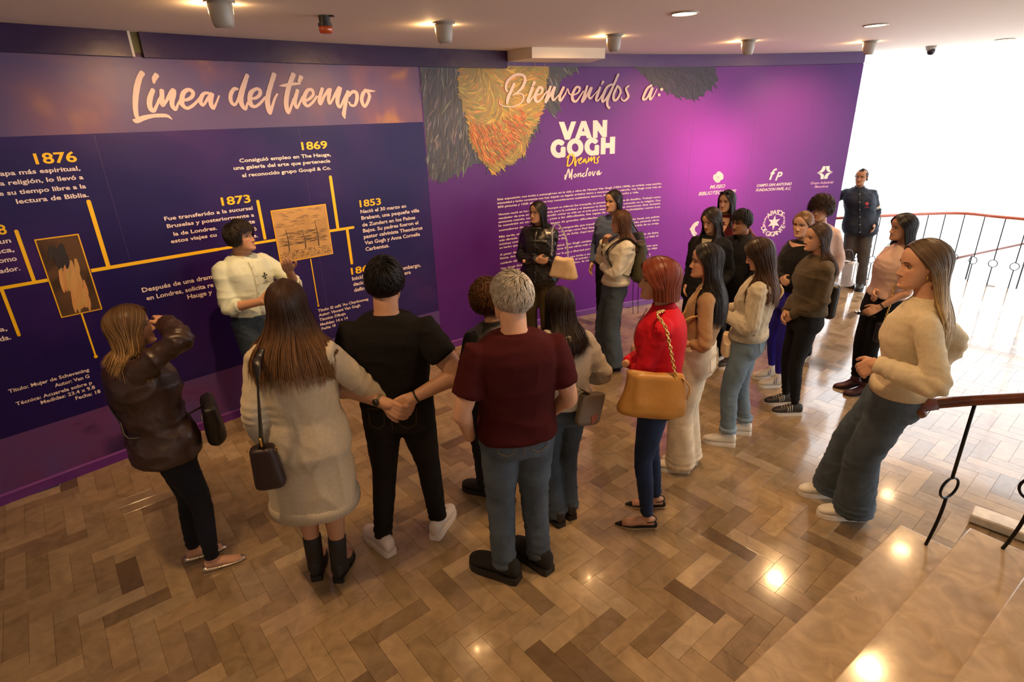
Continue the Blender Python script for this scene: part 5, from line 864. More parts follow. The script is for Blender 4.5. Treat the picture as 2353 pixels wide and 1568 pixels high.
        if G.get('hood'):   # hood lying on the back
            c=spine(1.40); mb=MB(); arc=[c+np.array((.10*s*math.cos(t)*1.0,-.03*s+.085*s*math.sin(t)*-1,(.02-.02*math.sin(t))*s)) for t in np.linspace(-.4,math.pi+.4,12)]; parts.append(tube(arc,[.022*s]+[.034*s]*10+[.022*s],14)); parts.append(tube([c+np.array((0,-.10*s,.03*s)),c+np.array((0,-.13*s,-.05*s)),c+np.array((0,-.12*s,-.11*s))],[.075*s,.085*s,.03*s],16,flat=.45))
        V,F,N=remesh(parts,G.get('vox',vox)*(1 if near else 1.4),G.get('smooth',4)); fs=G.get('fscale',(5,5,8))
        V=folds(V,N,G.get('fold',.010)*s,fs,seed+gi*3)
        # elbow wrinkles
        for a in arms:
            if slv=='none': continue
            d=np.linalg.norm(V-a['E'],axis=1); ax=nrm(a['E']-a['S'])+nrm(a['W']-a['E']); wv=np.exp(-(d/(.09*s))**2); V=V+N*(wv*np.sin((V@nrm(ax))*115+8*vnoise(V*6,seed))*.0045*G.get('wr',1))[:,None]
            d=np.linalg.norm(V-a['S'],axis=1); wv=np.exp(-(d/(.08*s))**2); V=V+N*(wv*np.sin((V@nrm(ax+np.array((a['sx']*.6,0,0))))*80+8*vnoise(V*6,seed))*.003*G.get('wr',1))[:,None]
            if slv!='short' and G.get('stackc',0):
                d=np.linalg.norm(V-(a['E']*.25+a['W']*.75),axis=1); ax=nrm(a['W']-a['E']); V=V+N*(np.exp(-(d/.07)**2)*np.sin((V@ax)*150)*.004*G['stackc'])[:,None]
        if G.get('cable'): cc=V[:,0]; V=V+N*(np.where(np.abs(N[:,2])<.8,1,0)*(.004*np.sin(np.arctan2(N[:,1],N[:,0])*14)*(.6+.4*np.sin(V[:,2]*110))))[:,None]
        o=big_obj(G.get('name','sweater'),V,F,mt,root)
        from mathutils.bvhtree import BVHTree
        P.setdefault('_bvh',[]).append(BVHTree.FromPolygons([tuple(v) for v in V.tolist()],[tuple(f) for f in np.asarray(F).tolist()] if isinstance(F,np.ndarray) else F))
        # ribbed hem / cuffs / collar
        mr=cloth(G['m']+'_rib',tuple(q*.93 for q in G['c']),.95,'rib') if G.get('rib') else mt
        if G.get('rib'):
            zz=[z0-.014,z0-.012,z0+G['rib']*.75,z0+G['rib']]; Vh,Fh=torso(z0,z0+1,ease+.005,G.get('flare',0.0),n=144,zs=zz); Vh=np.array(Vh); Cn=np.repeat(np.array([spine(z) for z in zz]),144,0); dv=Vh-Cn; dv[:,2]=0; dv/=np.linalg.norm(dv,axis=1)[:,None]; row=np.repeat([-.010,.0,.001,-.012],144); Vh=Vh+dv*(np.tile(np.where(np.arange(144)%2,.0028 if G.get('flare') else .0012,-.0010),4)+row*s)[:,None]; mesh_obj('hem_band',Vh,Fh,mt,o,True)
            if slv=='long':
                for a in arms: ax=nrm(a['W']-a['E']); c1=a['E']+(a['W']-a['E'])*G.get('sl_end',.97); mb=MB(); mb.tube([c1-ax*.045*s,c1-ax*.02*s,c1+ax*.008*s],(.030+G.get('cuffr',.010))*s,22); mb.obj('cuff_band',mt,o,True)
        cl=G.get('collar','crew')
        if cl in('crew','high','turtle','zip'):
            hh={'crew':.010,'high':.030,'turtle':.055,'zip':.035}[cl]*s; c=nb+np.array((0,.002,-.012*s)); rx,ry=(nr+.012*s,nr+.014*s) if cl!='crew' else (nr+.017*s,nr+.018*s)
            a_=np.linspace(0,2*np.pi,28,endpoint=False); tilt=-.2; ring=lambda z,k:[c+np.array((rx*k*math.cos(t),ry*k*math.sin(t),z+tilt*ry*math.sin(t)*(1))) for t in a_]
            rows=[ring(-.02*s,1.25),ring(0,1.06),ring(hh*.6,1.0),ring(hh,.97),ring(hh*.9,.9),ring(-.01*s,.86)]; V=np.vstack(rows); F=[(i*28+j,i*28+(j+1)%28,(i+1)*28+(j+1)%28,(i+1)*28+j) for i in range(5) for j in range(28)]; mesh_obj('collar',V,F,mr if cl!='crew' or G.get('rib') else mt,o,True)
        if cl=='shirt':
            c=nb+np.array((0,0,-.01*s))
            for sx in (-1,1):   # fold-down collar leaves
                rows=[]
                for t in np.linspace(0,1,9):
                    an=math.radians(-90+sx*0+t*160*sx) if sx>0 else math.radians(-90-t*160); rx,ry=nr+.012*s,nr+.014*s
                    p=c+np.array((rx*math.cos(an),ry*math.sin(an),.032*s-.2*ry*math.sin(an))); q=c+np.array(((rx+.022*s)*math.cos(an)*1.08,(ry+.026*s)*math.sin(an)*1.08,-(.016+.034*t)*s-.2*ry*math.sin(an))); rows.append(c+np.array((rx*math.cos(an)*.98,ry*math.sin(an)*.98,-.01*s-.2*ry*math.sin(an)))); rows.append(p); rows.append(q)
                F=[(i*3+j,i*3+j+1,(i+1)*3+j+1,(i+1)*3+j) for i in range(8) for j in range(2)]; lo=mesh_obj('collar',rows,F,mt,o,True); lo.modifiers.new('t','SOLIDIFY').thickness=.003
        def frontpt(x,z,off=.003):
            w,d,y=interp_prof(max(z,.79),TR); sh=np.clip((z-1.15)/.2,0,1); rot=rotz(-shy*sh); w=(w*fat+ease)*s; bell=P.get('belly',0)*math.exp(-((z-1.05)/.12)**2); d=(d*fat+ease+bell)*s; xx=np.clip(x*s/w,-.97,.97); return spine(z)+rot@np.array((x*s,(y+bell*.7)*s+d*(1-abs(xx)**2.27)**(1/2.27)+off,0))
        P.setdefault('_f',{})[gi]=frontpt
        if G.get('placket'):
            mb=MB(); zz=np.linspace(z0+.01,1.40,14); V=[];
            for z in zz: V+=[frontpt(-.014,z,.004),frontpt(.014,z,.004)]
            mesh_obj('placket',V,[(2*i,2*i+1,2*i+3,2*i+2) for i in range(13)],mt,o,True).modifiers.new('t','SOLIDIFY').thickness=.003
            for z in np.linspace(z0+.05,1.36,6): c=frontpt(0,z,.008); mb=MB(); mb.tube([c,c+np.array((0,.003,0))],.006*s,10); mb.obj('button',mat(G.get('btn','button_pale'),G.get('btnc',(.6,.58,.5)),.3,metal=G.get('btnm',0)),o)
        if G.get('vopen'):
            c2,zlo,wd=G['vopen']; zz=np.linspace(zlo,1.41,9); V=[]
            for z in zz:
                w_=wd*(z-zlo)/(1.41-zlo)+.004
                for x in np.linspace(-w_,w_,5): V.append(frontpt(x,z,.004))
            F=[(i*5+j,i*5+j+1,(i+1)*5+j+1,(i+1)*5+j) for i in range(8) for j in range(4)]; inner=mesh_obj('undershirt' if c2!='skin' else 'neckline',V,F,M_skin if c2=='skin' else cloth(*c2),o,True,col=np.tile(sk,(len(V),1)))
        if G.get('emblem'):
            col,cx,cz=G['emblem']; mb=MB()
            for dx,dz,r in ((0,.016,.009),(0,-.016,.009),(.016,0,.009),(-.016,0,.009),(0,0,.008)): a_=np.linspace(0,2*np.pi,12,endpoint=False); mb.add([frontpt(cx+dx+r*math.cos(t),cz+dz+r*math.sin(t),.0065) for t in a_],[tuple(range(12))])
            for k2,wd2 in enumerate((.016,.03)): z=cz-.042-.012*k2; mb.add([frontpt(cx-wd2,z-.002,.006),frontpt(cx+wd2,z-.002,.006),frontpt(cx+wd2,z+.002,.006),frontpt(cx-wd2,z+.002,.006)],[(0,1,2,3)])
            mb.obj('emblem',mat('emblem_'+G['m'],col,.6),o)
        if G.get('bands'):
            for a in arms: c1=a['S']*.25+a['E']*.75; ax=nrm(a['E']-a['S']); mb=MB(); mb.tube([c1-ax*.018*s,c1+ax*.018*s],r1*1.22,22); mb.obj('reflective_band',mat('reflective_tape',(.55,.52,.46),.4),o,True)
    if P.get('belt'):
        V,F=torso(1.0,1.03,.020,n=36); o=mesh_obj('belt',V,F,mat('belt_leather',(.02,.012,.008),.4),root,True)
    # ---------------- shoes
    for i,(H_,K_,A_) in enumerate(legs):
        if P.get('noshoe'): break
        sc_=P.get('shoec',(.75,.72,.66)); so=P.get('solec',(.8,.78,.72)); ms=mat('shoe_%d_%d_%d'%tuple(int(q*99) for q in sc_)+P.get('shoek',''),sc_,P.get('shoer',.5),metal=P.get('shoem',0)); mso=mat('sole_%d_%d_%d'%tuple(int(q*99) for q in so),so,.6)
        up=shoe(root,(A_[0],A_[1],0),math.radians(toes[i]),st,s*(1.08 if male else .97)*P.get('shoes',1),ms,mso)
        if st in('boot','heel'):
            sh=P.get('shaft',.10)*s; mb=MB(); mb.tube(catmull([A_+np.array((0,0,-.05*s)),A_+np.array((0,-.004,.01)),A_+(K_-A_)*(sh/np.linalg.norm(K_-A_))],4),[.046*s,.045*s,.043*s,.042*s,.041*s,.042*s,.043*s,.044*s,.044*s],18,cap=False); o=mb.obj('boot_shaft',ms,up,True); o.modifiers.new('t','SOLIDIFY').thickness=.004
            if P.get('socks'): mb=MB(); c1=A_+(K_-A_)*(sh/np.linalg.norm(K_-A_)); mb.tube([c1-np.array((0,0,.01)),c1+(K_-A_)*.06],.0405*s,18); mb.obj('sock',mat('sock_knit',P['socks'],.9),root,True)
        elif P.get('socks'): mb=MB(); mb.tube([A_-np.array((0,0,.03*s)),A_+np.array((0,0,.06*s))],.036*s,14); mb.obj('sock',mat('sock_white',P['socks'],.9),root,True)
        if st=='flat' or st=='pump':
            Rt=rotz(-math.radians(toes[i])); yy=.03 if st=='flat' else -.045; mb=MB()
            if st=='flat':
                for dy in (.018,.034): mb.tube([(np.array((x*.036,dy+.0,.014+.046*math.sqrt(max(0,1-x*x)))) *s)@Rt.T+np.array((A_[0],A_[1],0)) for x in np.linspace(-1,1,11)],[(.004*s,.0018*s)]*11,6)
            else: mb.tube([(np.array((.036*math.sin(t),-.015-.045*math.cos(t)*1.0,.055+.006*math.cos(t)))*s)@Rt.T+np.array((A_[0],A_[1],.01)) for t in np.linspace(-1.9,1.9,15)],.003*s,6); 
            mb.obj('strap',ms,up,True)
    # ---------------- hair
    Hh=P.get('hair')
    if Hh:
        kind=Hh.get('kind','long'); n=int(Hh.get('n',120 if near else 60)*1.75); kw=dict(Hh.get('kw',{}))
        if kind=='long': out,sh=hair_long(n=n,seed=seed+3,width=kw.pop('width',.0075 if near else .011),**kw)
        else: kw['width']=kw.get('width',.014)*.55; out,sh=hair_short(n=int(Hh.get('n',800 if near else 400)*2.3),seed=seed+3,**kw)
        tops_=P.get('_bvh',[])
        def xf(p,d0=.012):
            sh_=p.shape; p=p.reshape(-1,3); Vl=p*hs; Vr=Vl@HR.T; yo=Vl@rotz(-hyaw*.45).T; w_=np.clip((-.25-p[:,2])/.5,0,1)[:,None]
            q=Vr*(1-w_)+(yo+(HR@np.array((0,0,-.25))-np.array((0,0,-.25)))*hs)*w_+HC
            if kind=='long' and tops_:
                lim=nb[2]+.05
                for i_ in range(len(q)):
                    if q[i_,2]<lim:
                        for bv in tops_:
                            co,no,ix,dist=bv.find_nearest(Vector(q[i_]))
                            if co is None: continue
                            v=Vector(q[i_])-co; dd_=v.dot(no)
                            if dd_<d0 and (dist<.16): q[i_]=np.array(co)+np.array(no)*d0
            return q.reshape(sh_)
        out=[(xf(p,.012+.012*r),r,w*hs) for p,r,w in out]
        if kind=='long' and tops_:   # smooth pushed strands
            def sm_(p):
                for _ in range(2): p[1:-1]=p[1:-1]*.5+.25*(p[2:]+p[:-2])
                return p
            out=[(sm_(p),r,w) for p,r,w in out]
        sh=[xf(G_,.008) for G_ in sh]
        V,F,C_=strands_mesh(out,sh,Hh['c'],Hh.get('c2'),3,streak=Hh.get('streak'),ctr=HC+np.array((0,-.01,0)),taper=not Hh.get('blunt'))
        big_obj('hair',V,F,M_hair,root,C_)
        if Hh.get('bun'):
            bn=MB(); c=np.array((0,-.47,.22)); 
            for q in range(26):
                t0=q/26*2*math.pi; pts=[c+np.array((.10*math.cos(t0+t)*math.cos(t*.5),-.06*math.sin(t*2)-.03,.10*math.sin(t0+t)*math.cos(t*.5))) for t in np.linspace(0,2.2,9)]; bn.tube(pts,.022,5)
            V=(np.array(bn.V)*hs)@HR.T+HC; mesh_obj('hair_bun',V,bn.F,mat('bun_hair_%s'%P['id'],Hh['c'],.4),root,True)
    P.update(root=root,s=s,arms_=arms,legs_=legs,spine=spine,HC=HC,HR=HR,hs=hs,nb=nb,loc=loc,torso=torso,TR=TR,R=R_,b3=np.array((bx,by,0)),pelvis=pelvis,nr=nr)
    return P
def wld(P,q): return P['R'].T@np.array(q,float)+P['b3']
def child(P,name,mb,m,smooth=True,parent=None): return mb.obj(name,m,parent or P['root'],smooth)

PD={
 'P1':{'hd': 48, 'base': [-1.843, 2.609], 'feet': [[-1.919, 2.652], [-1.766, 2.565]], 'top': [-1.871, 2.613, 1.589], 'h': 1.589, 'wR': [-1.755, 2.707, 1.468]},
 'P2':{'hd': 128, 'base': [-2.036, 4.273], 'feet': [[-1.98, 4.344], [-2.091, 4.202]], 'top': [-2.036, 4.273, 1.72], 'h': 1.72, 'wR': [-1.892, 4.098, 1.145], 'wL': [-1.702, 4.255, 1.338]},
 'P3':{'hd': -4, 'base': [-1.08, 2.493], 'feet': [[-1.148, 2.503], [-1.011, 2.484]], 'top': [-1.041, 2.51, 1.718], 'h': 1.718, 'wL': [-1.283, 2.427, 0.954], 'wR': [-0.615, 2.727, 0.877]},
 'P4':{'hd': 2, 'base': [-0.648, 2.75], 'feet': [[-0.804, 2.681], [-0.492, 2.818]], 'top': [-0.627, 2.755, 1.745], 'h': 1.745, 'wL': [-0.655, 2.543, 1.052], 'wR': [-0.519, 2.574, 1.06]},
 'P5':{'hd': -30, 'base': [-0.147, 3.143], 'feet': [[-0.21, 3.182], [-0.085, 3.104]], 'top': [-0.132, 3.194, 1.483], 'h': 1.56},
 'P6':{'hd': -12, 'base': [0.011, 2.468], 'feet': [[-0.086, 2.432], [0.108, 2.505]], 'top': [0.002, 2.468, 1.727], 'h': 1.727},
 'P7':{'hd': -12, 'base': [0.278, 2.913], 'feet': [[0.234, 2.878], [0.321, 2.949]], 'top': [0.264, 2.915, 1.523], 'h': 1.523},
 'P8':{'hd': -158, 'base': [0.305, 5.689], 'feet': [[0.388, 5.655], [0.221, 5.723]], 'top': [0.305, 5.689, 1.6], 'h': 1.6},
 'P9':{'hd': -88, 'base': [0.977, 5.237], 'feet': [[1.013, 5.093], [0.942, 5.382]], 'top': [1.034, 5.227, 1.555], 'h': 1.555, 'wR': [0.848, 5.261, 1.207]},
 'P10':{'hd': -150, 'base': [1.09, 5.886], 'feet': [[1.168, 5.841], [1.012, 5.931]], 'top': [1.09, 5.886, 1.66], 'h': 1.66},
 'P11':{'hd': -68, 'base': [0.84, 2.888], 'feet': [[0.789, 2.793], [0.891, 2.984]], 'top': [0.787, 2.904, 1.66], 'h': 1.66},
 'P12':{'hd': -62, 'base': [1.203, 3.416], 'feet': [[1.164, 3.37], [1.242, 3.463]], 'top': [1.218, 3.411, 1.622], 'h': 1.622},
 'P13':{'hd': -58, 'base': [1.702, 3.763], 'feet': [[1.61, 3.686], [1.794, 3.84]], 'top': [1.667, 3.779, 1.556], 'h': 1.556},
 'P14':{'hd': -140, 'base': [1.773, 4.995], 'feet': [[1.842, 4.937], [1.704, 5.052]], 'top': [1.773, 4.995, 1.58], 'h': 1.58},
 'P15':{'hd': -150, 'base': [2.248, 5.856], 'feet': [[2.326, 5.811], [2.17, 5.901]], 'top': [2.248, 5.856, 1.62], 'h': 1.62},
 'P16':{'hd': -118, 'base': [2.147, 5.208], 'feet': [[2.19, 5.129], [2.105, 5.288]], 'top': [2.147, 5.208, 1.52], 'h': 1.52},
 'P17':{'hd': -104, 'base': [2.436, 4.722], 'feet': [[2.426, 4.63], [2.447, 4.815]], 'top': [2.465, 4.707, 1.577], 'h': 1.577},
 'P18':{'hd': -125, 'base': [2.922, 5.293], 'feet': [[2.974, 5.22], [2.87, 5.367]], 'top': [2.922, 5.293, 1.6], 'h': 1.6},
 'P19':{'hd': -84, 'base': [2.333, 4.204], 'feet': [[2.327, 4.112], [2.339, 4.296]], 'top': [2.329, 4.206, 1.568], 'h': 1.568},
 'P20':{'hd': -150, 'base': [4.839, 7.605], 'feet': [[4.889, 7.511], [4.788, 7.7]], 'top': [4.716, 7.684, 1.604], 'h': 1.604},
 'P21':{'hd': -84, 'base': [3.087, 4.469], 'feet': [[3.094, 4.404], [3.081, 4.534]], 'top': [3.128, 4.44, 1.575], 'h': 1.575},
 'P22':{'hd': -58, 'base': [2.06, 2.928], 'feet': [[2.067, 2.815], [2.054, 3.041]], 'top': [1.96, 2.596, 1.781], 'h': 1.781, 'wL': [1.787, 2.509, 1.194]},
}
BG={'b1': [-1.653, 2.719, 0.896], 'b1s': [-1.655, 2.681, 1.139], 'b3': [-1.178, 2.265, 0.879], 'b3t': [-1.167, 2.248, 1.046], 'b3s': [-1.122, 2.257, 1.388], 'b3u': [-1.142, 2.335, 1.413], 'b7': [0.428, 2.818, 0.827], 'b7t': [0.355, 2.745, 1.004], 'b7s': [0.264, 2.744, 1.092], 'b7u': [0.215, 2.819, 1.171], 'b8': [0.536, 5.476, 0.974], 'b8t': [0.583, 5.474, 1.092], 'b8s': [0.44, 5.562, 1.352], 'b8u': [0.5, 5.658, 1.375], 'b8l': [0.424, 5.482, 1.109], 'b9': [1.14, 5.207, 1.084], 'b10': [1.322, 5.69, 1.133], 'b11': [0.734, 2.648, 0.999], 'b11a': [0.839, 2.617, 1.104], 'b11s': [0.745, 2.707, 1.423], 'b11m': [0.796, 2.63, 1.289], 'b11b': [0.64, 2.717, 1.11], 'b13': [1.557, 3.829, 0.796], 'b13s': [1.577, 3.666, 0.86], 'b13m': [1.671, 3.59, 1.077], 'b12s': [1.179, 3.318, 1.34], 'b12m': [1.193, 3.261, 1.223], 'b21': [3.068, 4.239, 0.653], 'b21t': [3.03, 4.265, 0.758], 'b21s': [3.04, 4.258, 0.889], 'ph21': [2.929, 4.456, 0.822], 'b19': [2.579, 4.353, 0.92], 'b18': [3.325, 5.413, 0.833]}
def side(i): return (-1,1)[i]
def hang(sx,fw=.03,out=.07,up=-.50,**k): return dict(w=(sx*out,fw,up),pole=(sx*.35,-1,0),palm=(-sx,.1,0),curl=.3,**k)
def cross(sx,z=-.25,dx=.27,fy=.20,**k): return dict(w=(-sx*dx,fy,z),pole=(sx*.75,.1,-.9),palm=(0,-1,-.1),curl=.25,**k)
def clasp(sx,z=-.42,dx=.12,fy=.20,**k): return dict(w=(-sx*dx,fy,z),pole=(sx*.6,-.7,-.2),palm=(-sx*.5,-.8,0),curl=.5,hdir=(-sx*.4,0,-.3),**k)
BLK=(.012,.011,.011); DK=(.035,.022,.014)
def longhair(c,**k): kk=dict(k); base=dict(kind='long',c=c); base.update({q:kk.pop(q) for q in list(kk) if q in('c2','streak','n','bun','blunt')}); base['kw']=kk; return base
def shorthair(c,**k): kk=dict(k); base=dict(kind='short',c=c); base.update({q:kk.pop(q) for q in list(kk) if q in('c2','streak','n','bun')}); base['kw']=kk; return base
PPL={}
def add(id_,label,**k):
    d=dict(PD[id_]); d.update(k); d['id']=id_; d['label']=label; PPL[id_]=d; person(d); return d
# 1 woman in brown leather jacket, hand on her head
add('P1','person in dark brown leather jacket, right hand on streaked blonde hair, leftmost of the group',near=True,face=True,skin='light',hyaw=10,hpitch=-4,toes=(8,12),fat=1.12,knee=(.1,1,0),pel=(0,0,0),
 arms=[hang(-1,.10,.06,-.46,nohand=True),dict(ww=PD['P1']['wR'],pole=(1,-.15,-.25),palm=(-.4,-.3,-1),curl=.28,hdir=(-1.4,.1,.25),lift=.03)],
 trousers=dict(m='jeans_black_blue',c=(.010,.013,.022),fit='skinny',hem=.09,fold=.003),
 tops=[dict(name='jacket',m='brown_leather',c=(.030,.013,.009),k='leather',r=.42,ease=.040,z0=.84,fold=.018,fscale=(4,4,6),collar='high',cuffr=.022,flare=.02,wr=1.8,stackc=1)],
 shoe='flat',shoec=(.62,.56,.48),shoem=.9,shoer=.25,solec=(.35,.25,.15),
 hair=longhair((.085,.045,.02),c2=(.50,.31,.12),n=170,L_=1.12,part=.1,a0=62,vol=.11,wave=.06,bodyback=.50,flare=.45,tips=.3))
# 2 guide
add('P2','young man in pale green shirt guiding the group, standing against the timeline wall',sex='m',near=True,skin='tan',hyaw=-34,hpitch=-6,brow=(.01,.007,.005),toes=(0,0),lip=(.42,.17,.12),sleeve='short',
 arms=[dict(ww=PD['P2']['wL'],pole=(-.6,-.5,-.8),palm=(.3,.2,1),curl=.25,thumb=.1,hdir=(.1,.2,.1)),dict(ww=PD['P2']['wR'],pole=(.8,-.7,-.5),palm=(-1,.2,.1),curl=.3)],
 trousers=dict(m='jeans_mid_guide',c=(.035,.055,.085),fit='straight',pockets=False),
 tops=[dict(name='shirt',m='pale_green_shirt',c=(.60,.67,.56),k='flat',r=.8,ease=.021,z0=.99,fold=.013,fscale=(4,4,5),collar='shirt',sleeve='elbow',placket=True,emblem=((.02,.025,.02),-.075,1.28),wr=1.5)],
 shoe='sneaker',shoec=(.05,.04,.035),hair=shorthair((.014,.009,.007),n=1200,ln=.24,lift=.07,vol=.07,front=.31,side=-.06,nape=-.34,sweep=.7,quiff=.5,width=.016))
# 3 sweater dress
add('P3','person in long beige knit dress and black ankle boots, long straight brown hair',near=True,face=False,skin='tan',hyaw=-8,toes=(-6,6),barelegs=True,fat=1.0,
 arms=[dict(w=(-.055,.03,-.50),pole=(-.25,-1,0),palm=(1,0,0),curl=.5),dict(ww=PD['P3']['wR'],pole=(.7,-.5,-.7),palm=(-.2,.9,-.3),curl=.75,hdir=(.2,.1,.0))],
 tops=[dict(name='knit_dress',m='beige_boucle',c=(.50,.43,.31),k='knit',ease=.036,z0=.50,fold=.012,fscale=(5,5,2.0),collar='crew',cuffr=.016,flare=.055,rib=.055,blouse=.010,sl_end=.99,wr=1.4)],
 shoe='boot',shoec=(.012,.01,.009),solec=(.01,.01,.01),shoer=.7,shaft=.15,socks=(.42,.36,.24),
 hair=longhair((.036,.017,.009),c2=(.25,.125,.05),streak=(.45,.5),n=230,L_=1.66,part=0,a0=66,vol=.07,wave=.012,bodyback=.5,flare=.48,tips=.10))
# 4 man in black t-shirt
add('P4','broad man in black T-shirt and black jeans seen from behind, hands held behind back',sex='m',near=True,face=False,skin='tan',fat=1.08,hyaw=4,hpitch=4,toes=(-44,14),armfat=1.22,sleeve='short',armc=1,
 arms=[dict(ww=PD['P4']['wL'],pole=(-1,.1,-.1),palm=(.2,.9,-.2),curl=.6,hdir=(.3,0,-.4)),dict(ww=PD['P4']['wR'],pole=(1,.1,-.1),palm=(.1,.9,-.2),curl=.6,hdir=(-.9,0,-.5))],
 trousers=dict(m='black_jeans',c=(.010,.009,.009),fit='slim',hem=.10,fold=.004,stack=1.6,pockets=True,stitch=(.09,.05,.02)),
 tops=[dict(name='t_shirt',m='black_cotton',c=(.010,.009,.009),k='flat',r=.9,ease=.018,z0=.93,fold=.007,collar='crew',sleeve='short',slen=.62)],
 shoe='sneaker',shoec=(.72,.66,.62),solec=(.75,.70,.66),belt=True,
 hair=shorthair((.008,.006,.006),n=1100,ln=.2,lift=.07,vol=.06,nape=-.30,side=-.02,width=.015))
# 5 curly haired person behind
add('P5','person with curly auburn hair and black vest half hidden by the maroon T-shirt man',face=False,skin='tan',hyaw=-20,toes=(-35,-20),fat=1.05,
 arms=[dict(w=(-.09,.06,-.40),pole=(-.5,-1,0),palm=(1,0,0),curl=.4),hang(1)],sleeve='short',
 trousers=dict(m='jeans_dark_b',c=(.015,.018,.028),fit='straight'),
 tops=[dict(name='blouse',m='black_crepe',c=(.010,.010,.011),k='flat',ease=.03,z0=.86,collar='high',sleeve='short',slen=.8),dict(name='vest',m='black_vest',c=(.02,.018,.018),k='leather',r=.5,ease=.048,z0=.88,collar='high',sleeve='none')],
 shoe='chunky',shoec=(.012,.01,.01),solec=(.012,.01,.01),shoer=.9,
 hair=shorthair((.10,.04,.015),c2=(.26,.12,.04),n=900,ln=.34,lift=.12,vol=.14,nape=-.55,side=-.45,front=.2,curl=.9,width=.016))
# 6 grey-haired man
add('P6','grey-haired man in maroon T-shirt and blue jeans seen from behind, hands in pockets',sex='m',near=True,face=True,skin='light',hyaw=-32,toes=(-48,-30),armfat=1.05,sleeve='short',age=1,fat=1.04,
 arms=[dict(w=(-.055,.09,-.475),pole=(-.7,-1,0),palm=(1,0,0),nohand=True),dict(w=(.03,.15,-.45),pole=(.6,-1,0),nohand=True)],
 trousers=dict(m='jeans_washed',c=(.070,.095,.125),fit='straight',hem=.075,fold=.007,stack=1.5,pockets=True,stitch=(.16,.12,.08)),
 tops=[dict(name='t_shirt',m='maroon_cotton',c=(.050,.006,.007),k='flat',r=.9,ease=.028,z0=.89,fold=.009,fscale=(4,4,5),collar='crew',sleeve='short',slen=.72)],
 shoe='chunky',shoec=(.010,.009,.009),solec=(.012,.011,.011),shoer=.95,
 hair=shorthair((.40,.36,.30),c2=(.62,.58,.50),n=1200,ln=.17,lift=.05,vol=.05,nape=-.28,side=-.04,front=.30,width=.014))
# 7 grey hoodie girl
add('P7','person in light grey hooded fleece with a strap bag, long dark straight hair',near=True,face=False,skin='light',hyaw=-12,toes=(-20,-8),
 arms=[clasp(-1,-.3,.1,.22,nohand=True),dict(w=(.02,.20,-.34),pole=(.7,-.8,-.2),nohand=True)],
 trousers=dict(m='jeans_bootcut',c=(.050,.070,.095),fit='flare',hem=.05,fold=.006,pockets=False),
 tops=[dict(name='hooded_fleece',m='grey_fleece',c=(.46,.41,.33),k='knit',ease=.040,z0=.93,fold=.011,hood=True,collar='crew',cuffr=.012)],
 shoe='chunky',shoec=(.015,.012,.012),solec=(.012,.01,.01),
 hair=longhair((.022,.013,.009),n=130,L_=1.35,part=.02,a0=64,vol=.06,bodyback=.85,flare=.12,tips=.16))
# 8 black leather, glasses
add('P8','person with glasses in shiny black leather jacket, arms crossed, by the violet wall',face=True,skin='light',hyaw=26,hpitch=-2,fat=1.10,toes=(0,0),look=.4,
 arms=[cross(-1,-.27,.26,.21,nohand=True),cross(1,-.24,.20,.24)],
 trousers=dict(m='olive_trousers',c=(.060,.043,.018),fit='straight',k='flat'),
 tops=[dict(name='jacket',m='black_leather',c=(.010,.009,.009),k='leather',r=.28,ease=.030,z0=.82,fold=.016,collar='shirt',cuffr=.02,placket=True,btn='snap_metal',btnc=(.7,.65,.6),btnm=1,wr=1.8,vopen=(('black_top',(.01,.01,.01),.9,'flat'),1.25,.06))],
 shoe='boot',shoec=(.015,.012,.01),hair=longhair((.012,.009,.009),n=90,L_=1.05,part=.12,a0=60,vol=.05,bodyback=.45,tips=.08))
# 9 white sweater
add('P9','person in white high-neck sweater and wide jeans, hand on chin, wearing a green backpack',face=True,skin='light',toes=(2,-8),hyaw=2,hpitch=3,brow=(.06,.03,.018),
 arms=[cross(-1,-.24,.20,.20,nohand=True),dict(w=(-.10,.20,.02),pole=(.4,.3,-1),palm=(-.6,-.6,.2),curl=1.0,hdir=(-.1,-.3,.5))],
 trousers=dict(m='jeans_wide_blue',c=(.065,.090,.115),fit='wide',hem=.05,waist=1.05),
 tops=[dict(name='sweater',m='white_knit',c=(.74,.70,.56),k='knit',ease=.035,z0=.97,fold=.012,collar='turtle',cuffr=.016,blouse=.018,rib=.04)],
 shoe='boot',shoec=(.050,.015,.012),solec=(.02,.01,.01),shoer=.4,hair=longhair((.10,.042,.018),c2=(.16,.07,.03),streak=(.3,.5),n=100,L_=1.4,part=0,a0=68,vol=.07,bodyback=.45,tips=.12))
# 10 blue sweater
add('P10','person in a blue sweater with dark tied hair, standing behind the white sweater',face=True,skin='light',hyaw=25,toes=(0,0),look=.3,
 arms=[hang(-1,.1,.05,-.45),hang(1,.1,.06,-.46)],
 trousers=dict(m='black_pants_b',c=(.010,.010,.012),fit='skinny',hem=.10,k='flat'),
 tops=[dict(name='sweater',m='blue_knit',c=(.075,.105,.19),k='knit',ease=.035,z0=.93,collar='crew')],
 shoe='sneaker',shoec=(.75,.7,.66),hair=longhair((.014,.010,.009),n=70,L_=.62,part=0,a0=72,vol=.04,bodyback=.38,tips=.06))
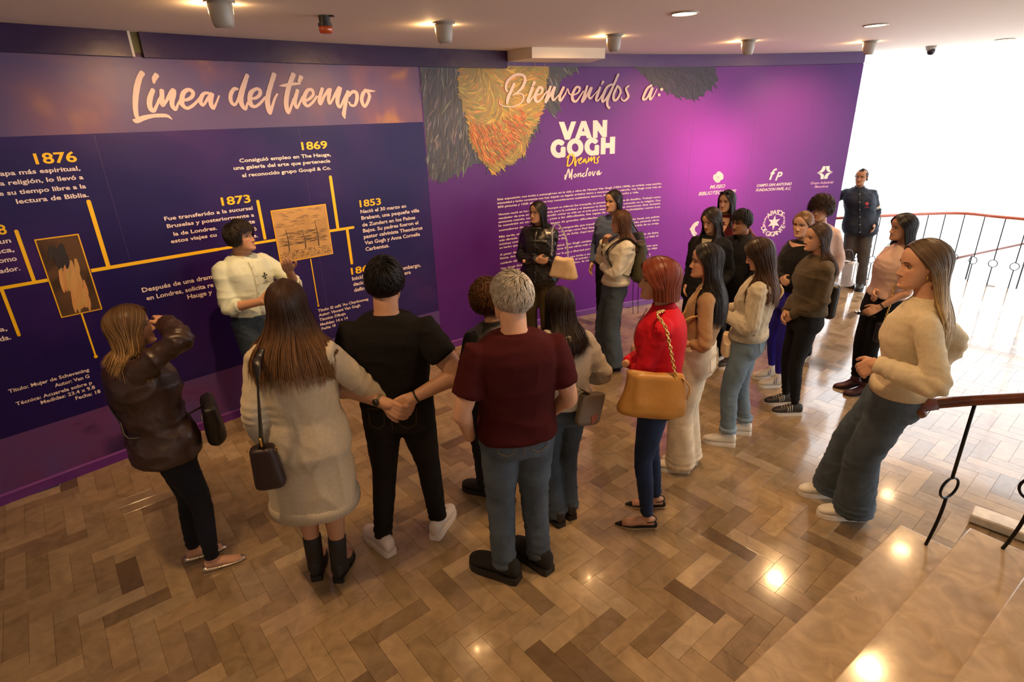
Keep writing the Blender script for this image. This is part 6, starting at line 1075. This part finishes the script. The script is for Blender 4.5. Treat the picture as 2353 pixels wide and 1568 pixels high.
# 11 red jacket woman
add('P11','person with a glossy auburn bob and bright red zip jacket, arms crossed',near=True,face=True,skin='light',toes=(-12,-14),age=1,hyaw=-16,
 arms=[cross(-1,-.27,.22,.17),cross(1,-.26,.22,.19,nohand=True)],
 trousers=dict(m='jeans_navy',c=(.018,.034,.085),fit='skinny',hem=.09,fold=.003),
 tops=[dict(name='jacket',m='red_jersey',c=(.56,.010,.022),k='flat',r=.75,ease=.026,z0=.88,fold=.005,collar='zip',cuffr=.010)],
 shoe='pump',shoec=(.010,.009,.009),solec=(.5,.36,.2),hair=longhair((.16,.030,.012),c2=(.30,.085,.035),streak=(.1,1.4),n=220,L_=.50,part=.25,a0=68,vol=.15,bodyback=.44,back=1.2,tips=.02,flare=-.12,blunt=True))
# 12 tan cardigan, white trousers
add('P12','person with very long black hair, tan top and cream-white trousers',near=True,face=True,skin='light',toes=(-14,-22),hyaw=-22,lip=(.45,.16,.13),
 arms=[dict(w=(-.02,.20,-.30),pole=(-.5,-.8,-.3),palm=(1,0,0),nohand=True),dict(w=(-.02,.20,-.28),pole=(.7,-.8,-.3),palm=(-1,0,0))],
 trousers=dict(m='cream_denim',c=(.74,.66,.50),fit='wide',hem=.05,fold=.004,waist=1.04,pockets=True,stitch=(.5,.42,.3)),
 tops=[dict(name='cardigan',m='tan_knit',c=(.38,.235,.12),k='knit',ease=.010,z0=1.02,fold=.007,sleeve='elbow',collar='crew')],
 shoe='sneaker',shoec=(.72,.68,.58),hair=longhair((.013,.009,.008),n=210,L_=2.0,part=0,a0=72,vol=.07,bodyback=.45,tips=.10,flare=.1))
# 13 cable knit
add('P13','person in cream cable-knit sweater and light cuffed jeans, head bowed under long brown hair',near=True,face=True,skin='light',toes=(-12,-14),hpitch=22,hyaw=-12,
 arms=[dict(w=(.05,.22,-.24),pole=(-.6,-.8,-.4),palm=(.6,-.2,.6),curl=.7),dict(w=(-.02,.24,-.26),pole=(.8,-.8,-.3),palm=(-.6,-.2,.6),curl=.7)],
 trousers=dict(m='jeans_light',c=(.15,.21,.26),fit='straight',hem=.14,fold=.008,cuff=True,pockets=True,stitch=(.16,.16,.15)),
 tops=[dict(name='cable_sweater',m='cream_cable',c=(.56,.50,.37),k='rib',ease=.030,z0=.96,fold=.008,collar='crew',cuffr=.014,rib=.05,cable=True,blouse=.014)],
 shoe='sneaker',shoec=(.72,.70,.62),hair=longhair((.040,.020,.011),c2=(.16,.075,.03),streak=(.5,.6),n=200,L_=1.85,part=.05,a0=58,vol=.09,bodyback=.5,wave=.02,tips=.2,flare=.14))
# 14 black blazer
add('P14','person with dark parted hair in a black blazer, eyes lowered, left of the boy',face=True,skin='light',hpitch=20,hyaw=20,closed=.8,toes=(0,0),
 arms=[hang(-1,.15,.0,-.42),hang(1,.15,.0,-.42)],
 trousers=dict(m='black_pants_b',c=(.010,.010,.012),fit='straight',k='flat'),
 tops=[dict(name='blazer',m='black_blazer',c=(.010,.010,.011),k='flat',ease=.035,z0=.82,collar='none',vopen=(('cream_top',(.38,.33,.24),.8,'flat'),1.22,.045))],
 shoe='boot',shoec=(.01,.01,.01),hair=longhair((.022,.014,.011),n=100,L_=1.35,part=-.05,a0=56,vol=.05,bodyback=.5,tips=.1,sides='front'))
# 15 sunglasses on head
add('P15','person with black sunglasses on her head and a dark red top, hand on the boy',face=True,skin='light',hyaw=20,hpitch=2,toes=(0,0),look=.4,
 arms=[dict(w=(-.06,.30,-.13),pole=(-.8,-.4,-.6),palm=(.3,.2,-1),curl=.35,hdir=(0,.2,-.5)),hang(1,.06,.03,-.44)],
 trousers=dict(m='black_pants_b',c=(.010,.010,.012),fit='straight',k='flat'),
 tops=[dict(name='blouse',m='wine_satin',c=(.090,.006,.010),k='flat',r=.5,ease=.025,z0=.92,collar='none',vopen=('skin',1.22,.07))],
 shoe='boot',shoec=(.01,.01,.01),hair=longhair((.012,.009,.009),n=100,L_=1.5,part=0,a0=58,vol=.06,bodyback=.5,tips=.15,sides='front'))
# 16 boy
add('P16','boy with short black hair and dark collared jacket in front of the violet wall',sex='m',face=True,skin='brown',hyaw=6,hpitch=6,toes=(0,0),fat=.85,hsize=1.08,brow=(.008,.006,.005),
 arms=[hang(-1,.08,.03,-.48),hang(1,.08,.03,-.48)],
 trousers=dict(m='black_pants_b',c=(.010,.010,.012),fit='straight',k='flat'),
 tops=[dict(name='jacket',m='charcoal_cotton',c=(.014,.015,.018),k='flat',ease=.025,z0=.9,collar='shirt')],
 shoe='sneaker',shoec=(.05,.05,.05),hair=shorthair((.008,.006,.006),n=700,ln=.13,lift=.05,vol=.07,nape=-.24,side=.02,front=.26,quiff=.4,width=.018))
# 17 black sweater, blue leggings
add('P17','person with tied-back light brown hair, black sweater and bright blue leggings',face=True,skin='fair',hyaw=-22,hpitch=4,toes=(16,12),look=.3,brow=(.09,.05,.03),lip=(.50,.20,.16),fat=1.05,
 arms=[cross(-1,-.27,.24,.20),cross(1,-.25,.22,.24)],
 trousers=dict(m='blue_leggings',c=(.030,.022,.30),fit='skinny',hem=.14,k='flat',fold=.002,stack=0,waist=1.06),
 tops=[dict(name='sweater',m='black_sweater',c=(.010,.010,.012),k='knit',ease=.030,z0=.98,collar='none',vopen=('skin',1.375,.11),z1=1.43)],
 shoe='sneaker',shoec=(.66,.62,.52),socks=(.75,.72,.66),hair=longhair((.16,.085,.04),c2=(.36,.22,.11),n=120,L_=.34,part=.02,a0=77,vol=.03,bodyback=.36,tips=.05))
# 18 curly short hair
add('P18','person with short tousled dark hair half hidden behind the young women, hoop earrings',face=True,skin='tan',hyaw=2,hpitch=3,toes=(0,0),look=.2,age=1,
 arms=[hang(-1),hang(1)],
 trousers=dict(m='jeans_dark_b',c=(.015,.018,.028),fit='straight'),
 tops=[dict(name='blouse',m='blush_blouse',c=(.5,.38,.34),k='flat',ease=.03,z0=.9,collar='crew')],
 shoe='boot',shoec=(.012,.01,.01),hair=shorthair((.035,.020,.014),c2=(.12,.07,.045),n=800,ln=.22,lift=.14,vol=.08,nape=-.18,side=.02,front=.26,curl=1.0,width=.014))
# 19 olive sweater
add('P19','person in olive-brown knit sweater, ripped black jeans and black sneakers, hands clasped',near=True,face=True,skin='light',toes=(0,-4),hyaw=-4,brow=(.02,.012,.008),lip=(.48,.20,.16),
 arms=[clasp(-1,-.43,.10,.17),clasp(1,-.43,.10,.19)],
 trousers=dict(m='black_jeans_ripped',c=(.009,.009,.010),fit='skinny',hem=.12,fold=.003),
 tops=[dict(name='sweater',m='olive_knit',c=(.085,.062,.036),k='knit',ease=.032,z0=.97,fold=.011,collar='crew',cuffr=.012,blouse=.016,rib=.05)],
 shoe='sneaker',shoec=(.012,.012,.012),solec=(.62,.58,.5),hair=longhair((.050,.026,.015),n=150,L_=1.5,part=-.12,a0=84,vol=.06,bodyback=.42,flare=.1,tips=.15,wave=.01))
# 20 guard
add('P20','guard in dark navy jacket with reflective arm bands standing at the bright far railing',face=True,skin='brown',hyaw=18,toes=(10,-30),fat=1.14,look=.2,brow=(.01,.007,.005),
 arms=[hang(-1,.12,.10,-.42),dict(w=(.22,-.08,-.40),pole=(.9,-.4,0),palm=(0,0,-1))],
 trousers=dict(m='grey_work_pants',c=(.060,.056,.052),fit='straight',k='flat',fold=.011),
 tops=[dict(name='jacket',m='navy_jacket',c=(.014,.020,.036),k='flat',r=.6,ease=.036,z0=.80,fold=.011,collar='shirt',cuffr=.018,placket=True,btn='snap_pale',btnc=(.6,.6,.6),bands=True,emblem=((.40,.03,.05),-.09,1.24),wr=1.4)],
 shoe='chunky',shoec=(.02,.016,.014),solec=(.02,.016,.014),hair=longhair((.014,.011,.011),n=80,L_=.26,part=.0,a0=90,vol=.015,bodyback=.36,tips=.05))
# 21 pink blouse
add('P21','person in pale pink puff-sleeve blouse with long black hair and burgundy heeled boots',near=True,face=True,skin='tan',toes=(0,6),fat=1.08,hyaw=-2,lip=(.38,.12,.11),sleeve='short',
 arms=[dict(w=(-.02,.19,-.44),pole=(-.6,-.8,-.2),palm=(.6,-.3,-.3),curl=.5,hdir=(.0,.5,-.1)),dict(w=(-.22,.19,-.33),pole=(.7,-.5,-.5),palm=(0,-1,0),curl=.4)],
 trousers=dict(m='black_pants_c',c=(.008,.008,.009),fit='slim',hem=.14,k='flat',fold=.003,waist=1.05),
 tops=[dict(name='blouse',m='pink_satin',c=(.56,.40,.33),k='flat',r=.5,ease=.026,z0=.98,fold=.007,collar='crew',sleeve='short',slen=.80,blouse=.045)],
 shoe='heel',shoec=(.055,.010,.012),solec=(.02,.008,.008),shoer=.45,hair=longhair((.010,.008,.009),n=190,L_=1.45,part=.0,a0=74,vol=.09,bodyback=.42,tips=.12,wave=.03,flare=.1))
# 22 blonde in cream sweater
add('P22','blonde-tipped person in cream sweater and wide jeans leaning back on the near handrail',near=True,face=True,skin='light',toes=(-20,-24),hyaw=-20,hpitch=2,brow=(.03,.018,.012),lip=(.52,.24,.19),knee=(0,1,.1),pelw=(2.04,2.66),
 arms=[dict(ww=PD['P22']['wL'],pole=(-.3,-1,-.3),palm=(.6,-.6,0),curl=.7,hdir=(.2,.1,-1.3)),dict(w=(.05,-.05,-.41),pole=(.45,-1,-.1),palm=(-1,0,0),nohand=True)],
 trousers=dict(m='jeans_wide_dark',c=(.075,.105,.135),fit='wide',hem=.07,fold=.007,waist=1.03,pockets=True,stitch=(.10,.09,.07)),
 tops=[dict(name='sweater',m='cream_cashmere',c=(.70,.60,.40),k='knit',ease=.016,z0=.95,fold=.008,collar='crew',cuffr=.012,rib=.05,blouse=.014,stackc=1.3)],
 shoe='sneaker',shoec=(.74,.72,.64),hair=longhair((.12,.078,.046),c2=(.62,.42,.17),streak=(.32,.35),n=240,L_=2.35,part=-.03,a0=92,vol=.08,bodyback=.45,tips=.22,wave=.025,flare=.50))

# ================================================================ carried things
M_gold=mat('gold_metal',(.75,.50,.16),.25,metal=1); M_silver=mat('silver_metal',(.6,.58,.55),.3,metal=1)
def softbag(w,h,d,taper=1.0,top=.6,slouch=.0,seed=1,nz=14,n=36,fold=.006,round_=.5):
    """pouch centred on its middle: width x, depth y, height z"""
    V=[];a=np.linspace(0,2*np.pi,n,endpoint=False); sg=lambda q,e:np.sign(q)*np.abs(q)**e
    for i in range(nz):
        t=i/(nz-1); ed=min(1,(t/.10)**round_ if t>0 else 0.15) if t<.1 else 1; k=(1-(1-taper)*t); dd=d*(1-(1-top)*t**1.3)
        V.append(np.c_[w/2*k*ed**.3*sg(np.cos(a),.55),dd/2*max(ed,.25)*sg(np.sin(a),.75),np.full(n,-h/2+h*t-slouch*math.sin(math.pi*.5)*0)-slouch*t*(1-np.abs(np.cos(a))**2)])
    V=np.concatenate(V); N=V.copy(); N[:,2]*=.2; N/=np.linalg.norm(N,axis=1)[:,None]+1e-9
    r=ridged(V*np.array((14,14,5)),seed)**2; V=V+N*((r-.4)*fold*2)[:,None]
    F=[(i*n+j,i*n+(j+1)%n,(i+1)*n+(j+1)%n,(i+1)*n+j) for i in range(nz-1) for j in range(n)]+[tuple(range(n))[::-1],tuple((nz-1)*n+j for j in range(n))]
    return V,F
def bag(name,label,loc,yaw,shape,m,tilt=0,cat='bag',part='bag_body'):
    o=empty(name,loc,math.radians(-yaw)); tag(o,label,cat)
    V,F=shape; V=np.asarray(V)@roty(tilt).T; b=mesh_obj(part,V,F,m,o,True); md=b.modifiers.new('s','SUBSURF'); md.levels=1; md.render_levels=1; return o
def wtube(o,name,pts,rad,m,n=8,flat=None,closed=False,m_=5):
    """world-space points -> part in the local frame of o"""
    inv=rotz(-o.rotation_euler[2]); P=(np.asarray(pts,float)-np.array(o.location))@inv.T; P=catmull(P,m_,closed)
    if flat: V,F=tube(P,[flat]*len(P),n,up=(0,0,1),closed=closed)
    else: V,F=tube(P,rad,n,closed=closed)
    return mesh_obj(name,V,F,m,o,True)
def wchain(o,pts,m,link_=.011,rad=.0022,step=None):
    inv=rotz(-o.rotation_euler[2]); P=catmull((np.asarray(pts,float)-np.array(o.location))@inv.T,10); L_=np.r_[0,np.cumsum(np.linalg.norm(np.diff(P,axis=0),axis=1))]; step=step or link_*1.5
    mb=MB()
    for k,t in enumerate(np.arange(0,L_[-1],step)):
        c=np.array([np.interp(t,L_,P[:,i]) for i in range(3)]); c2=np.array([np.interp(min(t+step,L_[-1]),L_,P[:,i]) for i in range(3)]); d=nrm(c2-c+1e-6); u=nrm(np.cross(d,(0.3,.8,.1))); v=np.cross(d,u); side=u if k%2 else v
        mb.tube([c+d*link_*1.1*math.cos(q)+side*link_*.62*math.sin(q) for q in np.linspace(0,2*np.pi,8,endpoint=False)],rad,5,closed=True)
    return mb.obj('chain',m,o,True)
def on(P,z,ang,off=.02,ease=.03):
    """world point on the torso surface of person P: z nominal, ang deg (0 front, 90 right)"""
    s=P['s']; w,d,y=interp_prof(max(z,.79),P['TR']); a=math.radians(ang); f=P.get('fat',1); p=P['spine'](z)+np.array(((w*f+ease)*s*math.sin(a),y*s+(d*f+ease)*s*math.cos(a),0)); p=p+np.array((off*math.sin(a),off*math.cos(a),0)); return wld(P,p)
Q=PPL
M_blackl=mat('bag_black',(.010,.009,.009),.4,bump=.15,bscale=120); M_choc=mat('bag_chocolate',(.018,.008,.008),.45); M_tan=mat('bag_tan',srgb(186,134,62),.42,noise=.08,nscale=7,bump=.15,bscale=60); M_cream=mat('bag_cream',srgb(226,200,160),.5,noise=.05); M_olive=mat('nylon_olive',(.055,.050,.018),.5,bump=.2,bscale=200); M_char=mat('bag_charcoal',(.03,.033,.045),.5); M_taupe=mat('bag_taupe',(.13,.10,.075),.6)
# 1 round black crossbody
o=bag('crossbody_bag','round black crossbody bag at the hip of the brown leather jacket',BG['b1'],60,softbag(.21,.26,.10,.9,.7,0,3,round_=.9),M_blackl,.15)
wtube(o,'strap',[np.array(BG['b1'])+(0,0,.10),on(Q['P1'],1.03,140,.012,.045),on(Q['P1'],1.12,165,.006,.045),on(Q['P1'],1.22,185,.004,.04),on(Q['P1'],1.33,205,.0,.03),on(Q['P1'],1.40,220,-.01,.02)],.0055,M_blackl); wtube(o,'zip_pull',[np.array(BG['b1'])+(.0,-.08,.08),np.array(BG['b1'])+(.0,-.09,.04)],.004,M_silver)
# 3 bucket bag
o=bag('bucket_bag','dark brown bucket bag with gold clasp hanging beside the beige knit dress',BG['b3'],-8,softbag(.145,.235,.10,.76,.8,0,5,fold=.001,round_=.3),M_choc,-.03)
wtube(o,'strap',[np.array(BG['b3'])+(-.01,0,.10),BG['b3t'],BG['b3s'],BG['b3u'],on(Q['P3'],1.42,225,.02,.04)],.01,M_blackl,flat=(.017,.004))
wtube(o,'clasp',[np.array(BG['b3t'])+(.0,-.012,.01),np.array(BG['b3t'])+(.002,-.014,-.035)],.006,M_gold,6); mb=MB(); 
for q in (-.06,.06): mb.tube([(q+.008*math.cos(t),-.01,.10+.008*math.sin(t)) for t in np.linspace(0,2*np.pi,10,endpoint=False)],.002,5,closed=True)
mb.obj('ring',M_gold,o,True)
# 7 taupe crossbody
o=bag('crossbody_bag','taupe crossbody bag with rust patch at the hip of the grey hooded fleece',BG['b7'],-40,softbag(.20,.20,.07,.95,.8,0,4,fold=.003),M_taupe,.3)
wtube(o,'strap',[np.array(BG['b7'])+(0,0,.09),BG['b7t'],BG['b7s'],on(Q['P7'],1.36,200,.05,.04),on(Q['P7'],1.42,250,.0,.03)],.01,M_taupe,flat=(.022,.003)); mb=MB(); mb.box((0,0,0),(.05,.075,.05)); pt=mb.obj('patch',mat('patch_rust',(.22,.06,.03),.6),o); pt.location=(0,0,-.05)
wtube(o,'buckle',[np.array(BG['b7s'])+(-.02,-.02,.02),np.array(BG['b7s'])+(.02,-.02,.02),np.array(BG['b7s'])+(.03,-.02,-.02),np.array(BG['b7s'])+(-.01,-.02,-.02)],.003,M_blackl,6,closed=True,m_=2)
# 8 cream slouchy bag
o=bag('shoulder_bag','cream slouchy shoulder bag hanging from the black leather jacket arm',BG['b8'],-150,softbag(.32,.23,.13,.55,.6,.03,9,fold=.010),M_cream,-.05)
wchain(o,[BG['b8l'],np.array(BG['b8l'])*.5+np.array(BG['b8s'])*.5+(0,-.01,0),BG['b8s'],BG['b8u'],(np.array(BG['b8u'])+np.array(BG['b8t']))/2+(.03,0,.02),BG['b8t']],M_silver,.012,.0028)
# 9 backpack
o=bag('backpack','olive green nylon backpack on the back of the white sweater',wld(Q['P9'],Q['P9']['spine'](1.16)+np.array((.02,-.185,0))),-88,softbag(.27,.40,.16,.72,.5,0,11,fold=.006),M_olive,.05)
for sx in (-1,1): pp=[Q['P9']['spine'](1.34)+np.array((sx*.09,-.15,0)),Q['P9']['spine'](1.42)+np.array((sx*.10,.0,.02)),Q['P9']['spine'](1.30)+np.array((sx*.10,.16,0)),Q['P9']['spine'](1.12)+np.array((sx*.15,.05,0)),Q['P9']['spine'](1.02)+np.array((sx*.12,-.16,0))]; wtube(o,'shoulder_strap',[wld(Q['P9'],q) for q in pp],.01,M_blackl,flat=(.022,.005))
b9=np.array(o.location); wtube(o,'zipper',[b9+(.07,-.10,.10),b9+(.07,-.12,.0),b9+(.05,-.13,-.06)],.005,M_silver,6)
for dx in (0,.05): wtube(o,'loose_strap',[b9+(-.06+dx,-.06,-.15),b9+(-.06+dx,-.07,-.32),b9+(-.05+dx,-.07,-.50)],.006,M_blackl,flat=(.012,.002))
# 10 charcoal shoulder bag
o=bag('shoulder_bag','charcoal shoulder bag behind the green backpack, against the violet wall',BG['b10'],-120,softbag(.24,.26,.10,.6,.7,0,12),M_char,.25); wtube(o,'strap',[np.array(BG['b10'])+(0,0,.12),np.array(BG['b10'])+(-.08,.05,.24),on(Q['P10'],1.40,-90,-.03)],.007,M_blackl)
# 11 tan bag
o=bag('shoulder_bag','large tan leather bag on thick gold chain beside the red jacket',BG['b11'],6,softbag(.35,.275,.13,.84,.40,.03,14,fold=.013),M_tan,.06)
wchain(o,[BG['b11a'],BG['b11m'],np.array(BG['b11m'])*.5+np.array(BG['b11s'])*.5+(.008,-.005,.01),BG['b11s'],on(Q['P11'],1.43,-100,-.03,.03)],M_gold,.0125,.0034)
wtube(o,'tie',[np.array(BG['b11a'])+(.03,-.01,0),np.array(BG['b11a'])+(.07,-.02,-.05),np.array(BG['b11a'])+(.06,-.02,-.12)],.004,M_tan); 
# 13 cream quilted crossbody
o=bag('crossbody_bag','small cream quilted bag in front of the cable-knit sweater',np.array(BG['b13'])+(0,-.06,0),-72,softbag(.20,.13,.07,.95,.8,0,15,fold=.004),M_cream,-.2)
wtube(o,'strap',[np.array(BG['b13'])+(.04,-.06,.03),BG['b13s'],BG['b13m'],on(Q['P13'],1.30,170,.03,.03),on(Q['P13'],1.41,110,.02,.03)],.006,mat('strap_tan',(.4,.28,.14),.5),flat=(.009,.002)); wtube(o,'ring',[np.array(BG['b13s'])+(.012*math.cos(t),-.01,.012*math.sin(t)) for t in np.linspace(0,2*np.pi,8,endpoint=False)],.003,M_gold,5,closed=True,m_=1)
# 12 cream strap bag
o=bag('shoulder_bag','pale yellow strapped bag worn in front of the tan top and white trousers',wld(Q['P12'],Q['P12']['spine'](1.0)+np.array((-.06,.20,0))),-84,softbag(.20,.14,.07,.9,.8,0,17),mat('bag_butter',srgb(222,184,110),.5))
wtube(o,'strap',[o.location,on(Q['P12'],1.22,-60,.02,.02),BG['b12m'],BG['b12s'],on(Q['P12'],1.41,-60,.03,.0),on(Q['P12'],1.2,-30,.02,.02)],.007,MATS['bag_butter'])
# 21 black bag
o=bag('shoulder_bag','small black handbag with gold chain at the side of the pink blouse',BG['b21'],6,softbag(.22,.18,.08,.95,.85,0,18,fold=.002),M_blackl)
wchain(o,[BG['b21t'],BG['b21s'],np.array(BG['b21s'])+(.02,.03,.16)],M_gold,.011,.003)
# 19 tote
o=bag('tote_bag','plain black tote bag behind the olive sweater',BG['b19'],-84,softbag(.26,.30,.10,1.05,.9,0,19,fold=.004),M_blackl); tl=np.array(o.location)
wtube(o,'handle',[tl+(-.0,.06,.16),tl+(-.05,.04,.36),tl+(0,-.06,.16)],.006,M_blackl)
# 18 clear bag
M_clear=mat('clear_vinyl',(.75,.76,.78),.15,spec=.8); M_clear.node_tree.nodes['Principled BSDF'].inputs['Alpha'].default_value=.45
o=bag('clear_bag','clear vinyl bag with black handles beside the guard, low at the bright floor',BG['b18'],-120,softbag(.22,.26,.12,1.0,.9,0,20,fold=.008),M_clear); cl=np.array(o.location)
wtube(o,'handle',[cl+(-.07,0,.12),cl+(-.04,0,.22),cl+(.04,0,.22),cl+(.07,0,.12)],.008,M_blackl); wtube(o,'rim',[cl+(-.10,-.03,.125),cl+(0,-.06,.125),cl+(.10,-.0,.125),cl+(0,.06,.125)],.006,M_blackl,closed=True)
# phones
def phone(label,loc,yaw,tilt): o=empty('phone',loc,math.radians(-yaw)); tag(o,label,'phone'); mb=MB(); mb.box((0,0,0),(.072,.15,.009),rotx(tilt)); b=mb.obj('case',mat('phone_black',(.01,.01,.012),.2),o); b.modifiers.new('b','BEVEL').width=.004; mb=MB(); mb.box(tuple(rotx(tilt)@np.array((0,0,.005))),(.066,.142,.001),rotx(tilt)); mb.obj('screen',mat('phone_glass',(.02,.02,.025),.05),o); return o
a=Q['P21']['arms_'][0]; w=wld(Q['P21'],a['W']+a['hd']*.10*Q['P21']['s']+np.array((.02,.0,-.02))); phone('black phone held low by the pink blouse woman',w,-84,.2)
a=Q['P13']['arms_'][0]; w=wld(Q['P13'],(Q['P13']['arms_'][0]['W']+Q['P13']['arms_'][1]['W'])/2+np.array((0,.10,.02))); phone('dark phone held low by the cable-knit sweater woman',w,-72,.5)
# ---- worn details: glasses, earrings, watches
def headpt(P,q): return P['HC']+P['HR']@(np.array(q,float)*P['hs'])
def glasses(P,z=0,lens=None,y=.36,frame=M_silver,name='glasses',r=.085,dark=False,lift=0):
    mb=MB()
    for sx in (-1,1): mb.tube([headpt(P,(sx*.13+r*math.cos(t),y-.03*abs(math.cos(t))+lift*0,z+r*.72*math.sin(t))) for t in np.linspace(0,2*np.pi,14,endpoint=False)],.0013 if not dark else .003,5,closed=True); mb.tube([headpt(P,(sx*.21,y-.03,z+.02)),headpt(P,(sx*.31,.1,z+.02)),headpt(P,(sx*.32,-.03,z))],.0013 if not dark else .003,5)
    mb.tube([headpt(P,(-.045,y,z+.01)),headpt(P,(.045,y,z+.01))],.0015,5); o=mb.obj(name,frame,P['root'],True)
    if dark:
        for sx in (-1,1): l=MB(); l.add([headpt(P,(sx*.13+r*math.cos(t),y-.03*abs(math.cos(t)),z+r*.72*math.sin(t))) for t in np.linspace(0,2*np.pi,14,endpoint=False)],[tuple(range(14))]); l.obj('lens',mat('dark_lens',(.01,.01,.012),.08),o)
glasses(Q['P8'],-.005)
# sunglasses pushed up on the hair
P_=Q['P15']; sv=P_['HC'].copy(); P_['HC']=P_['HC']+P_['HR']@(np.array((0,-.05,.40))*P_['hs']); glasses(P_,0,y=.33,frame=M_blackl,name='sunglasses',r=.10,dark=True); P_['HC']=sv
def earring(P,kind='stud',m=M_gold):
    for sx in (-1,1):
        c=headpt(P,(sx*.335,.0,-.145)); mb=MB()
        if kind=='hoop': mb.tube([c+np.array((0,.012*math.cos(t),-.012+.012*math.sin(t)))*P['s'] for t in np.linspace(0,2*np.pi,12,endpoint=False)],.0018,5,closed=True)
        else: mb.tube([c,c+np.array((sx*.003,.002,-.010)),c+np.array((sx*.002,.004,-.016))],[.003,.0045,.002],8)
        mb.obj('earring',m,P['root'],True)
for k,kd in (('P22','stud'),('P15','hoop'),('P18','hoop'),('P21','stud'),('P19','stud'),('P17','hoop'),('P10','hoop')): earring(Q[k],kd,M_silver if k in('P18','P17') else M_gold)
def band(P,i,m,name,r=.031,w=.010,back=.03,face=False):
    a=P['arms_'][i]; s=P['s']; ax=nrm(a['W']-a['E']); c=a['W']-ax*back*s; mb=MB(); mb.tube([c-ax*w,c-ax*w*.8,c+ax*w*.8,c+ax*w],[r*.92*s,r*s,r*s,r*.92*s],18); o=mb.obj(name,m,P['root'],True)
    if face: mb=MB(); mb.tube([c-a['pn']*(r*s),c-a['pn']*(r*s+.006)],.018*s,16); mb.obj('watch_case',M_blackl,o,True)
band(Q['P4'],0,mat('strap_khaki',(.12,.09,.05),.6),'watch_strap',.033,.011,.035,True); band(Q['P4'],1,M_blackl,'bracelet',.032,.006,.02); band(Q['P1'],1,M_blackl,'watch_strap',.030,.012,.0,True); band(Q['P21'],0,M_blackl,'bracelet',.029,.006,.03); band(Q['P9'],1,mat('bangle_ivory',(.6,.5,.35),.4),'bangle',.034,.005,.06)
# sunglasses hanging on the white sweater
P_=Q['P9']; c=wld(P_,P_['spine'](1.30)+np.array((0,.18,0))); o=empty('sunglasses',c,math.radians(88)); tag(o,'brown sunglasses hanging from the neck of the white sweater','sunglasses'); mb=MB(); l=MB()
for z in (.035,-.035): ring=[(.0+.004*math.cos(2*t),.026*math.cos(t)*.9,z+.028*math.sin(t)) for t in np.linspace(0,2*np.pi,14,endpoint=False)]; ring=[(y_,x_+.01,z_) for x_,y_,z_ in ring]; mb.tube(ring,.003,6,closed=True); l.add(ring,[tuple(range(14))])
mb.tube([(0,.01,.062),(0,.0,.10),(0,-.02,.11)],.003,6); mb.obj('frame',mat('tortoise',(.05,.02,.01),.25),o,True); l.obj('lens',mat('brown_lens',(.03,.012,.006),.08),o)
# zip on the red jacket
fp=Q['P11']['_f'][0]; mb=MB(); mb.tube([fp(0,z,.006) for z in np.linspace(.90,1.41,12)],.004,6); mb.obj('zipper',M_silver,Q['P11']['root'],True)
# stripes on the black sneakers, marks on the white ones
def stripes(P,m,n=3,w=.006,kind='bar'):
    kids=[o_ for o_ in P['root'].children if o_.name.split('.')[0]=='shoe']
    for sh in kids:
        me=sh.data; V=np.array([v.co[:] for v in me.vertices]); c=V.mean(0); 
        mn=14; K=len(V)//mn; mb=MB()
        for side_ in (0,7):      # ring vertices on either flank
            for q in range(n):
                i=3+q*.45; i0=int(i); f=i-i0
                g=lambda j:(V[i0*mn+j%mn]*(1-f)+V[(i0+1)*mn+j%mn]*f)
                if side_==0: pts=[g(-1),g(0),g(1),g(2)]
                else: pts=[g(8),g(7),g(6),g(5)]
                ctr=(V[i0*mn:(i0+1)*mn].mean(0)); pts=[p+nrm(p-ctr)*.002 for p in pts]; mb.tube(pts,[.0025]*4,5)
        mb.obj('stripe',m,sh,True)
stripes(Q['P19'],mat('stripe_white',(.7,.68,.62),.6)); stripes(Q['P17'],mat('stripe_blue',(.04,.09,.4),.5),2); stripes(Q['P12'],mat('stripe_tan',(.22,.14,.08),.6),2)
